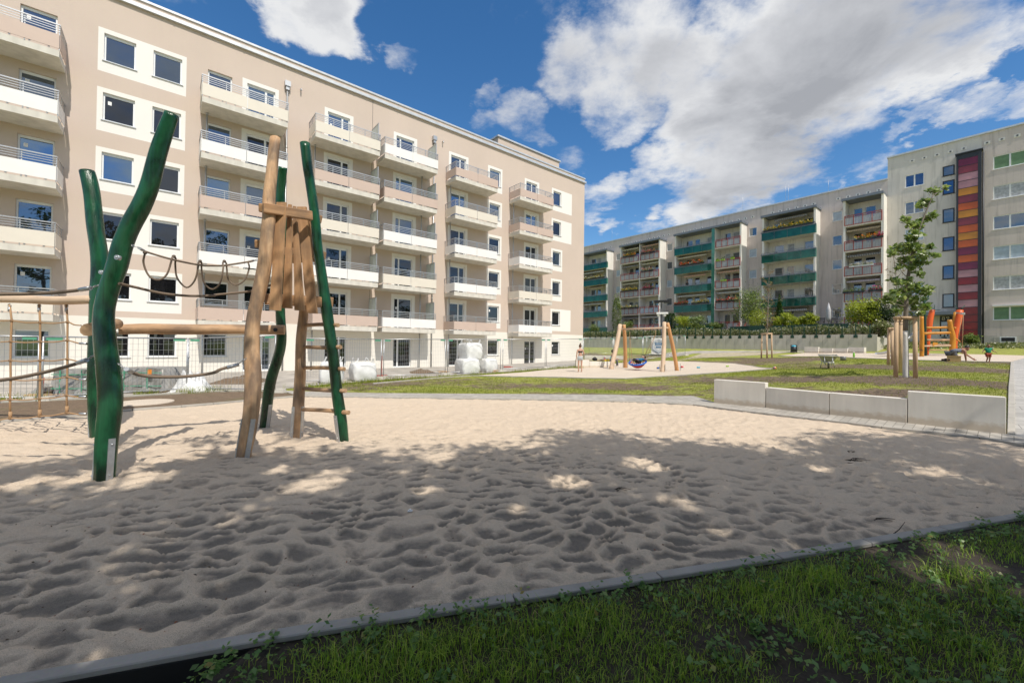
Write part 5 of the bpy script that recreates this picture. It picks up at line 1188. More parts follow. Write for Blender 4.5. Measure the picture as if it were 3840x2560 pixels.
# ------------------------------------------------------------------ people
def skinned(V,E,R,sub=2):
    me=bpy.data.meshes.new('body'); me.from_pydata([V3(v) for v in V],E,[]); o=bpy.data.objects.new('tmp',me); C.objects.link(o)
    bm=bmesh.new(); bm.from_mesh(me); L=bm.verts.layers.skin.verify(); bm.verts.ensure_lookup_table()
    for v,r in zip(bm.verts,R): v[L].radius=(r,r) if np.isscalar(r) else tuple(r)
    bm.verts[0][L].use_root=True; bm.to_mesh(me); bm.free()
    o.modifiers.new('skin','SKIN').use_smooth_shade=True; s=o.modifiers.new('sub','SUBSURF'); s.levels=sub; s.render_levels=sub
    bpy.context.view_layer.update(); res=bpy.data.meshes.new_from_object(o.evaluated_get(bpy.context.evaluated_depsgraph_get())); bpy.data.objects.remove(o)
    return res
def merge(me,mb,mats):
    bm=bmesh.new(); bm.from_mesh(me); t=mb.mesh('t',mats); bm.from_mesh(t); bm.to_mesh(me); bm.free(); return me
def person(label,P,rz,J,scale=1,skin='skin',hair='hair',clothes=(),hairkind='short',child=False):
    """J: joints in the figure's frame (x right, y the way it faces, z up)"""
    J={k:np.array(v,float) for k,v in J.items()}; hr=1.18 if child else 1.0
    names=['pelvis','spine','chest','neck','jaw','shL','elL','wrL','shR','elR','wrR','hipL','knL','anL','toL','hipR','knR','anR','toR']
    rad=dict(pelvis=(.135,.10),spine=(.105,.085),chest=(.13,.10),neck=.052,jaw=.05,shL=.058,elL=.042,wrL=.028,shR=.058,elR=.042,wrR=.028,hipL=.09,knL=.056,anL=.038,toL=.032,hipR=.09,knR=.056,anR=.038,toR=.032)
    ed=[('pelvis','spine'),('spine','chest'),('chest','neck'),('neck','jaw'),('chest','shL'),('shL','elL'),('elL','wrL'),('chest','shR'),('shR','elR'),('elR','wrR'),('pelvis','hipL'),('hipL','knL'),('knL','anL'),('anL','toL'),('pelvis','hipR'),('hipR','knR'),('knR','anR'),('anR','toR')]
    V=[J[n]*scale for n in names]; Rd=[np.array(rad[n])*scale*(1.1 if child else 1) if not np.isscalar(rad[n]) else rad[n]*scale*(1.1 if child else 1) for n in names]; E=[(names.index(a),names.index(b)) for a,b in ed]
    for s in 'LR':
        w=J['wr'+s]; d=w-J['el'+s]; d/=np.linalg.norm(d); sd=np.cross(d,(0,1,0)); sd=sd/(np.linalg.norm(sd)+1e-6); fw=np.cross(sd,d)
        i0=names.index('wr'+s); V.append((w+d*.07)*scale); Rd.append(.030*scale); pi_=len(V)-1; E.append((i0,pi_))
        for q,(off,ln) in enumerate(((-.030,.075),(-.010,.088),(.010,.084),(.030,.065))):
            V.append((w+d*.105+fw*off)*scale); Rd.append(.010*scale); a=len(V)-1; V.append((w+d*(.105+ln*.6)+fw*off*1.15+sd*.008)*scale); Rd.append(.009*scale); E+= [(pi_,a),(a,len(V)-1)]
            V.append((w+d*(.105+ln)+fw*off*1.15+sd*.025)*scale); Rd.append(.008*scale); E.append((len(V)-2,len(V)-1))
        V.append((w+d*.05+fw*.045)*scale); Rd.append(.011*scale); E.append((pi_,len(V)-1)); V.append((w+d*.095+fw*.062)*scale); Rd.append(.009*scale); E.append((len(V)-2,len(V)-1))
    me=skinned(V,E,Rd,1); me.materials.clear(); me.materials.append(M[skin])
    o=thing('person',label,'person',P,rz)
    hd=J['head']*scale; f=J.get('face',np.array([0,1,0])); f=f/np.linalg.norm(f); up=J.get('up',np.array([0,0,1.])); up=up-f*(up@f); up/=np.linalg.norm(up); sx=np.cross(f,up); Rh=np.c_[sx,f,up]; k=scale*hr
    hb=MB(); hb.ball(hd,np.array([.074,.092,.115])*k,14,10,0,Rh); hb.ball(hd+Rh@np.array([0,.085,-.045])*k,np.array([.045,.03,.05])*k,8,6,0,Rh)
    hb.ball(hd+Rh@np.array([0,.098,-.012])*k,np.array([.014,.02,.026])*k,6,5,0,Rh)
    for s in (-1,1): hb.ball(hd+Rh@np.array([s*.076,-.005,-.01])*k,np.array([.012,.02,.032])*k,6,5,0,Rh)
    merge(me,hb,[M[skin]]); b=link('body',me,o)
    ey=MB()
    for s in (-1,1): ey.ball(hd+Rh@np.array([s*.031,.083,.012])*k,np.array([.012,.008,.008])*k,6,5,0,Rh)
    ey.ball(hd+Rh@np.array([0,.100,-.068])*k,np.array([.022,.006,.006])*k,6,5,1,Rh); add('eyes_and_mouth',ey,[M['black'],M['redrail']],o,False)
    hm=MB(); hm.ball(hd+Rh@np.array([0,-.022,.028])*k,np.array([.082,.090,.105])*k,14,9,0,Rh)
    if hairkind=='bun': hm.ball(hd+Rh@np.array([0,-.04,.15])*k,np.array([.045,.045,.05])*k,9,7); hm.ball(hd+Rh@np.array([.0,-.03,.105])*k,np.array([.03,.03,.05])*k,8,6)
    if hairkind=='tail': hm.ball(hd+Rh@np.array([0,-.03,.14])*k,np.array([.04,.04,.045])*k,9,7); hm.tube(smooth_path([hd+Rh@np.array(p)*k for p in ((0,-.06,.15),(-.03,-.12,.10),(-.05,-.11,-.02))],4),[.03*k]*8+[.01*k],7)
    add('hair',hm,M[hair],o,False)
    for nm,mat,vs,es,rs in clothes:
        c=skinned([J[v]*scale if isinstance(v,str) else np.array(v)*scale for v in vs],es,[np.array(r)*scale if not np.isscalar(r) else r*scale for r in rs],1); c.materials.clear(); c.materials.append(M[mat]); link(nm,c,o)
    return o
STAND=dict(pelvis=(0,0,.93),spine=(0,0,1.08),chest=(0,0,1.27),neck=(0,-.01,1.41),jaw=(0,.01,1.50),head=(0,.025,1.565),shL=(-.165,0,1.355),elL=(-.215,-.03,1.10),wrL=(-.225,.03,.86),shR=(.165,0,1.355),elR=(.225,-.02,1.10),wrR=(.15,.20,1.03),hipL=(-.085,0,.88),knL=(-.092,.015,.49),anL=(-.095,-.015,.075),toL=(-.10,.12,.03),hipR=(.085,0,.88),knR=(.092,.015,.49),anR=(.095,-.015,.075),toR=(.10,.12,.03))
Pw=gp(2175,1396); hw=(at(2175,1286,Pw[1])[2]-Pw[2])/1.76
person('woman seen from behind in black crop top and silver striped shorts, standing barefoot on sand',Pw,.15,STAND,hw,clothes=[
 ('crop_top','black_cloth',[(0,0,1.14),(0,0,1.26),(-.10,0,1.33),(.10,0,1.33)],[(0,1),(1,2),(1,3)],[(.16,.14),(.20,.165),.05,.05]),
 ('shorts','shorts',['pelvis',(0,0,1.02),'hipL',(-.10,.01,.68),'hipR',(.10,.01,.68)],[(0,1),(0,2),(2,3),(0,4),(4,5)],[(.155,.12),(.115,.09),.115,.115,.115,.115])],hairkind='bun')
SIT=dict(pelvis=(0,0,.50),spine=(0,.04,.66),chest=(0,.10,.84),neck=(0,.12,.98),jaw=(0,.15,1.06),head=(0,.17,1.13),shL=(-.165,.10,.92),elL=(-.22,.20,.68),wrL=(-.12,.42,.62),shR=(.165,.10,.92),elR=(.22,.20,.68),wrR=(.12,.42,.62),hipL=(-.09,.04,.48),knL=(-.11,.46,.50),anL=(-.11,.44,.08),toL=(-.11,.58,.03),hipR=(.09,.04,.48),knR=(.12,.47,.50),anR=(.13,.52,.08),toR=(.13,.66,.03))
Ps=gp(2294,1374); 
person('woman in a teal top and dark leggings sitting on the pale block beside the swing',Ps+[-.05,.1,-.02],-1.75,SIT,.97,hair='dhair',hairkind='tail',clothes=[
 ('top','teal_cloth',['pelvis','spine','chest',(-.08,.1,.93),(.08,.1,.93)],[(0,1),(1,2),(2,3),(2,4)],[(.165,.13),(.135,.115),(.15,.12),.04,.04]),
 ('leggings','grey_cloth',['pelvis','hipL','knL','anL','hipR','knR','anR'],[(0,1),(1,2),(2,3),(0,4),(4,5),(5,6)],[(.14,.11),.10,.066,.047,.10,.066,.047]),
 ('shoes','white_cloth',['anL','toL'],[(0,1)],[.045,.042]),('shoes','white_cloth',['anR','toR'],[(0,1)],[.045,.042])])
LIE=dict(pelvis=(0,0,.12),spine=(0,.12,.17),chest=(0,.26,.24),neck=(0,.36,.30),jaw=(0,.40,.34),head=(0,.44,.38),shL=(-.13,.28,.27),elL=(-.28,.20,.22),wrL=(-.30,.02,.20),shR=(.13,.28,.27),elR=(.26,.36,.25),wrR=(.40,.30,.28),hipL=(-.07,-.02,.11),knL=(-.09,-.22,.28),anL=(-.09,-.42,.12),toL=(-.09,-.50,.15),hipR=(.07,-.02,.11),knR=(.09,-.24,.24),anR=(.10,-.44,.10),toR=(.10,-.52,.13),face=(0,-.5,.8),up=(0,.8,.5))
person('child with dark hair in blue clothes lying in the nest swing',nc+[.02,0,-.06],-1.35,LIE,.95,hair='dhair',child=True,clothes=[
 ('jacket','blue_cloth',['pelvis','spine','chest','shL','elL','shR','elR'],[(0,1),(1,2),(2,3),(3,4),(2,5),(5,6)],[(.15,.12),(.14,.12),(.15,.12),.075,.06,.075,.06]),
 ('trousers','black_cloth',['pelvis','hipL','knL','anL','hipR','knR','anR'],[(0,1),(1,2),(2,3),(0,4),(4,5),(5,6)],[(.145,.11),.10,.075,.055,.10,.075,.055])])
KN=dict(pelvis=(0,-.36,.40),spine=(0,-.18,.47),chest=(0,.06,.52),neck=(0,.20,.56),jaw=(0,.27,.58),head=(0,.34,.61),shL=(-.18,.10,.50),elL=(-.21,.38,.34),wrL=(-.17,.66,.12),shR=(.18,.08,.48),elR=(.21,.06,.26),wrR=(.20,.10,.06),hipL=(-.09,-.36,.36),knL=(-.12,-.22,.07),anL=(-.12,-.58,.06),toL=(-.12,-.68,.05),hipR=(.09,-.36,.36),knR=(.12,-.14,.07),anR=(.12,-.52,.06),toR=(.12,-.62,.05),face=(.05,.75,-.65),up=(0,.65,.75))
KN['elL']=(-.20,.42,.36); KN['wrL']=(-.16,.74,.13)
Pk=gp(3597,1355)+[0,0,.02]
person('tanned man in grey tank top kneeling on all fours and reaching over the sand',Pk,-1.62,KN,1.25,skin='tanskin',hair='dhair',clothes=[
 ('tank_top','slate_cloth',['pelvis','spine','chest',(-.09,.12,.52),(.09,.12,.52)],[(0,1),(1,2),(2,3),(2,4)],[(.155,.13),(.15,.125),(.155,.12),.05,.05]),
 ('trousers','grey_cloth',['pelvis','hipL','knL','anL','hipR','knR','anR'],[(0,1),(1,2),(2,3),(0,4),(4,5),(5,6)],[(.155,.125),.115,.085,.06,.115,.085,.06]),
 ('shoes','black_cloth',['anL','toL'],[(0,1)],[.055,.05]),('shoes','black_cloth',['anR','toR'],[(0,1)],[.055,.05])])
TOD=dict(STAND); 
TOD.update(pelvis=(0,0,.83),spine=(0,0,1.0),chest=(0,0,1.2),neck=(0,0,1.34),jaw=(0,.01,1.41),head=(0,.03,1.50),shL=(-.17,0,1.27),elL=(-.27,.06,1.08),wrL=(-.36,.12,1.0),shR=(.17,0,1.27),elR=(.30,-.02,1.10),wrR=(.36,.05,1.0),hipL=(-.09,0,.78),knL=(-.08,.06,.42),anL=(-.06,.0,.08),toL=(-.06,.14,.04),hipR=(.09,0,.78),knR=(.09,.12,.44),anR=(.08,-.08,.14),toR=(.08,.04,.06),face=(-.5,.8,-.15))
Pt=gp(3706,1360)
person('toddler in green shirt and rust red shorts walking on the sand edge',Pt,2.7,TOD,(at(3706,1290,Pt[1])[2]-Pt[2])/1.66,skin='tanskin',hair='hair',child=True,clothes=[
 ('shirt','green_cloth',['pelvis','spine','chest','shL',(-.25,.04,1.12),'shR',(.27,-.01,1.13)],[(0,1),(1,2),(2,3),(3,4),(2,5),(5,6)],[(.20,.16),(.185,.15),(.18,.14),.09,.085,.09,.085]),
 ('shorts','rust_cloth',['pelvis','hipL',(-.09,.05,.48),'hipR',(.09,.09,.5)],[(0,1),(1,2),(0,3),(3,4)],[(.18,.14),.13,.12,.13,.12])])
BX1=BW@Vector((-30.3,-1.2,FR(3)))
person('resident with dark top looking over the third floor wide green balcony',BX1,RZ+PI,STAND,.95,hair='dhair',clothes=[('top','black_cloth',['pelvis','spine','chest','shL','elL','shR','elR'],[(0,1),(1,2),(2,3),(3,4),(2,5),(5,6)],[(.15,.12),(.14,.11),(.155,.12),.075,.055,.075,.055])])
# ------------------------------------------------------------------ small things
def bag_shape(px,py,s,label,mat,z=0,name='bag'):
    P=gp(px,py)+[0,0,z]; m=MB(); m.ball(P+[0,0,s[2]/2],np.array(s)/2,12,8); m.ball(P+[s[0]*.1,-s[1]*.3,s[2]*.35],np.array(s)*.3,10,6); m.tube(smooth_path([P+[-s[0]*.2,0,s[2]*.85],P+[0,0,s[2]*1.25],P+[s[0]*.2,0,s[2]*.85]],4),.012,5); return solo(name,m,M[mat],label,'bag',P)
zB=at(2225,1355,gp(2228,1379)[1])[2]-gp(2228,1379)[2]
bag_shape(2230,1377,(.38,.25,.24),'black bag lying on the low block right of the standing woman','black_cloth',zB+.02); bag_shape(2276,1371,(.42,.3,.34),'black and yellow rucksack on the sand by the left swing leg','black_cloth')
P=gp(2252,1377)+[0,0,zB]; m=MB(); m.obox(P+[0,.05,.04],(.55,.25,.06),rotz(.2)); m.obox(P+[.15,0,.09],(.3,.2,.05),rotz(.5)); o=solo('towel',m,M['tan_cloth'],'tan towel bundled on the block beside the black bag','towel',P); o.modifiers.new('bevel','BEVEL').width=.02
def bottle(P,r,h,mat,label,capm='white'):
    o=thing('bottle',label,'bottle',P); m=MB(); m.tube([P,P+[0,0,h*.62],P+[0,0,h*.80],P+[0,0,h*.86]],[r,r,r*.45,r*.4],10); add('body',m,M[mat],o); m=MB(); m.tube([P+[0,0,h*.86],P+[0,0,h]],r*.42,8); add('cap',m,M[capm],o)
bottle(gp(2267,1377)+[0,0,zB],.055,.34,'pink','pink bottle standing on the block beside the towel'); bottle(gp(3202,1341),.06,.42,'bottle','green plastic bottle standing at the edge of the distant play sand')
P=gp(2274,1377)+[0,0,zB]; m=MB(); m.box(P+[-.15,-.1,0],P+[.02,.08,.13]); m.box(P+[.05,-.1,0],P+[.2,.05,.16]); solo('toy_box',m,M['yellow'],'yellow and orange toy boxes on the block beside the pink bottle','toy',P)
def toy(px,py,label,mats,r=.09):
    P=gp(px,py)+[0,0,.03]; m=MB()
    for i,a in enumerate(np.linspace(0,2*PI,len(mats)+1)[:-1]): m.ball(P+[r*.7*math.cos(a),r*.7*math.sin(a),r*.7],(r*.8,r*.7,r*.75),8,6,i)
    m.tube([P+[-r,0,r*.5],P+[r*1.2,.02,r*1.3]],r*.2,6,0); solo('sand_toy',m,[M[x] for x in mats],label,'toy',P)
toy(2468,1384,'black and yellow toy on the sand beside the right swing leg',['black','yellow','blue']); toy(2557,1380,'pink toy on the sand right of the swing',['pink','pink','red']); toy(2619,1382,'turquoise shovel toy lying on the swing sand',['cyan','cyan'],.08); toy(2728,1377,'lime toy near the back edge of the swing sand',['lime','lime'],.07); toy(2265,1378,'small green bottle toy on sand before the low blocks',['cyan','lime'],.09)
P=gp(2905,1386); m=MB(); r=.5*13/FOC*P[1]; mats=['cyan','white','red','yellow']; m.ball(P+[0,0,r],r,16,10)
for k,f in enumerate(m.f): m.m[k]=(k//4)%4 if (k//16)%3 else (k//2)%4
solo('ball',m,[M[x] for x in mats],'colourful blue white ball on the lawn at the tip of the swing sand','ball',P)
# wheelbarrow seen from its front
P=gp(3104,1381); s=P[1]/20.0; WB=thing('wheelbarrow','grey wheelbarrow standing on the lawn, seen from the front','wheelbarrow',P,-.6); WB.scale=(s,s,s)
m=MB(); m.tube([(-.035,-.55,.18),(.035,-.55,.18)],.18,18); add('wheel',m,M['rubber'],WB,False)
m=MB(); rim=[(-.36,-.52,.60),(.36,-.52,.60),(.36,.45,.66),(-.36,.45,.66)]; bt=[(-.17,-.28,.30),(.17,-.28,.30),(.22,.28,.32),(-.22,.28,.32)]
for k in range(4): k2=(k+1)%4; m.quad(rim[k],rim[k2],bt[k2],bt[k]); 
m.quad(*bt); 
for k in range(4): m.tube([rim[k],rim[(k+1)%4]],.018,6)
add('tub',m,M['tub'],WB,False)
m=MB()
for sx in (-1,1): m.tube(smooth_path([(sx*.09,-.58,.18),(sx*.16,-.2,.28),(sx*.25,.4,.42),(sx*.28,.95,.62)],4),.02,7); m.tube([(sx*.22,.18,.36),(sx*.28,.24,.0)],.018,6)
m.tube([(-.14,-.74,.30),(.14,-.74,.30)],.018,6); m.tube([(.12,-.56,.20),(.14,-.74,.30),(.16,-.50,.58)],.016,6); m.tube([(-.12,-.56,.20),(-.14,-.74,.30),(-.16,-.50,.58)],.016,6); add('frame',m,M['galv'],WB,False)
P=gp(3162,1352); m=MB(); r=.5*20/FOC*P[1]; m.tube([P,P+[0,0,r*1.6]],[r*.85,r],16,cap=False); m.tube([P+[0,0,.01],P+[0,0,.02]],r*.84,16); o=solo('bucket',m,M['bucket'],'dark mortar bucket behind the wheelbarrow','bucket',P); o.modifiers.new('solid','SOLIDIFY').thickness=.01
P=gp(3577,1356); r=.5*30/FOC*P[1]*1.2; hh=at(3577,1335,P[1])[2]-P[2]; m=MB(); m.obox(P+[0,0,hh/2],(2*r,.28,hh),rotz(-.79)); m.obox(P+[0,0,hh+.012],(2*r+.05,.33,.025),rotz(-.79)); solo('crate',m,M['pail'],'tan tub standing in front of the kneeling man','tub',P)
# litter bin
P=gp(2977,1322); k=P[1]/FOC; LB=thing('litter_bin','dark metal litter bin with blue bag in front of the retaining wall','bin',P,RZ); w=19*k; h=29*k
m=MB()
for x in (-w/2,w/2): m.box((x-.03,-.03,0),(x+.03,.03,h))
m.box((-w/2,-.04,h-.04),(w/2,.04,h)); add('frame',m,M['dark'],LB,False); m=MB(); m.tube([(0,0,h*.1),(0,0,h*.82)],w*.42,14); add('bin_body',m,M['dark'],LB,False); m=MB(); m.ball((0,0,h*.82),(w*.45,w*.45,.12),12,6); add('bag',m,M['cyan'],LB,False)
# surveillance tower
P=gp(2470,1333); Yc_=P[1]; k=Yc_/FOC; ST_=thing('surveillance_tower','white cabinet with hexagon sign and tall floodlight mast behind the swing','mast trailer',P,-.35)
w=48*k; h=66*k; m=MB(); m.box((-w*.55,-.1,.12),(w*.5,1.3,h)); cb=add('cabinet',m,M['white_p'],ST_,False)
m=MB(); cx=-w*.02; cz=h*.52; y=-.115
def hexa(r,t,zs_):
    pts=[(cx+r*math.cos(a),y,cz+zs_*r*math.sin(a)) for a in np.linspace(PI/2,PI/2+2*PI,7)]
    for a,b in zip(pts[:-1],pts[1:]): m.bar(a,b,.012,t,up=(0,1,0))
hexa(w*.46,.075,1.0); hexa(w*.56,.03,1.02); hexa(w*.30,.02,1.1); add('sign_lines',m,M['signblue'],cb,False)
m=MB(); m.box((cx-.32,y-.004,cz+.12),(cx+.32,y+.008,cz+.38)); m.box((cx-.25,y-.004,cz-.16),(cx+.25,y+.008,cz+.03)); sg=add('sign_label',m,M['signblue'],cb,False)
m=MB()
for zz,hw_ in ((.30,.27),(.20,.24)): m.box((cx-hw_,y-.009,cz+zz-.022),(cx+hw_,y-.005,cz+zz+.022))
m.box((cx-.2,y-.009,cz-.09),(cx+.2,y-.005,cz-.05)); add('sign_text_bars',m,M['blind'],sg,False)
mx=(2466-2470)*k+.35; mz=lambda yy: at(2466,yy,Yc_)[2]-P[2]
m=MB(); m.tube([(mx,.6,h*.5),(mx,.6,mz(1133))],.05,8); m.tube([(mx,.6,h*.5),(mx,.6,mz(1220))],.075,8); add('mast',m,M['dark'],ST_,False)
m=MB(); m.box((mx-.75,.35,mz(1131)),(mx+.75,.85,mz(1124))); m.box((mx-.7,.3,mz(1134)),(mx-.25,.9,mz(1130))); m.box((mx+.2,.3,mz(1134)),(mx+.7,.9,mz(1130))); add('floodlight',m,M['black'],ST_,False)
m=MB(); m.box((mx-.5,.4,mz(1176)),(mx+.65,.8,mz(1169))); m.ball((mx+.3,.6,mz(1180)),.16,10,8); m.ball((mx-.3,.6,mz(1180)),.16,10,8); add('camera_head',m,M['white'],ST_,False)
m=MB()
for sx,sy in ((-1,-.6),(1,-.6),(1,1.6),(-1,1.6)): m.tube([(sx*w*.45,.3+sy*.4,.2),(sx*w*.9,.3+sy*.8,.03)],.04,6)
add('outrigger',m,M['galv'],ST_,False)
# things lying in the sand
P=gp(540,1514); m=MB(); m.tube([P+[0,0,.0],P+[0,0,.055]],.62,28); solo('manhole_cover',m,M['sand2'],'round pale manhole cover in the soil behind the nearest post','manhole cover',P)
def onsand(px,py): P=gp(px,py); P[2]=sandz(P[0],P[1]); return P
P=onsand(1538,1920); m=MB(); m.obox(P+[0,0,.012],(.045,.03,.008)); m.ball(P+[0,0,.022],(.012,.012,.012),8,6); m.tube([P+[.012*math.cos(a),.012*math.sin(a)-.01,.02+.008*math.sin(a)] for a in np.linspace(0,2*PI,11)],.003,5,cap=False); solo('pacifier',m,M['white'],'small white pacifier lying on the sand','pacifier',P)
for px,py,l,n,s in ((3200,1728,'bundle of dark twigs on the sand before the large right block',9,.42),(3190,1690,'small twig above the bundle near the shadow edge',3,.2),(3310,1943,'thin long twig on the sand in the lower right',2,.3),(3360,1988,'thin twig lying across the near kerb',1,.35),(2325,1850,'dark root twig in the middle of the shaded sand',4,.16)):
    P=onsand(px,py); m=MB()
    for i in range(n):
        a=random.uniform(-.5,.9); d=np.array([math.cos(a),math.sin(a),random.uniform(-.02,.18)])*s*random.uniform(.4,1); c=P+[random.uniform(-.1,.1)*s,random.uniform(-.1,.1)*s,.015]; k3=rng.normal(size=3)*.12*s; m.tube([c-d*.4,c+k3*[1,1,.3]+[0,0,.012],c+d*.6+k3[::-1]*[.5,.5,.2]],[.005,.004,.002],5)
    solo('twig',m,M['darksoil'],l,'twig',P,'dead twigs on the sand')
lc=[]
for _ in range(420):
    x=random.uniform(0,3840); y=random.uniform(1700,2450); 
    if y<2537-(x/3840)*615-25: P=onsand(x,y); lc.append(P+[0,0,.012])
lo_=leaves('leaf_litter',np.array(lc),.017,mat_leaf('litter_leaf',[(0,(.04,.025,.015,1)),(.6,(.10,.055,.03,1)),(1,(.28,.08,.03,1))],.1),up=1.2); lo_['kind']='stuff'
# ------------------------------------------------------------------ trees and plants
def atq(x,y,q):
    d=ray(x,y); return d*(q/(-(d@nR)))+[0,0,EYE]
def clump(c,r,n,fl=.8):
    v=rng.normal(size=(n,3)); v/=np.linalg.norm(v,axis=1)[:,None]; return np.array(c)+v*(r*rng.random(n)**.45)[:,None]*[1,1,fl]
def branch(m,a,b,r0,r1,sag=.1):
    a=np.array(a);b=np.array(b); mid=(a+b)/2+[0,0,-sag*np.linalg.norm(b-a)]+rng.normal(size=3)*.04*np.linalg.norm(b-a)
    q=smooth_path([np.r_[a,r0],np.r_[mid,(r0+r1)/2],np.r_[b,r1]],4); m.tube([c[:3] for c in q],[c[3] for c in q],6)
z12=lambda x,y:(3200+x/2.6133,650+y/2.6133)
# young oak between its stakes
TP=gp(3398,1415); TY=TP[1]
OK_=thing('young_oak','young oak with limewashed trunk leaning right between three stakes','tree',TP)
tr=[(3398,1415),(3396,1330),(3395,1240),(3398,1150),(3402,1060),(3420,960),(3440,880),(3470,800),(3500,730)]
tp=[at(x,y,TY) for x,y in tr]; tp[0][2]-=.1
m=MB(); q=smooth_path([np.r_[p,pw(w,TY)] for p,w in zip(tp[:3],(19,17,15))],5); m.tube([c[:3] for c in q],[c[3] for c in q],10,wob=.04); add('trunk',m,M['whitebark'],OK_); 
m=MB(); q=smooth_path([np.r_[p,pw(w,TY)] for p,w in zip(tp[2:],(15,13,12,9,7,5,3))],5); m.tube([c[:3] for c in q],[c[3] for c in q],8,wob=.04)
cl=[(800,180,42),(770,160,36),(905,140,26),(710,285,55),(660,310,38),(510,455,38),(490,440,26),(560,500,40),(610,520,62),(650,470,50),(780,400,42),(740,440,44),(600,600,60),(560,640,50),(480,740,80),(420,720,46),(370,780,36),(560,720,62),(640,740,70),(750,720,36),(700,800,56),(790,810,36),(530,860,72),(600,930,58),(650,870,66),(450,930,40),(660,990,38),(390,1045,44),(440,1060,40),(520,1060,52),(400,1180,58),(480,1170,72),(560,1120,60),(650,1120,66),(720,1160,50),(740,1130,40),(350,1240,48),(440,1290,56),(540,1260,70),(620,1240,60),(690,1310,52),(730,1310,36),(430,1350,40),(600,1340,50),(320,1225,32),(660,1370,30)]
L=[]; tube_pts=[np.array(c[:3]) for c in q]
for x,y,r in cl:
    c=at(*z12(x,y),TY+rng.normal()*.32); rr=r/2.6133/FOC*TY; L.append(clump(c,rr*1.12,int(36*(r/50)**2)+11,.8))
    near=min(tube_pts,key=lambda p:np.linalg.norm(p-(c-[0,0,.25]))); branch(m,near,c,.014,.004,.05)
add('limbs',m,M['bark'],OK_); leaves('crown',np.concatenate(L),.155,M['leaf'],OK_,asp=.6,up=.35)
def stakes(name,label,pts,top_y,wpx,tie=True,bars=True):
    P=[gp(x,y) for x,y in pts]; c=sum(P)/len(P); o=thing(name,label,'tree stakes',c,0,'tree stake frames'); tops=[]
    for (x,y),p in zip(pts,P):
        t=at(x+(2 if x<pts[1][0] else -2),top_y,p[1]); m=MB(); a=p.copy(); a[2]-=.1; m.tube([a,(a+t)/2,t],[pw(wpx*1.03,p[1]),pw(wpx,p[1]),pw(wpx*.95,p[1])],10,capmat=1,seed=int(x)); add('stake',m,[M['stakew'],M['endgrain']],o); tops.append(t)
    if bars:
        for i in range(len(tops)):
            a=tops[i]; b=tops[(i+1)%len(tops)]; d=(b-a)/np.linalg.norm(b-a); m=MB(); m.tube([a-d*.08+[0,0,.0+.02*i],b+d*.08+[0,0,.0+.02*i]],pw(wpx*.75,P[0][1]),8,capmat=1); add('crossbar',m,[M['stakew'],M['endgrain']],o)
    if tie:
        m=MB()
        for t in tops: m.tube(smooth_path([t-[0,0,.08],(t+c+[0,0,t[2]-c[2]])/2-[0,0,.16],np.array([c[0],c[1],t[2]-.12])],4),.014,5)
        add('tie',m,M['rubber'],o)
    return o
stakes('tree_stakes','three round stakes with crossbars around the young oak',[(3359,1414),(3380,1399),(3433,1417)],1196,14)
stakes('tree_stakes','two leaning stakes with low crossbar just left of the young oak',[(3331,1368),(3347,1369),(3372,1362)],1234,9.5)
stakes('tree_stakes','weathered stake trio around the thin brown tree',[(2855,1343),(2877,1343),(2895,1342)],1252,5.5)
def thin_tree(base,pts,Y,label,cls,mat,lsize,nleaf,wb=6,name='young_tree'):
    P=gp(*base); o=thing(name,label,'tree',P); tp=[P-[0,0,.1]]+[at(x,y,Y or P[1]) for x,y in pts]; m=MB(); n=len(tp)
    q=smooth_path([np.r_[p,pw(wb*(1-.85*i/(n-1)),P[1])] for i,p in enumerate(tp)],4); m.tube([c[:3] for c in q],[c[3] for c in q],7); L=[]; cp=[np.array(c[:3]) for c in q]
    for x,y,r in cls:
        c=at(x,y,P[1]+rng.normal()*.3); L.append(clump(c,r/FOC*P[1],nleaf)); near=min(cp,key=lambda p:np.linalg.norm(p-(c-[0,0,.4]))); branch(m,near,c,.02,.006,.02)
    add('trunk',m,M['bark'],o); leaves('crown',np.concatenate(L),lsize,mat,o); return o
cls=[]
for i in range(34):
    u=rng.random()**.8; y=1020+230*u-15; cls.append((2880+rng.normal()*(6+16*math.sin(PI*min(1,u*1.05+.05))),y,9))
thin_tree((2876,1343),[(2877,1270),(2879,1180),(2882,1090),(2884,1015)],None,'thin brownish young tree standing in the weathered stakes',cls,M['brownleaf'],.13,12,6)
thin_tree((3352,1366),[(3353,1300),(3360,1200),(3362,1100),(3358,1010),(3350,965)],None,'almost bare young tree with few pale leaves behind the oak',[(3352,985,16),(3366,1010,18),(3335,1030,14),(3382,1020,14),(3360,1060,18),(3345,1110,14),(3375,1130,12),(3328,1012,10),(3350,960,9)],M['brownleaf'],.10,7,5)
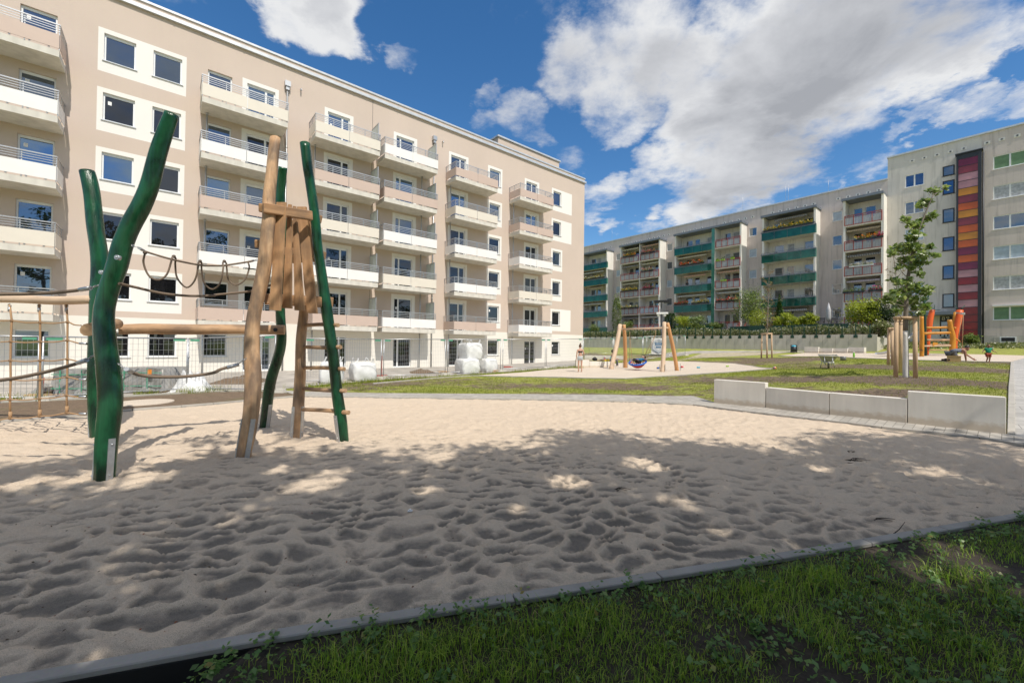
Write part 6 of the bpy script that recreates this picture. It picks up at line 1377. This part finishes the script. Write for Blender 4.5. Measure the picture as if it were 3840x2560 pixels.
def shrub(x,yb,w,h,q,mat,label,name='shrub',n=900,size=.17,kind='round',trunk=True,cat='shrub'):
    n=int(n*1.9); c=atq(x,yb,q); k=np.linalg.norm(c-[0,0,EYE])/math.hypot(FOC,x-1920); W=w*k*1.12; Hh=h*k*1.06; o=thing(name,label,cat,c); zt_=c[2]
    L=[]
    if kind=='cone' or kind=='column':
        u=rng.random(n)**(.75); ang_=rng.random(n)*2*PI; r=(W/2)*((1-u) if kind=='cone' else np.sqrt(np.clip(1-(2*u-.9)**2*.75,0.05,1)))*(.75+.3*rng.random(n)); L=np.c_[c[0]+r*np.cos(ang_),c[1]+r*np.sin(ang_),zt_+u*Hh]
    else:
        nb=max(6,int(9*W*Hh/3)); cs=[]
        for i in range(nb):
            a=rng.random()*2*PI; rr=math.sqrt(rng.random())*W*.36; hh=Hh*(.2+.68*rng.random()); hh*=1-.4*(rr/(W*.5))**2; cs.append(clump(c+[rr*math.cos(a),rr*math.sin(a)*.8,hh],Hh*.2+W*.09,n//nb))
        L=np.concatenate(cs)
    kx=rng.random(len(L))<.16; cm=L.mean(0); L[kx]=cm+(L[kx]-cm)*rng.uniform(1.05,1.45,(kx.sum(),1))
    L=L[L[:,2]>zt_-.1]; leaves('foliage',L,size,mat,o)
    if trunk:
        m=MB()
        for i in range(3): m.tube(smooth_path([c+[.1*i-.1,0,-.1],c+[.2*(i-1),.1*i,Hh*.35],c+[W*.2*(i-1),0,Hh*.7]],3),.03,5)
        add('stem',m,M['bark'],o)
    return o
zz8=lambda x,y:(2180+x/3.137,850+y/3.137); zz9=lambda x,y:(2700+x/2.613,700+y/2.613)
shrub(2312,1240,30,116,54,M['midleaf'],'slim poplar shaped tree before the double red bay','poplar',1500,.15,'column',cat='tree')
for i,(x,l) in enumerate(((2500,'leftmost of three dark thuja columns'),(2513,'middle of three dark thuja columns'),(2525,'rightmost of three dark thuja columns'))): shrub(x,1240,15,62,54.5,M['thuja'],l+' right of the double red bay','thuja',700,.12,'column')
shrub(2565,1235,74,46,54,M['brightleaf'],'bright green hedge below the wide green bay','hedge',1500,.14); shrub(2612,1238,58,54,53.5,M['midleaf'],'grey green bush right of the bright hedge','shrub',1100,.15)
shrub(2352,1240,40,36,53,M['midleaf'],'low green bush beside the slim poplar','shrub',700,.15); shrub(2690,1235,60,30,53.5,M['midleaf'],'low leafy bush in front of the near red column','shrub',900,.14)
shrub(2818,1232,98,150,54,M['midleaf'],'large loose yellowish green bush left of the thuja cone','shrub',3000,.15,cat='bush'); shrub(2845,1236,70,90,53,M['brightleaf'],'smaller bright bush growing in front of the large loose bush','shrub',900,.13)
shrub(2922,1230,46,106,54.5,M['thuja'],'cone shaped bright green thuja before the lowest green balcony','thuja',2200,.12,'cone')
shrub(2938,1228,58,52,53,M['brightleaf'],'leftmost of three yellow green shrubs in a row','shrub',1300,.14); shrub(2995,1228,44,48,53,M['brightleaf'],'middle of three yellow green shrubs in a row','shrub',1000,.14); shrub(3038,1228,46,48,53,M['brightleaf'],'rightmost of three yellow green shrubs in a row','shrub',1100,.14)
shrub(3228,1222,94,100,53,M['brightleaf'],'golden maple shrub before the red balcony next to the tall block','shrub',2000,.16); shrub(3300,1222,92,98,54,M['darkleaf'],'dark evergreen yew at the end of the terrace','yew',3200,.14)
shrub(3302,1256,90,52,50.5,M['meadow'],'light green hedge at the end of the retaining wall','hedge',1600,.13); shrub(3252,1250,60,28,50.5,M['midleaf'],'small bush beside the light green hedge','shrub',700,.13)
shrub(3632,1300,72,40,56,M['midleaf'],'low rounded bush at the foot of the striped stair tower','shrub',1500,.13)
shrub(2225,1255,36,40,53,M['midleaf'],'bush at the left end of the terrace by the building corner','shrub',700,.15)
# parasol and chairs on the terrace
c=atq(3107,1224,53.5); m=MB(); o=thing('parasol','closed grey parasol standing on the terrace','parasol',c); m.tube([c,c+[0,0,2.5]],.025,6); add('pole',m,M['galv'],o); m=MB(); m.tube([c+[0,0,.5],c+[0,0,.9],c+[0,0,1.7],c+[0,0,2.4]],[.10,.22,.20,.05],9,wob=.12); add('cover',m,M['slat'],o)
for i,(x,l) in enumerate(((3080,'folding garden chair left of the closed parasol'),(3128,'folding garden chair right of the closed parasol'))):
    c=atq(x,1226,53.5); o=thing('garden_chair',l,'chair',c,RZ,'garden chairs on the terrace')
    for s in (-.25,.25): m=MB(); m.bar((s,-.2,0),(s,.25,1.0),.04,.03); m.bar((s,.25,0),(s,-.22,.6),.04,.03); add('leg',m,M['dark'],o,False)
    m=MB(); m.box((-.25,-.22,.44),(.25,.22,.47)); add('seat',m,M['dark'],o,False); m=MB()
    for z in (.6,.72,.84,.94): m.bar((-.25,-.02+.26*(z-.45),z),(.25,-.02+.26*(z-.45),z),.03,.06)
    add('backrest',m,M['dark'],o,False)
# meadow on the terrace edge
n=22000; p=8.4+35*rng.random(n); q=48.75+4.6*rng.random(n)**1.3; B=p[:,None]*dR-q[:,None]*nR; hz=1.15*(.25+.75*fbm(p*.6,q*.6,8,3))*rng.random(n)**.6; B[:,2]=tz(B[:,0],B[:,1])+hz*.95
o=leaves('meadow',B,.17,M['meadow'],None,up=-.2); o['kind']='stuff'
k=rng.random(n)<.12; o=leaves('meadow_flowers',B[k]+[0,0,.10],.085,M['whitef'],None,asp=.95,up=.8); o['kind']='stuff'
n=9000; p=-9+17.5*rng.random(n); q=50+9*rng.random(n); B=p[:,None]*dR-q[:,None]*nR; B[:,2]=T(B[:,0],B[:,1])+.5*rng.random(n)*fbm(p*.5,q*.5,18,3); o=leaves('tall_grass',B,.17,M['meadow'],None,up=-.1); o['kind']='stuff'
k=rng.random(n)<.07; o=leaves('meadow_flowers',B[k]+[0,0,.08],.08,M['whitef'],None,asp=.95,up=.8); o['kind']='stuff'
# grass blades
def blades(name,X,Y,Z,h,w,mat,lean=.5):
    n=len(X); a=rng.random(n)*2*PI; d=np.c_[np.cos(a),np.sin(a),np.zeros(n)]; s=np.c_[-np.sin(a),np.cos(a),np.zeros(n)]; b=np.c_[X,Y,Z]; l=lean*(.2+rng.random(n))[:,None]*h[:,None]
    m1=b+d*l*.3+[0,0,1]*h[:,None]*.6; t=b+d*l+[0,0,1]*h[:,None]*(1-.25*(l/h[:,None])**2)
    w=np.broadcast_to(np.asarray(w,float),(n,))[:,None]
    v=np.stack([b-s*w/2,b+s*w/2,m1+s*w*.4,m1-s*w*.4,t],1).reshape(-1,3); i=np.arange(n)*5
    f=np.concatenate([np.c_[i,i+1,i+2,i+3],np.c_[i+3,i+2,i+4,i+4]]) 
    f1=np.c_[i,i+1,i+2,i+3]; me_v=v; r=np.repeat(rng.random(n),5)
    # the tip is a thin quad
    t2=np.arange(n)*5+4
    vv=np.concatenate([v, v[t2]+np.repeat([[0,0,.0005]],n,0)]); ff=np.concatenate([f1,np.c_[i+3,i+2,i+4,5*n+np.arange(n)]]); rr=np.concatenate([r,r[t2]])
    o=npmesh(name,vv,ff,mat,None,{'rnd':rr}); o['kind']='stuff'; return o
def kerb_y(x): return np.interp(x,[p[0] for p in kb],[p[1] for p in kb])
N=320000; X=-2.2+12.5*rng.random(N)**1.25; Y=.75+5.3*rng.random(N); ky=kerb_y(X); den=fbm(X*1.3,Y*1.3,77,4)
bare=np.exp(-(((X-2.6)/1.0)**2+((Y-1.75)/.42)**2))+.7*np.exp(-(((X-.3)/.6)**2+((Y-1.25)/.3)**2))
mk=(Y<ky+.05)&(Y>ky-3.4)&(rng.random(N)<np.clip((den-.30)*3.8,0,1)*np.clip((ky-Y)/.4+.35,0,1)*(1-.95*np.clip(bare,0,1)))&~((X<-1.6+.3*rng.random(N))&(Y>ky-.35)); X,Y=X[mk],Y[mk]
h=(.02+.16*np.clip(fbm(X*2.3,Y*2.3,88,3)-.22,0,1)*rng.random(len(X)))*np.clip((kerb_y(X)-Y)/.5+.45,0,1)*(.8+.5*rng.random(len(X))); blades('grass',X,Y,vz(X,Y)-.01,h*1.4,.0045,M['grassb'],.95)
N=3000; X=-1.8+10*rng.random(N)**1.2; Y=.8+5*rng.random(N); ky=kerb_y(X); d2=fbm(X*1.7,Y*1.7,99,3); mk=(Y<ky)&(Y>ky-3.2)&((d2>.50)|(Y>ky-.3))&~((X<-1.55)&(Y>ky-.35)); X,Y=X[mk],Y[mk]; L=[]
for x,y in zip(X,Y):
    z=float(vz(np.array(x),np.array(y))); k=random.randint(8,20); rr=random.uniform(.03,.09); hh=random.uniform(.03,.14); a=rng.random(k)*2*PI; r=rr*np.sqrt(rng.random(k)); L.append(np.c_[x+r*np.cos(a),y+r*np.sin(a),z+hh*(.3+.7*rng.random(k))])
o=leaves('weeds',np.concatenate(L),.031,M['weed'],None,up=.9,asp=.62); o['kind']='stuff'
# young lawn tufts
N=330000; p=-1.5+24*rng.random(N); q=5+34*rng.random(N)**1.2; X=p*dR[0]-q*nR[0]; Y=p*dR[1]-q*nR[1]
ix=np.clip(np.searchsorted(xs,X)-1,0,nx-2); iy=np.clip(np.searchsorted(ys,Y)-1,0,ny-2); gv=grass[iy,ix]
polys=[pthA,pthB,pthC,soil,pav,[p_[:2] for p_ in G(sw_px)],[p_[:2] for p_ in G(og_px)],[s[:2] for s in SAND]]
mk=(rng.random(N)<np.clip((gv+.9*(fbm(X*1.5,Y*1.5,7,4)-.5)-.30)*2.0,.10,1)); 
mk&=~((q<12.9)&(p<6.0))
for po in polys: mk&=~in_poly(X,Y,po)
X,Y=X[mk],Y[mk]; h=.025+.04*rng.random(len(X)); blades('lawn_grass',X,Y,T(X,Y)-.004,h,.011,M['grassl'],1.0)
# strip of taller green grass and weeds along the fence
Ls=[(1040,1466),(1230,1446),(1431,1430),(1670,1412),(1880,1398),(2047,1387),(2184,1377),(2160,1382)]; Wp=G(Ls); X=[];Y=[]
for a,b in zip(Wp[:-1],Wp[1:]):
    k=int(420*np.linalg.norm(b-a)); t=rng.random(k); X.append(a[0]+(b[0]-a[0])*t+rng.normal(size=k)*.18); Y.append(a[1]+(b[1]-a[1])*t+rng.normal(size=k)*.22)
Wp=G([(-100,1508),(120,1508),(250,1500),(450,1488),(700,1478),(820,1470)])
for a,b in zip(Wp[:-1],Wp[1:]):
    k=int(500*np.linalg.norm(b-a)); t=rng.random(k); X.append(a[0]+(b[0]-a[0])*t+rng.normal(size=k)*.15); Y.append(a[1]+(b[1]-a[1])*t-.0+np.abs(rng.normal(size=k))*.22)
X=np.concatenate(X);Y=np.concatenate(Y); kk=fbm(X*1.4,Y*1.4,5,3)>.42; X,Y=X[kk],Y[kk]; h=(.04+.22*rng.random(len(X))**3)*(.4+1.2*fbm(X*.9,Y*.9,15,3)); blades('fence_grass',X,Y,T(X,Y)+.005,h,.010,M['grassl'],.8)
# tall trees behind the viewpoint: they cast the dappled shade and stand in the window panes
_sh=np.array(nL)-.12*np.array(dL); _sh/=np.linalg.norm(_sh); _se=math.atan(1.357/1.007); SDIR=np.array([_sh[0]*math.cos(_se),_sh[1]*math.cos(_se),math.sin(_se)])
# openings in the crowns, given by where their flecks of sun reach the ground
GAPS=[(gp(x*1.6327,y*1.6327),r) for x,y,r in ((735,1103,.42),(1300,1106,.26),(1478,1066,.42),(1545,1152,.26),(1190,1170,.16),(640,1075,.22),(380,1045,.5),(330,1100,.38),(250,1090,.4),(120,1040,.45),(60,1110,.3),(1480,1345,.20),(1840,1265,.22),(2090,1300,.45),(2200,1265,.35),(1740,1380,.22),(1600,1395,.14),(2290,1330,.3),(980,1130,.18),(1010,1050,.3),(1880,1075,.2),(2150,1085,.26),(1650,1215,.16))]
def open_gaps(L):
    g=L[:,:2]-SDIR[None,:2]*(L[:,2]/SDIR[2])[:,None]; keep=np.ones(len(L),bool)
    for P,r in GAPS: keep&=np.hypot((g[:,0]-P[0]),(g[:,1]-P[1])*.8)>r*(.62+.55*rng.random(len(L)))
    return L[keep]
def tall_tree(x,y,h,r,label,ncl,nl,ls,seed,low=.5,drop=0):
    o=thing('shade_tree',label,'tree',(x,y,0)); m=MB(); m.tube(smooth_path([np.array([x,y,-.2,.30]),np.array([x+.1,y,h*.35,.24]),np.array([x,y+.1,h*.62,.15]),np.array([x,y,h*.9,.05])],4) and [c[:3] for c in smooth_path([np.array([x,y,-.2]),np.array([x+.1,y,h*.35]),np.array([x,y+.1,h*.62]),np.array([x,y,h*.9])],4)],[.30-.25*i/12 for i in range(13)],10)
    L=[]; c=np.array([x,y,h*(low+1)/2]); ax=np.array([r,r,h*(1-low)/2])
    for i in range(ncl):
        v=rng.normal(size=3); v/=np.linalg.norm(v); p=c+v*ax*(.35+.65*rng.random()**.6); L.append(clump(p,r*.21,nl,.7)); 
        if i%3==0: branch(m,[x,y,min(h*.85,p[2]-.4*np.hypot(p[0]-x,p[1]-y)) if p[2]-.4*np.hypot(p[0]-x,p[1]-y)>h*.25 else h*.3],p,.07,.02,.03)
    add('trunk',m,M['bark'],o); leaves('crown',open_gaps(np.concatenate(L)),ls,M['shade'],o,up=.3); return o
tall_tree(.9,-3.2,12.0,3.6,'tall shade tree behind the viewpoint casting dappled shade by the climbing frame',165,160,.18,1)
tall_tree(-3.6,-3.6,12.0,3.6,'tall shade tree behind the viewpoint casting shade at the far left of the sand',150,160,.18,7)
tall_tree(.2,-1.0,13.2,2.7,'slim tall shade tree just behind the viewpoint dappling the sand around the posts',22,90,.17,8,.68)
tall_tree(5.8,-2.6,12.4,4.0,'tall shade tree behind the viewpoint shading the middle of the sand',235,180,.18,2)
tall_tree(11.2,-2.2,12.4,4.2,'tall shade tree behind the viewpoint shading the right of the sand',235,180,.18,3)
tall_tree(16.6,-1.6,12.6,4.2,'tall shade tree at the right behind the viewpoint shading the kerb',210,180,.18,4)

for i,(x,y,h) in enumerate(((14,-24,19),(22,-19,20),(30,-12,18),(7,-28,20),(38,-6,20),(-2,-30,19),(46,2,18))): tall_tree(x,y,h,5.0,'broad leafy tree of the row behind the viewpoint mirrored in the ground floor panes',60,60,.42,20+i,.25)['group']='tree row behind the viewpoint'
# ------------------------------------------------------------------ daylight
sh=np.array(nL)-.12*np.array(dL); sh/=np.linalg.norm(sh); SEL=math.atan(1.357/1.007)
SD=np.array([sh[0]*math.cos(SEL),sh[1]*math.cos(SEL),math.sin(SEL)])
sl=bpy.data.lights.new('sun','SUN'); sl.energy=4.15; sl.angle=R_(.5); sl.color=(1,.945,.86); so=bpy.data.objects.new('sun',sl); C.objects.link(so)
so.rotation_euler=Vector(V3(SD)).to_track_quat('Z','Y').to_euler(); so.location=(0,-20,40)
w=bpy.data.worlds.new('World'); sc.world=w; w.use_nodes=True; t=w.node_tree; t.nodes.clear()
N=t.nodes.new; Lk=t.links.new
out=N('ShaderNodeOutputWorld'); sky=N('ShaderNodeTexSky'); sky.sky_type='NISHITA'; sky.sun_disc=False; sky.sun_elevation=SEL; sky.sun_rotation=math.atan2(SD[0],SD[1]); sky.air_density=1.0; sky.dust_density=.4; sky.ozone_density=2.5; sky.altitude=100
hs=N('ShaderNodeHueSaturation'); hs.inputs['Saturation'].default_value=1.28; hs.inputs['Value'].default_value=1.0; Lk(sky.outputs[0],hs.inputs['Color'])
bg=N('ShaderNodeBackground'); bg.inputs['Strength'].default_value=.145; Lk(hs.outputs[0],bg.inputs['Color'])
tc=N('ShaderNodeTexCoord'); DIR=tc.outputs['Generated']
def mth(op,a,b=None,c=None):
    n=N('ShaderNodeMath'); n.operation=op
    for i,v in enumerate((a,b,c)):
        if v is None: continue
        if isinstance(v,(int,float)): n.inputs[i].default_value=v
        else: Lk(v,n.inputs[i])
    return n.outputs[0]
sep=N('ShaderNodeSeparateXYZ'); Lk(DIR,sep.inputs[0]); zz=mth('ADD',mth('MAXIMUM',sep.outputs[2],0.0),.16)
cmb=N('ShaderNodeCombineXYZ'); Lk(mth('DIVIDE',sep.outputs[0],zz),cmb.inputs[0]); Lk(mth('DIVIDE',sep.outputs[1],zz),cmb.inputs[1]); cmb.inputs[2].default_value=.3
def wn(scale,det,rough,dist=0,off=(0,0,0)):
    mp=N('ShaderNodeMapping'); mp.inputs['Location'].default_value=off; Lk(cmb.outputs[0],mp.inputs[0]); n=N('ShaderNodeTexNoise'); n.inputs['Scale'].default_value=scale; n.inputs['Detail'].default_value=det; n.inputs['Roughness'].default_value=rough; n.inputs['Distortion'].default_value=dist; Lk(mp.outputs[0],n.inputs['Vector']); return n.outputs['Fac']
n1=wn(1.5,11,.62,.25); n2=wn(4.3,9,.62,.1,(3,7,1)); n3=wn(.9,5,.5,0,(11,2,0))
wq=N('ShaderNodeTexNoise'); wq.inputs['Scale'].default_value=2.6; wq.inputs['Detail'].default_value=8; wq.inputs['Roughness'].default_value=.6; Lk(cmb.outputs[0],wq.inputs['Vector'])
wv1=N('ShaderNodeVectorMath'); wv1.operation='SUBTRACT'; Lk(wq.outputs['Color'],wv1.inputs[0]); wv1.inputs[1].default_value=(.5,.5,.5)
wv2=N('ShaderNodeVectorMath'); wv2.operation='MULTIPLY_ADD'; Lk(wv1.outputs[0],wv2.inputs[0]); wv2.inputs[1].default_value=(.30,.30,.30); Lk(DIR,wv2.inputs[2])
wv3=N('ShaderNodeVectorMath'); wv3.operation='NORMALIZE'; Lk(wv2.outputs[0],wv3.inputs[0]); DIRW=wv3.outputs[0]
def blobsky(x,y,r,wt):
    d=ray(x*1.6327,y*1.6327); d/=np.linalg.norm(d); e=ray((x+r)*1.6327,y*1.6327); e/=np.linalg.norm(e); e2=ray(x*1.6327,(y+r)*1.6327); e2/=np.linalg.norm(e2); co=max(d@e,d@e2)
    vm=N('ShaderNodeVectorMath'); vm.operation='DOT_PRODUCT'; Lk(DIRW,vm.inputs[0]); vm.inputs[1].default_value=V3(d)
    mr=N('ShaderNodeMapRange'); mr.interpolation_type='SMOOTHERSTEP'; mr.inputs[1].default_value=co; mr.inputs[2].default_value=1.0; mr.inputs[3].default_value=0; mr.inputs[4].default_value=wt; Lk(vm.outputs['Value'],mr.inputs[0]); return mr.outputs[0]
BL=[(1830,150,470,1.0),(1480,90,250,.72),(1340,140,170,.60),(1700,320,280,.78),(1590,420,150,.60),(2080,100,340,.9),(1960,320,190,.56),(2260,30,200,.70),(2210,275,95,.60),(2310,225,95,.62),(2130,310,70,.55),(775,20,150,.88),(690,-25,140,.8),(790,85,75,.6),(1200,270,100,.55),(1130,295,75,.52),(1290,350,70,.36),(1385,440,75,.55),(1365,490,55,.5),(1470,425,70,.58),(1500,365,75,.5),(940,112,55,.40),(1890,445,40,.40),(1420,215,150,.66),(2160,270,80,.42),(1100,220,60,.38),(2330,60,90,.5)]
tot=None
for i,b in enumerate(BL):
    o_=blobsky(*b); tot=o_ if tot is None else mth('MAXIMUM',tot,o_)
hole=mth('MAXIMUM',blobsky(2240,165,90,.5),blobsky(2335,140,60,.4)); 
tot=mth('SUBTRACT',mth('SUBTRACT',tot,hole),.26)
core=blobsky(1860,170,330,1.0)
for b in ((2060,90,230,.8),(1700,340,200,.6),(1560,170,150,.55),(1800,380,160,.6),(780,-10,90,.4)): core=mth('MAXIMUM',core,blobsky(*b))
back=N('ShaderNodeMapRange'); back.inputs[1].default_value=.10; back.inputs[2].default_value=-.4; back.inputs[3].default_value=-.26; back.inputs[4].default_value=.29; Lk(sep.outputs[1],back.inputs[0]); bz=N('ShaderNodeMapRange'); bz.inputs[1].default_value=.72; bz.inputs[2].default_value=.82; bz.inputs[3].default_value=-.26; bz.inputs[4].default_value=.6; Lk(sep.outputs[2],bz.inputs[0]); tot=mth('MAXIMUM',tot,mth('MAXIMUM',back.outputs[0],bz.outputs[0]))  # unseen cloud behind and overhead, added as neutral fill light
dens=mth('ADD',tot,mth('ADD',mth('MULTIPLY',mth('SUBTRACT',n1,.5),2.3),mth('MULTIPLY',mth('SUBTRACT',n2,.5),1.5)))
al=N('ShaderNodeMapRange'); al.interpolation_type='SMOOTHSTEP'; al.inputs[1].default_value=-.03; al.inputs[2].default_value=.64; Lk(dens,al.inputs[0])
alpha=mth('MULTIPLY',al.outputs[0],.97)
n4=wn(2.1,9,.58,.35,(5,9,4))
th=N('ShaderNodeMapRange'); th.inputs[1].default_value=.12; th.inputs[2].default_value=1.0; Lk(mth('ADD',mth('MULTIPLY',dens,.30),mth('ADD',mth('MULTIPLY',core,.62),mth('ADD',mth('MULTIPLY',mth('SUBTRACT',n3,.5),.8),mth('MULTIPLY',mth('SUBTRACT',n4,.5),2.0)))),th.inputs[0])
cr=N('ShaderNodeValToRGB'); e=cr.color_ramp.elements; e[0].position=0; e[0].color=(.84,.845,.85,1); e[1].position=1; e[1].color=(.40,.412,.44,1); k=e.new(.4); k.color=(.65,.66,.685,1); Lk(th.outputs[0],cr.inputs[0])
cb=N('ShaderNodeBackground'); cb.inputs['Strength'].default_value=1.0; Lk(cr.outputs[0],cb.inputs['Color'])
mx=N('ShaderNodeMixShader'); Lk(alpha,mx.inputs[0]); Lk(bg.outputs[0],mx.inputs[1]); Lk(cb.outputs[0],mx.inputs[2]); Lk(mx.outputs[0],out.inputs[0])
sc.view_settings.view_transform='Standard'; sc.view_settings.look='None'; sc.view_settings.exposure=0; sc.view_settings.gamma=1
sc.cycles.max_bounces=6; sc.cycles.diffuse_bounces=3; sc.cycles.glossy_bounces=3; sc.cycles.transmission_bounces=2; sc.cycles.transparent_max_bounces=4; sc.cycles.use_denoising=True
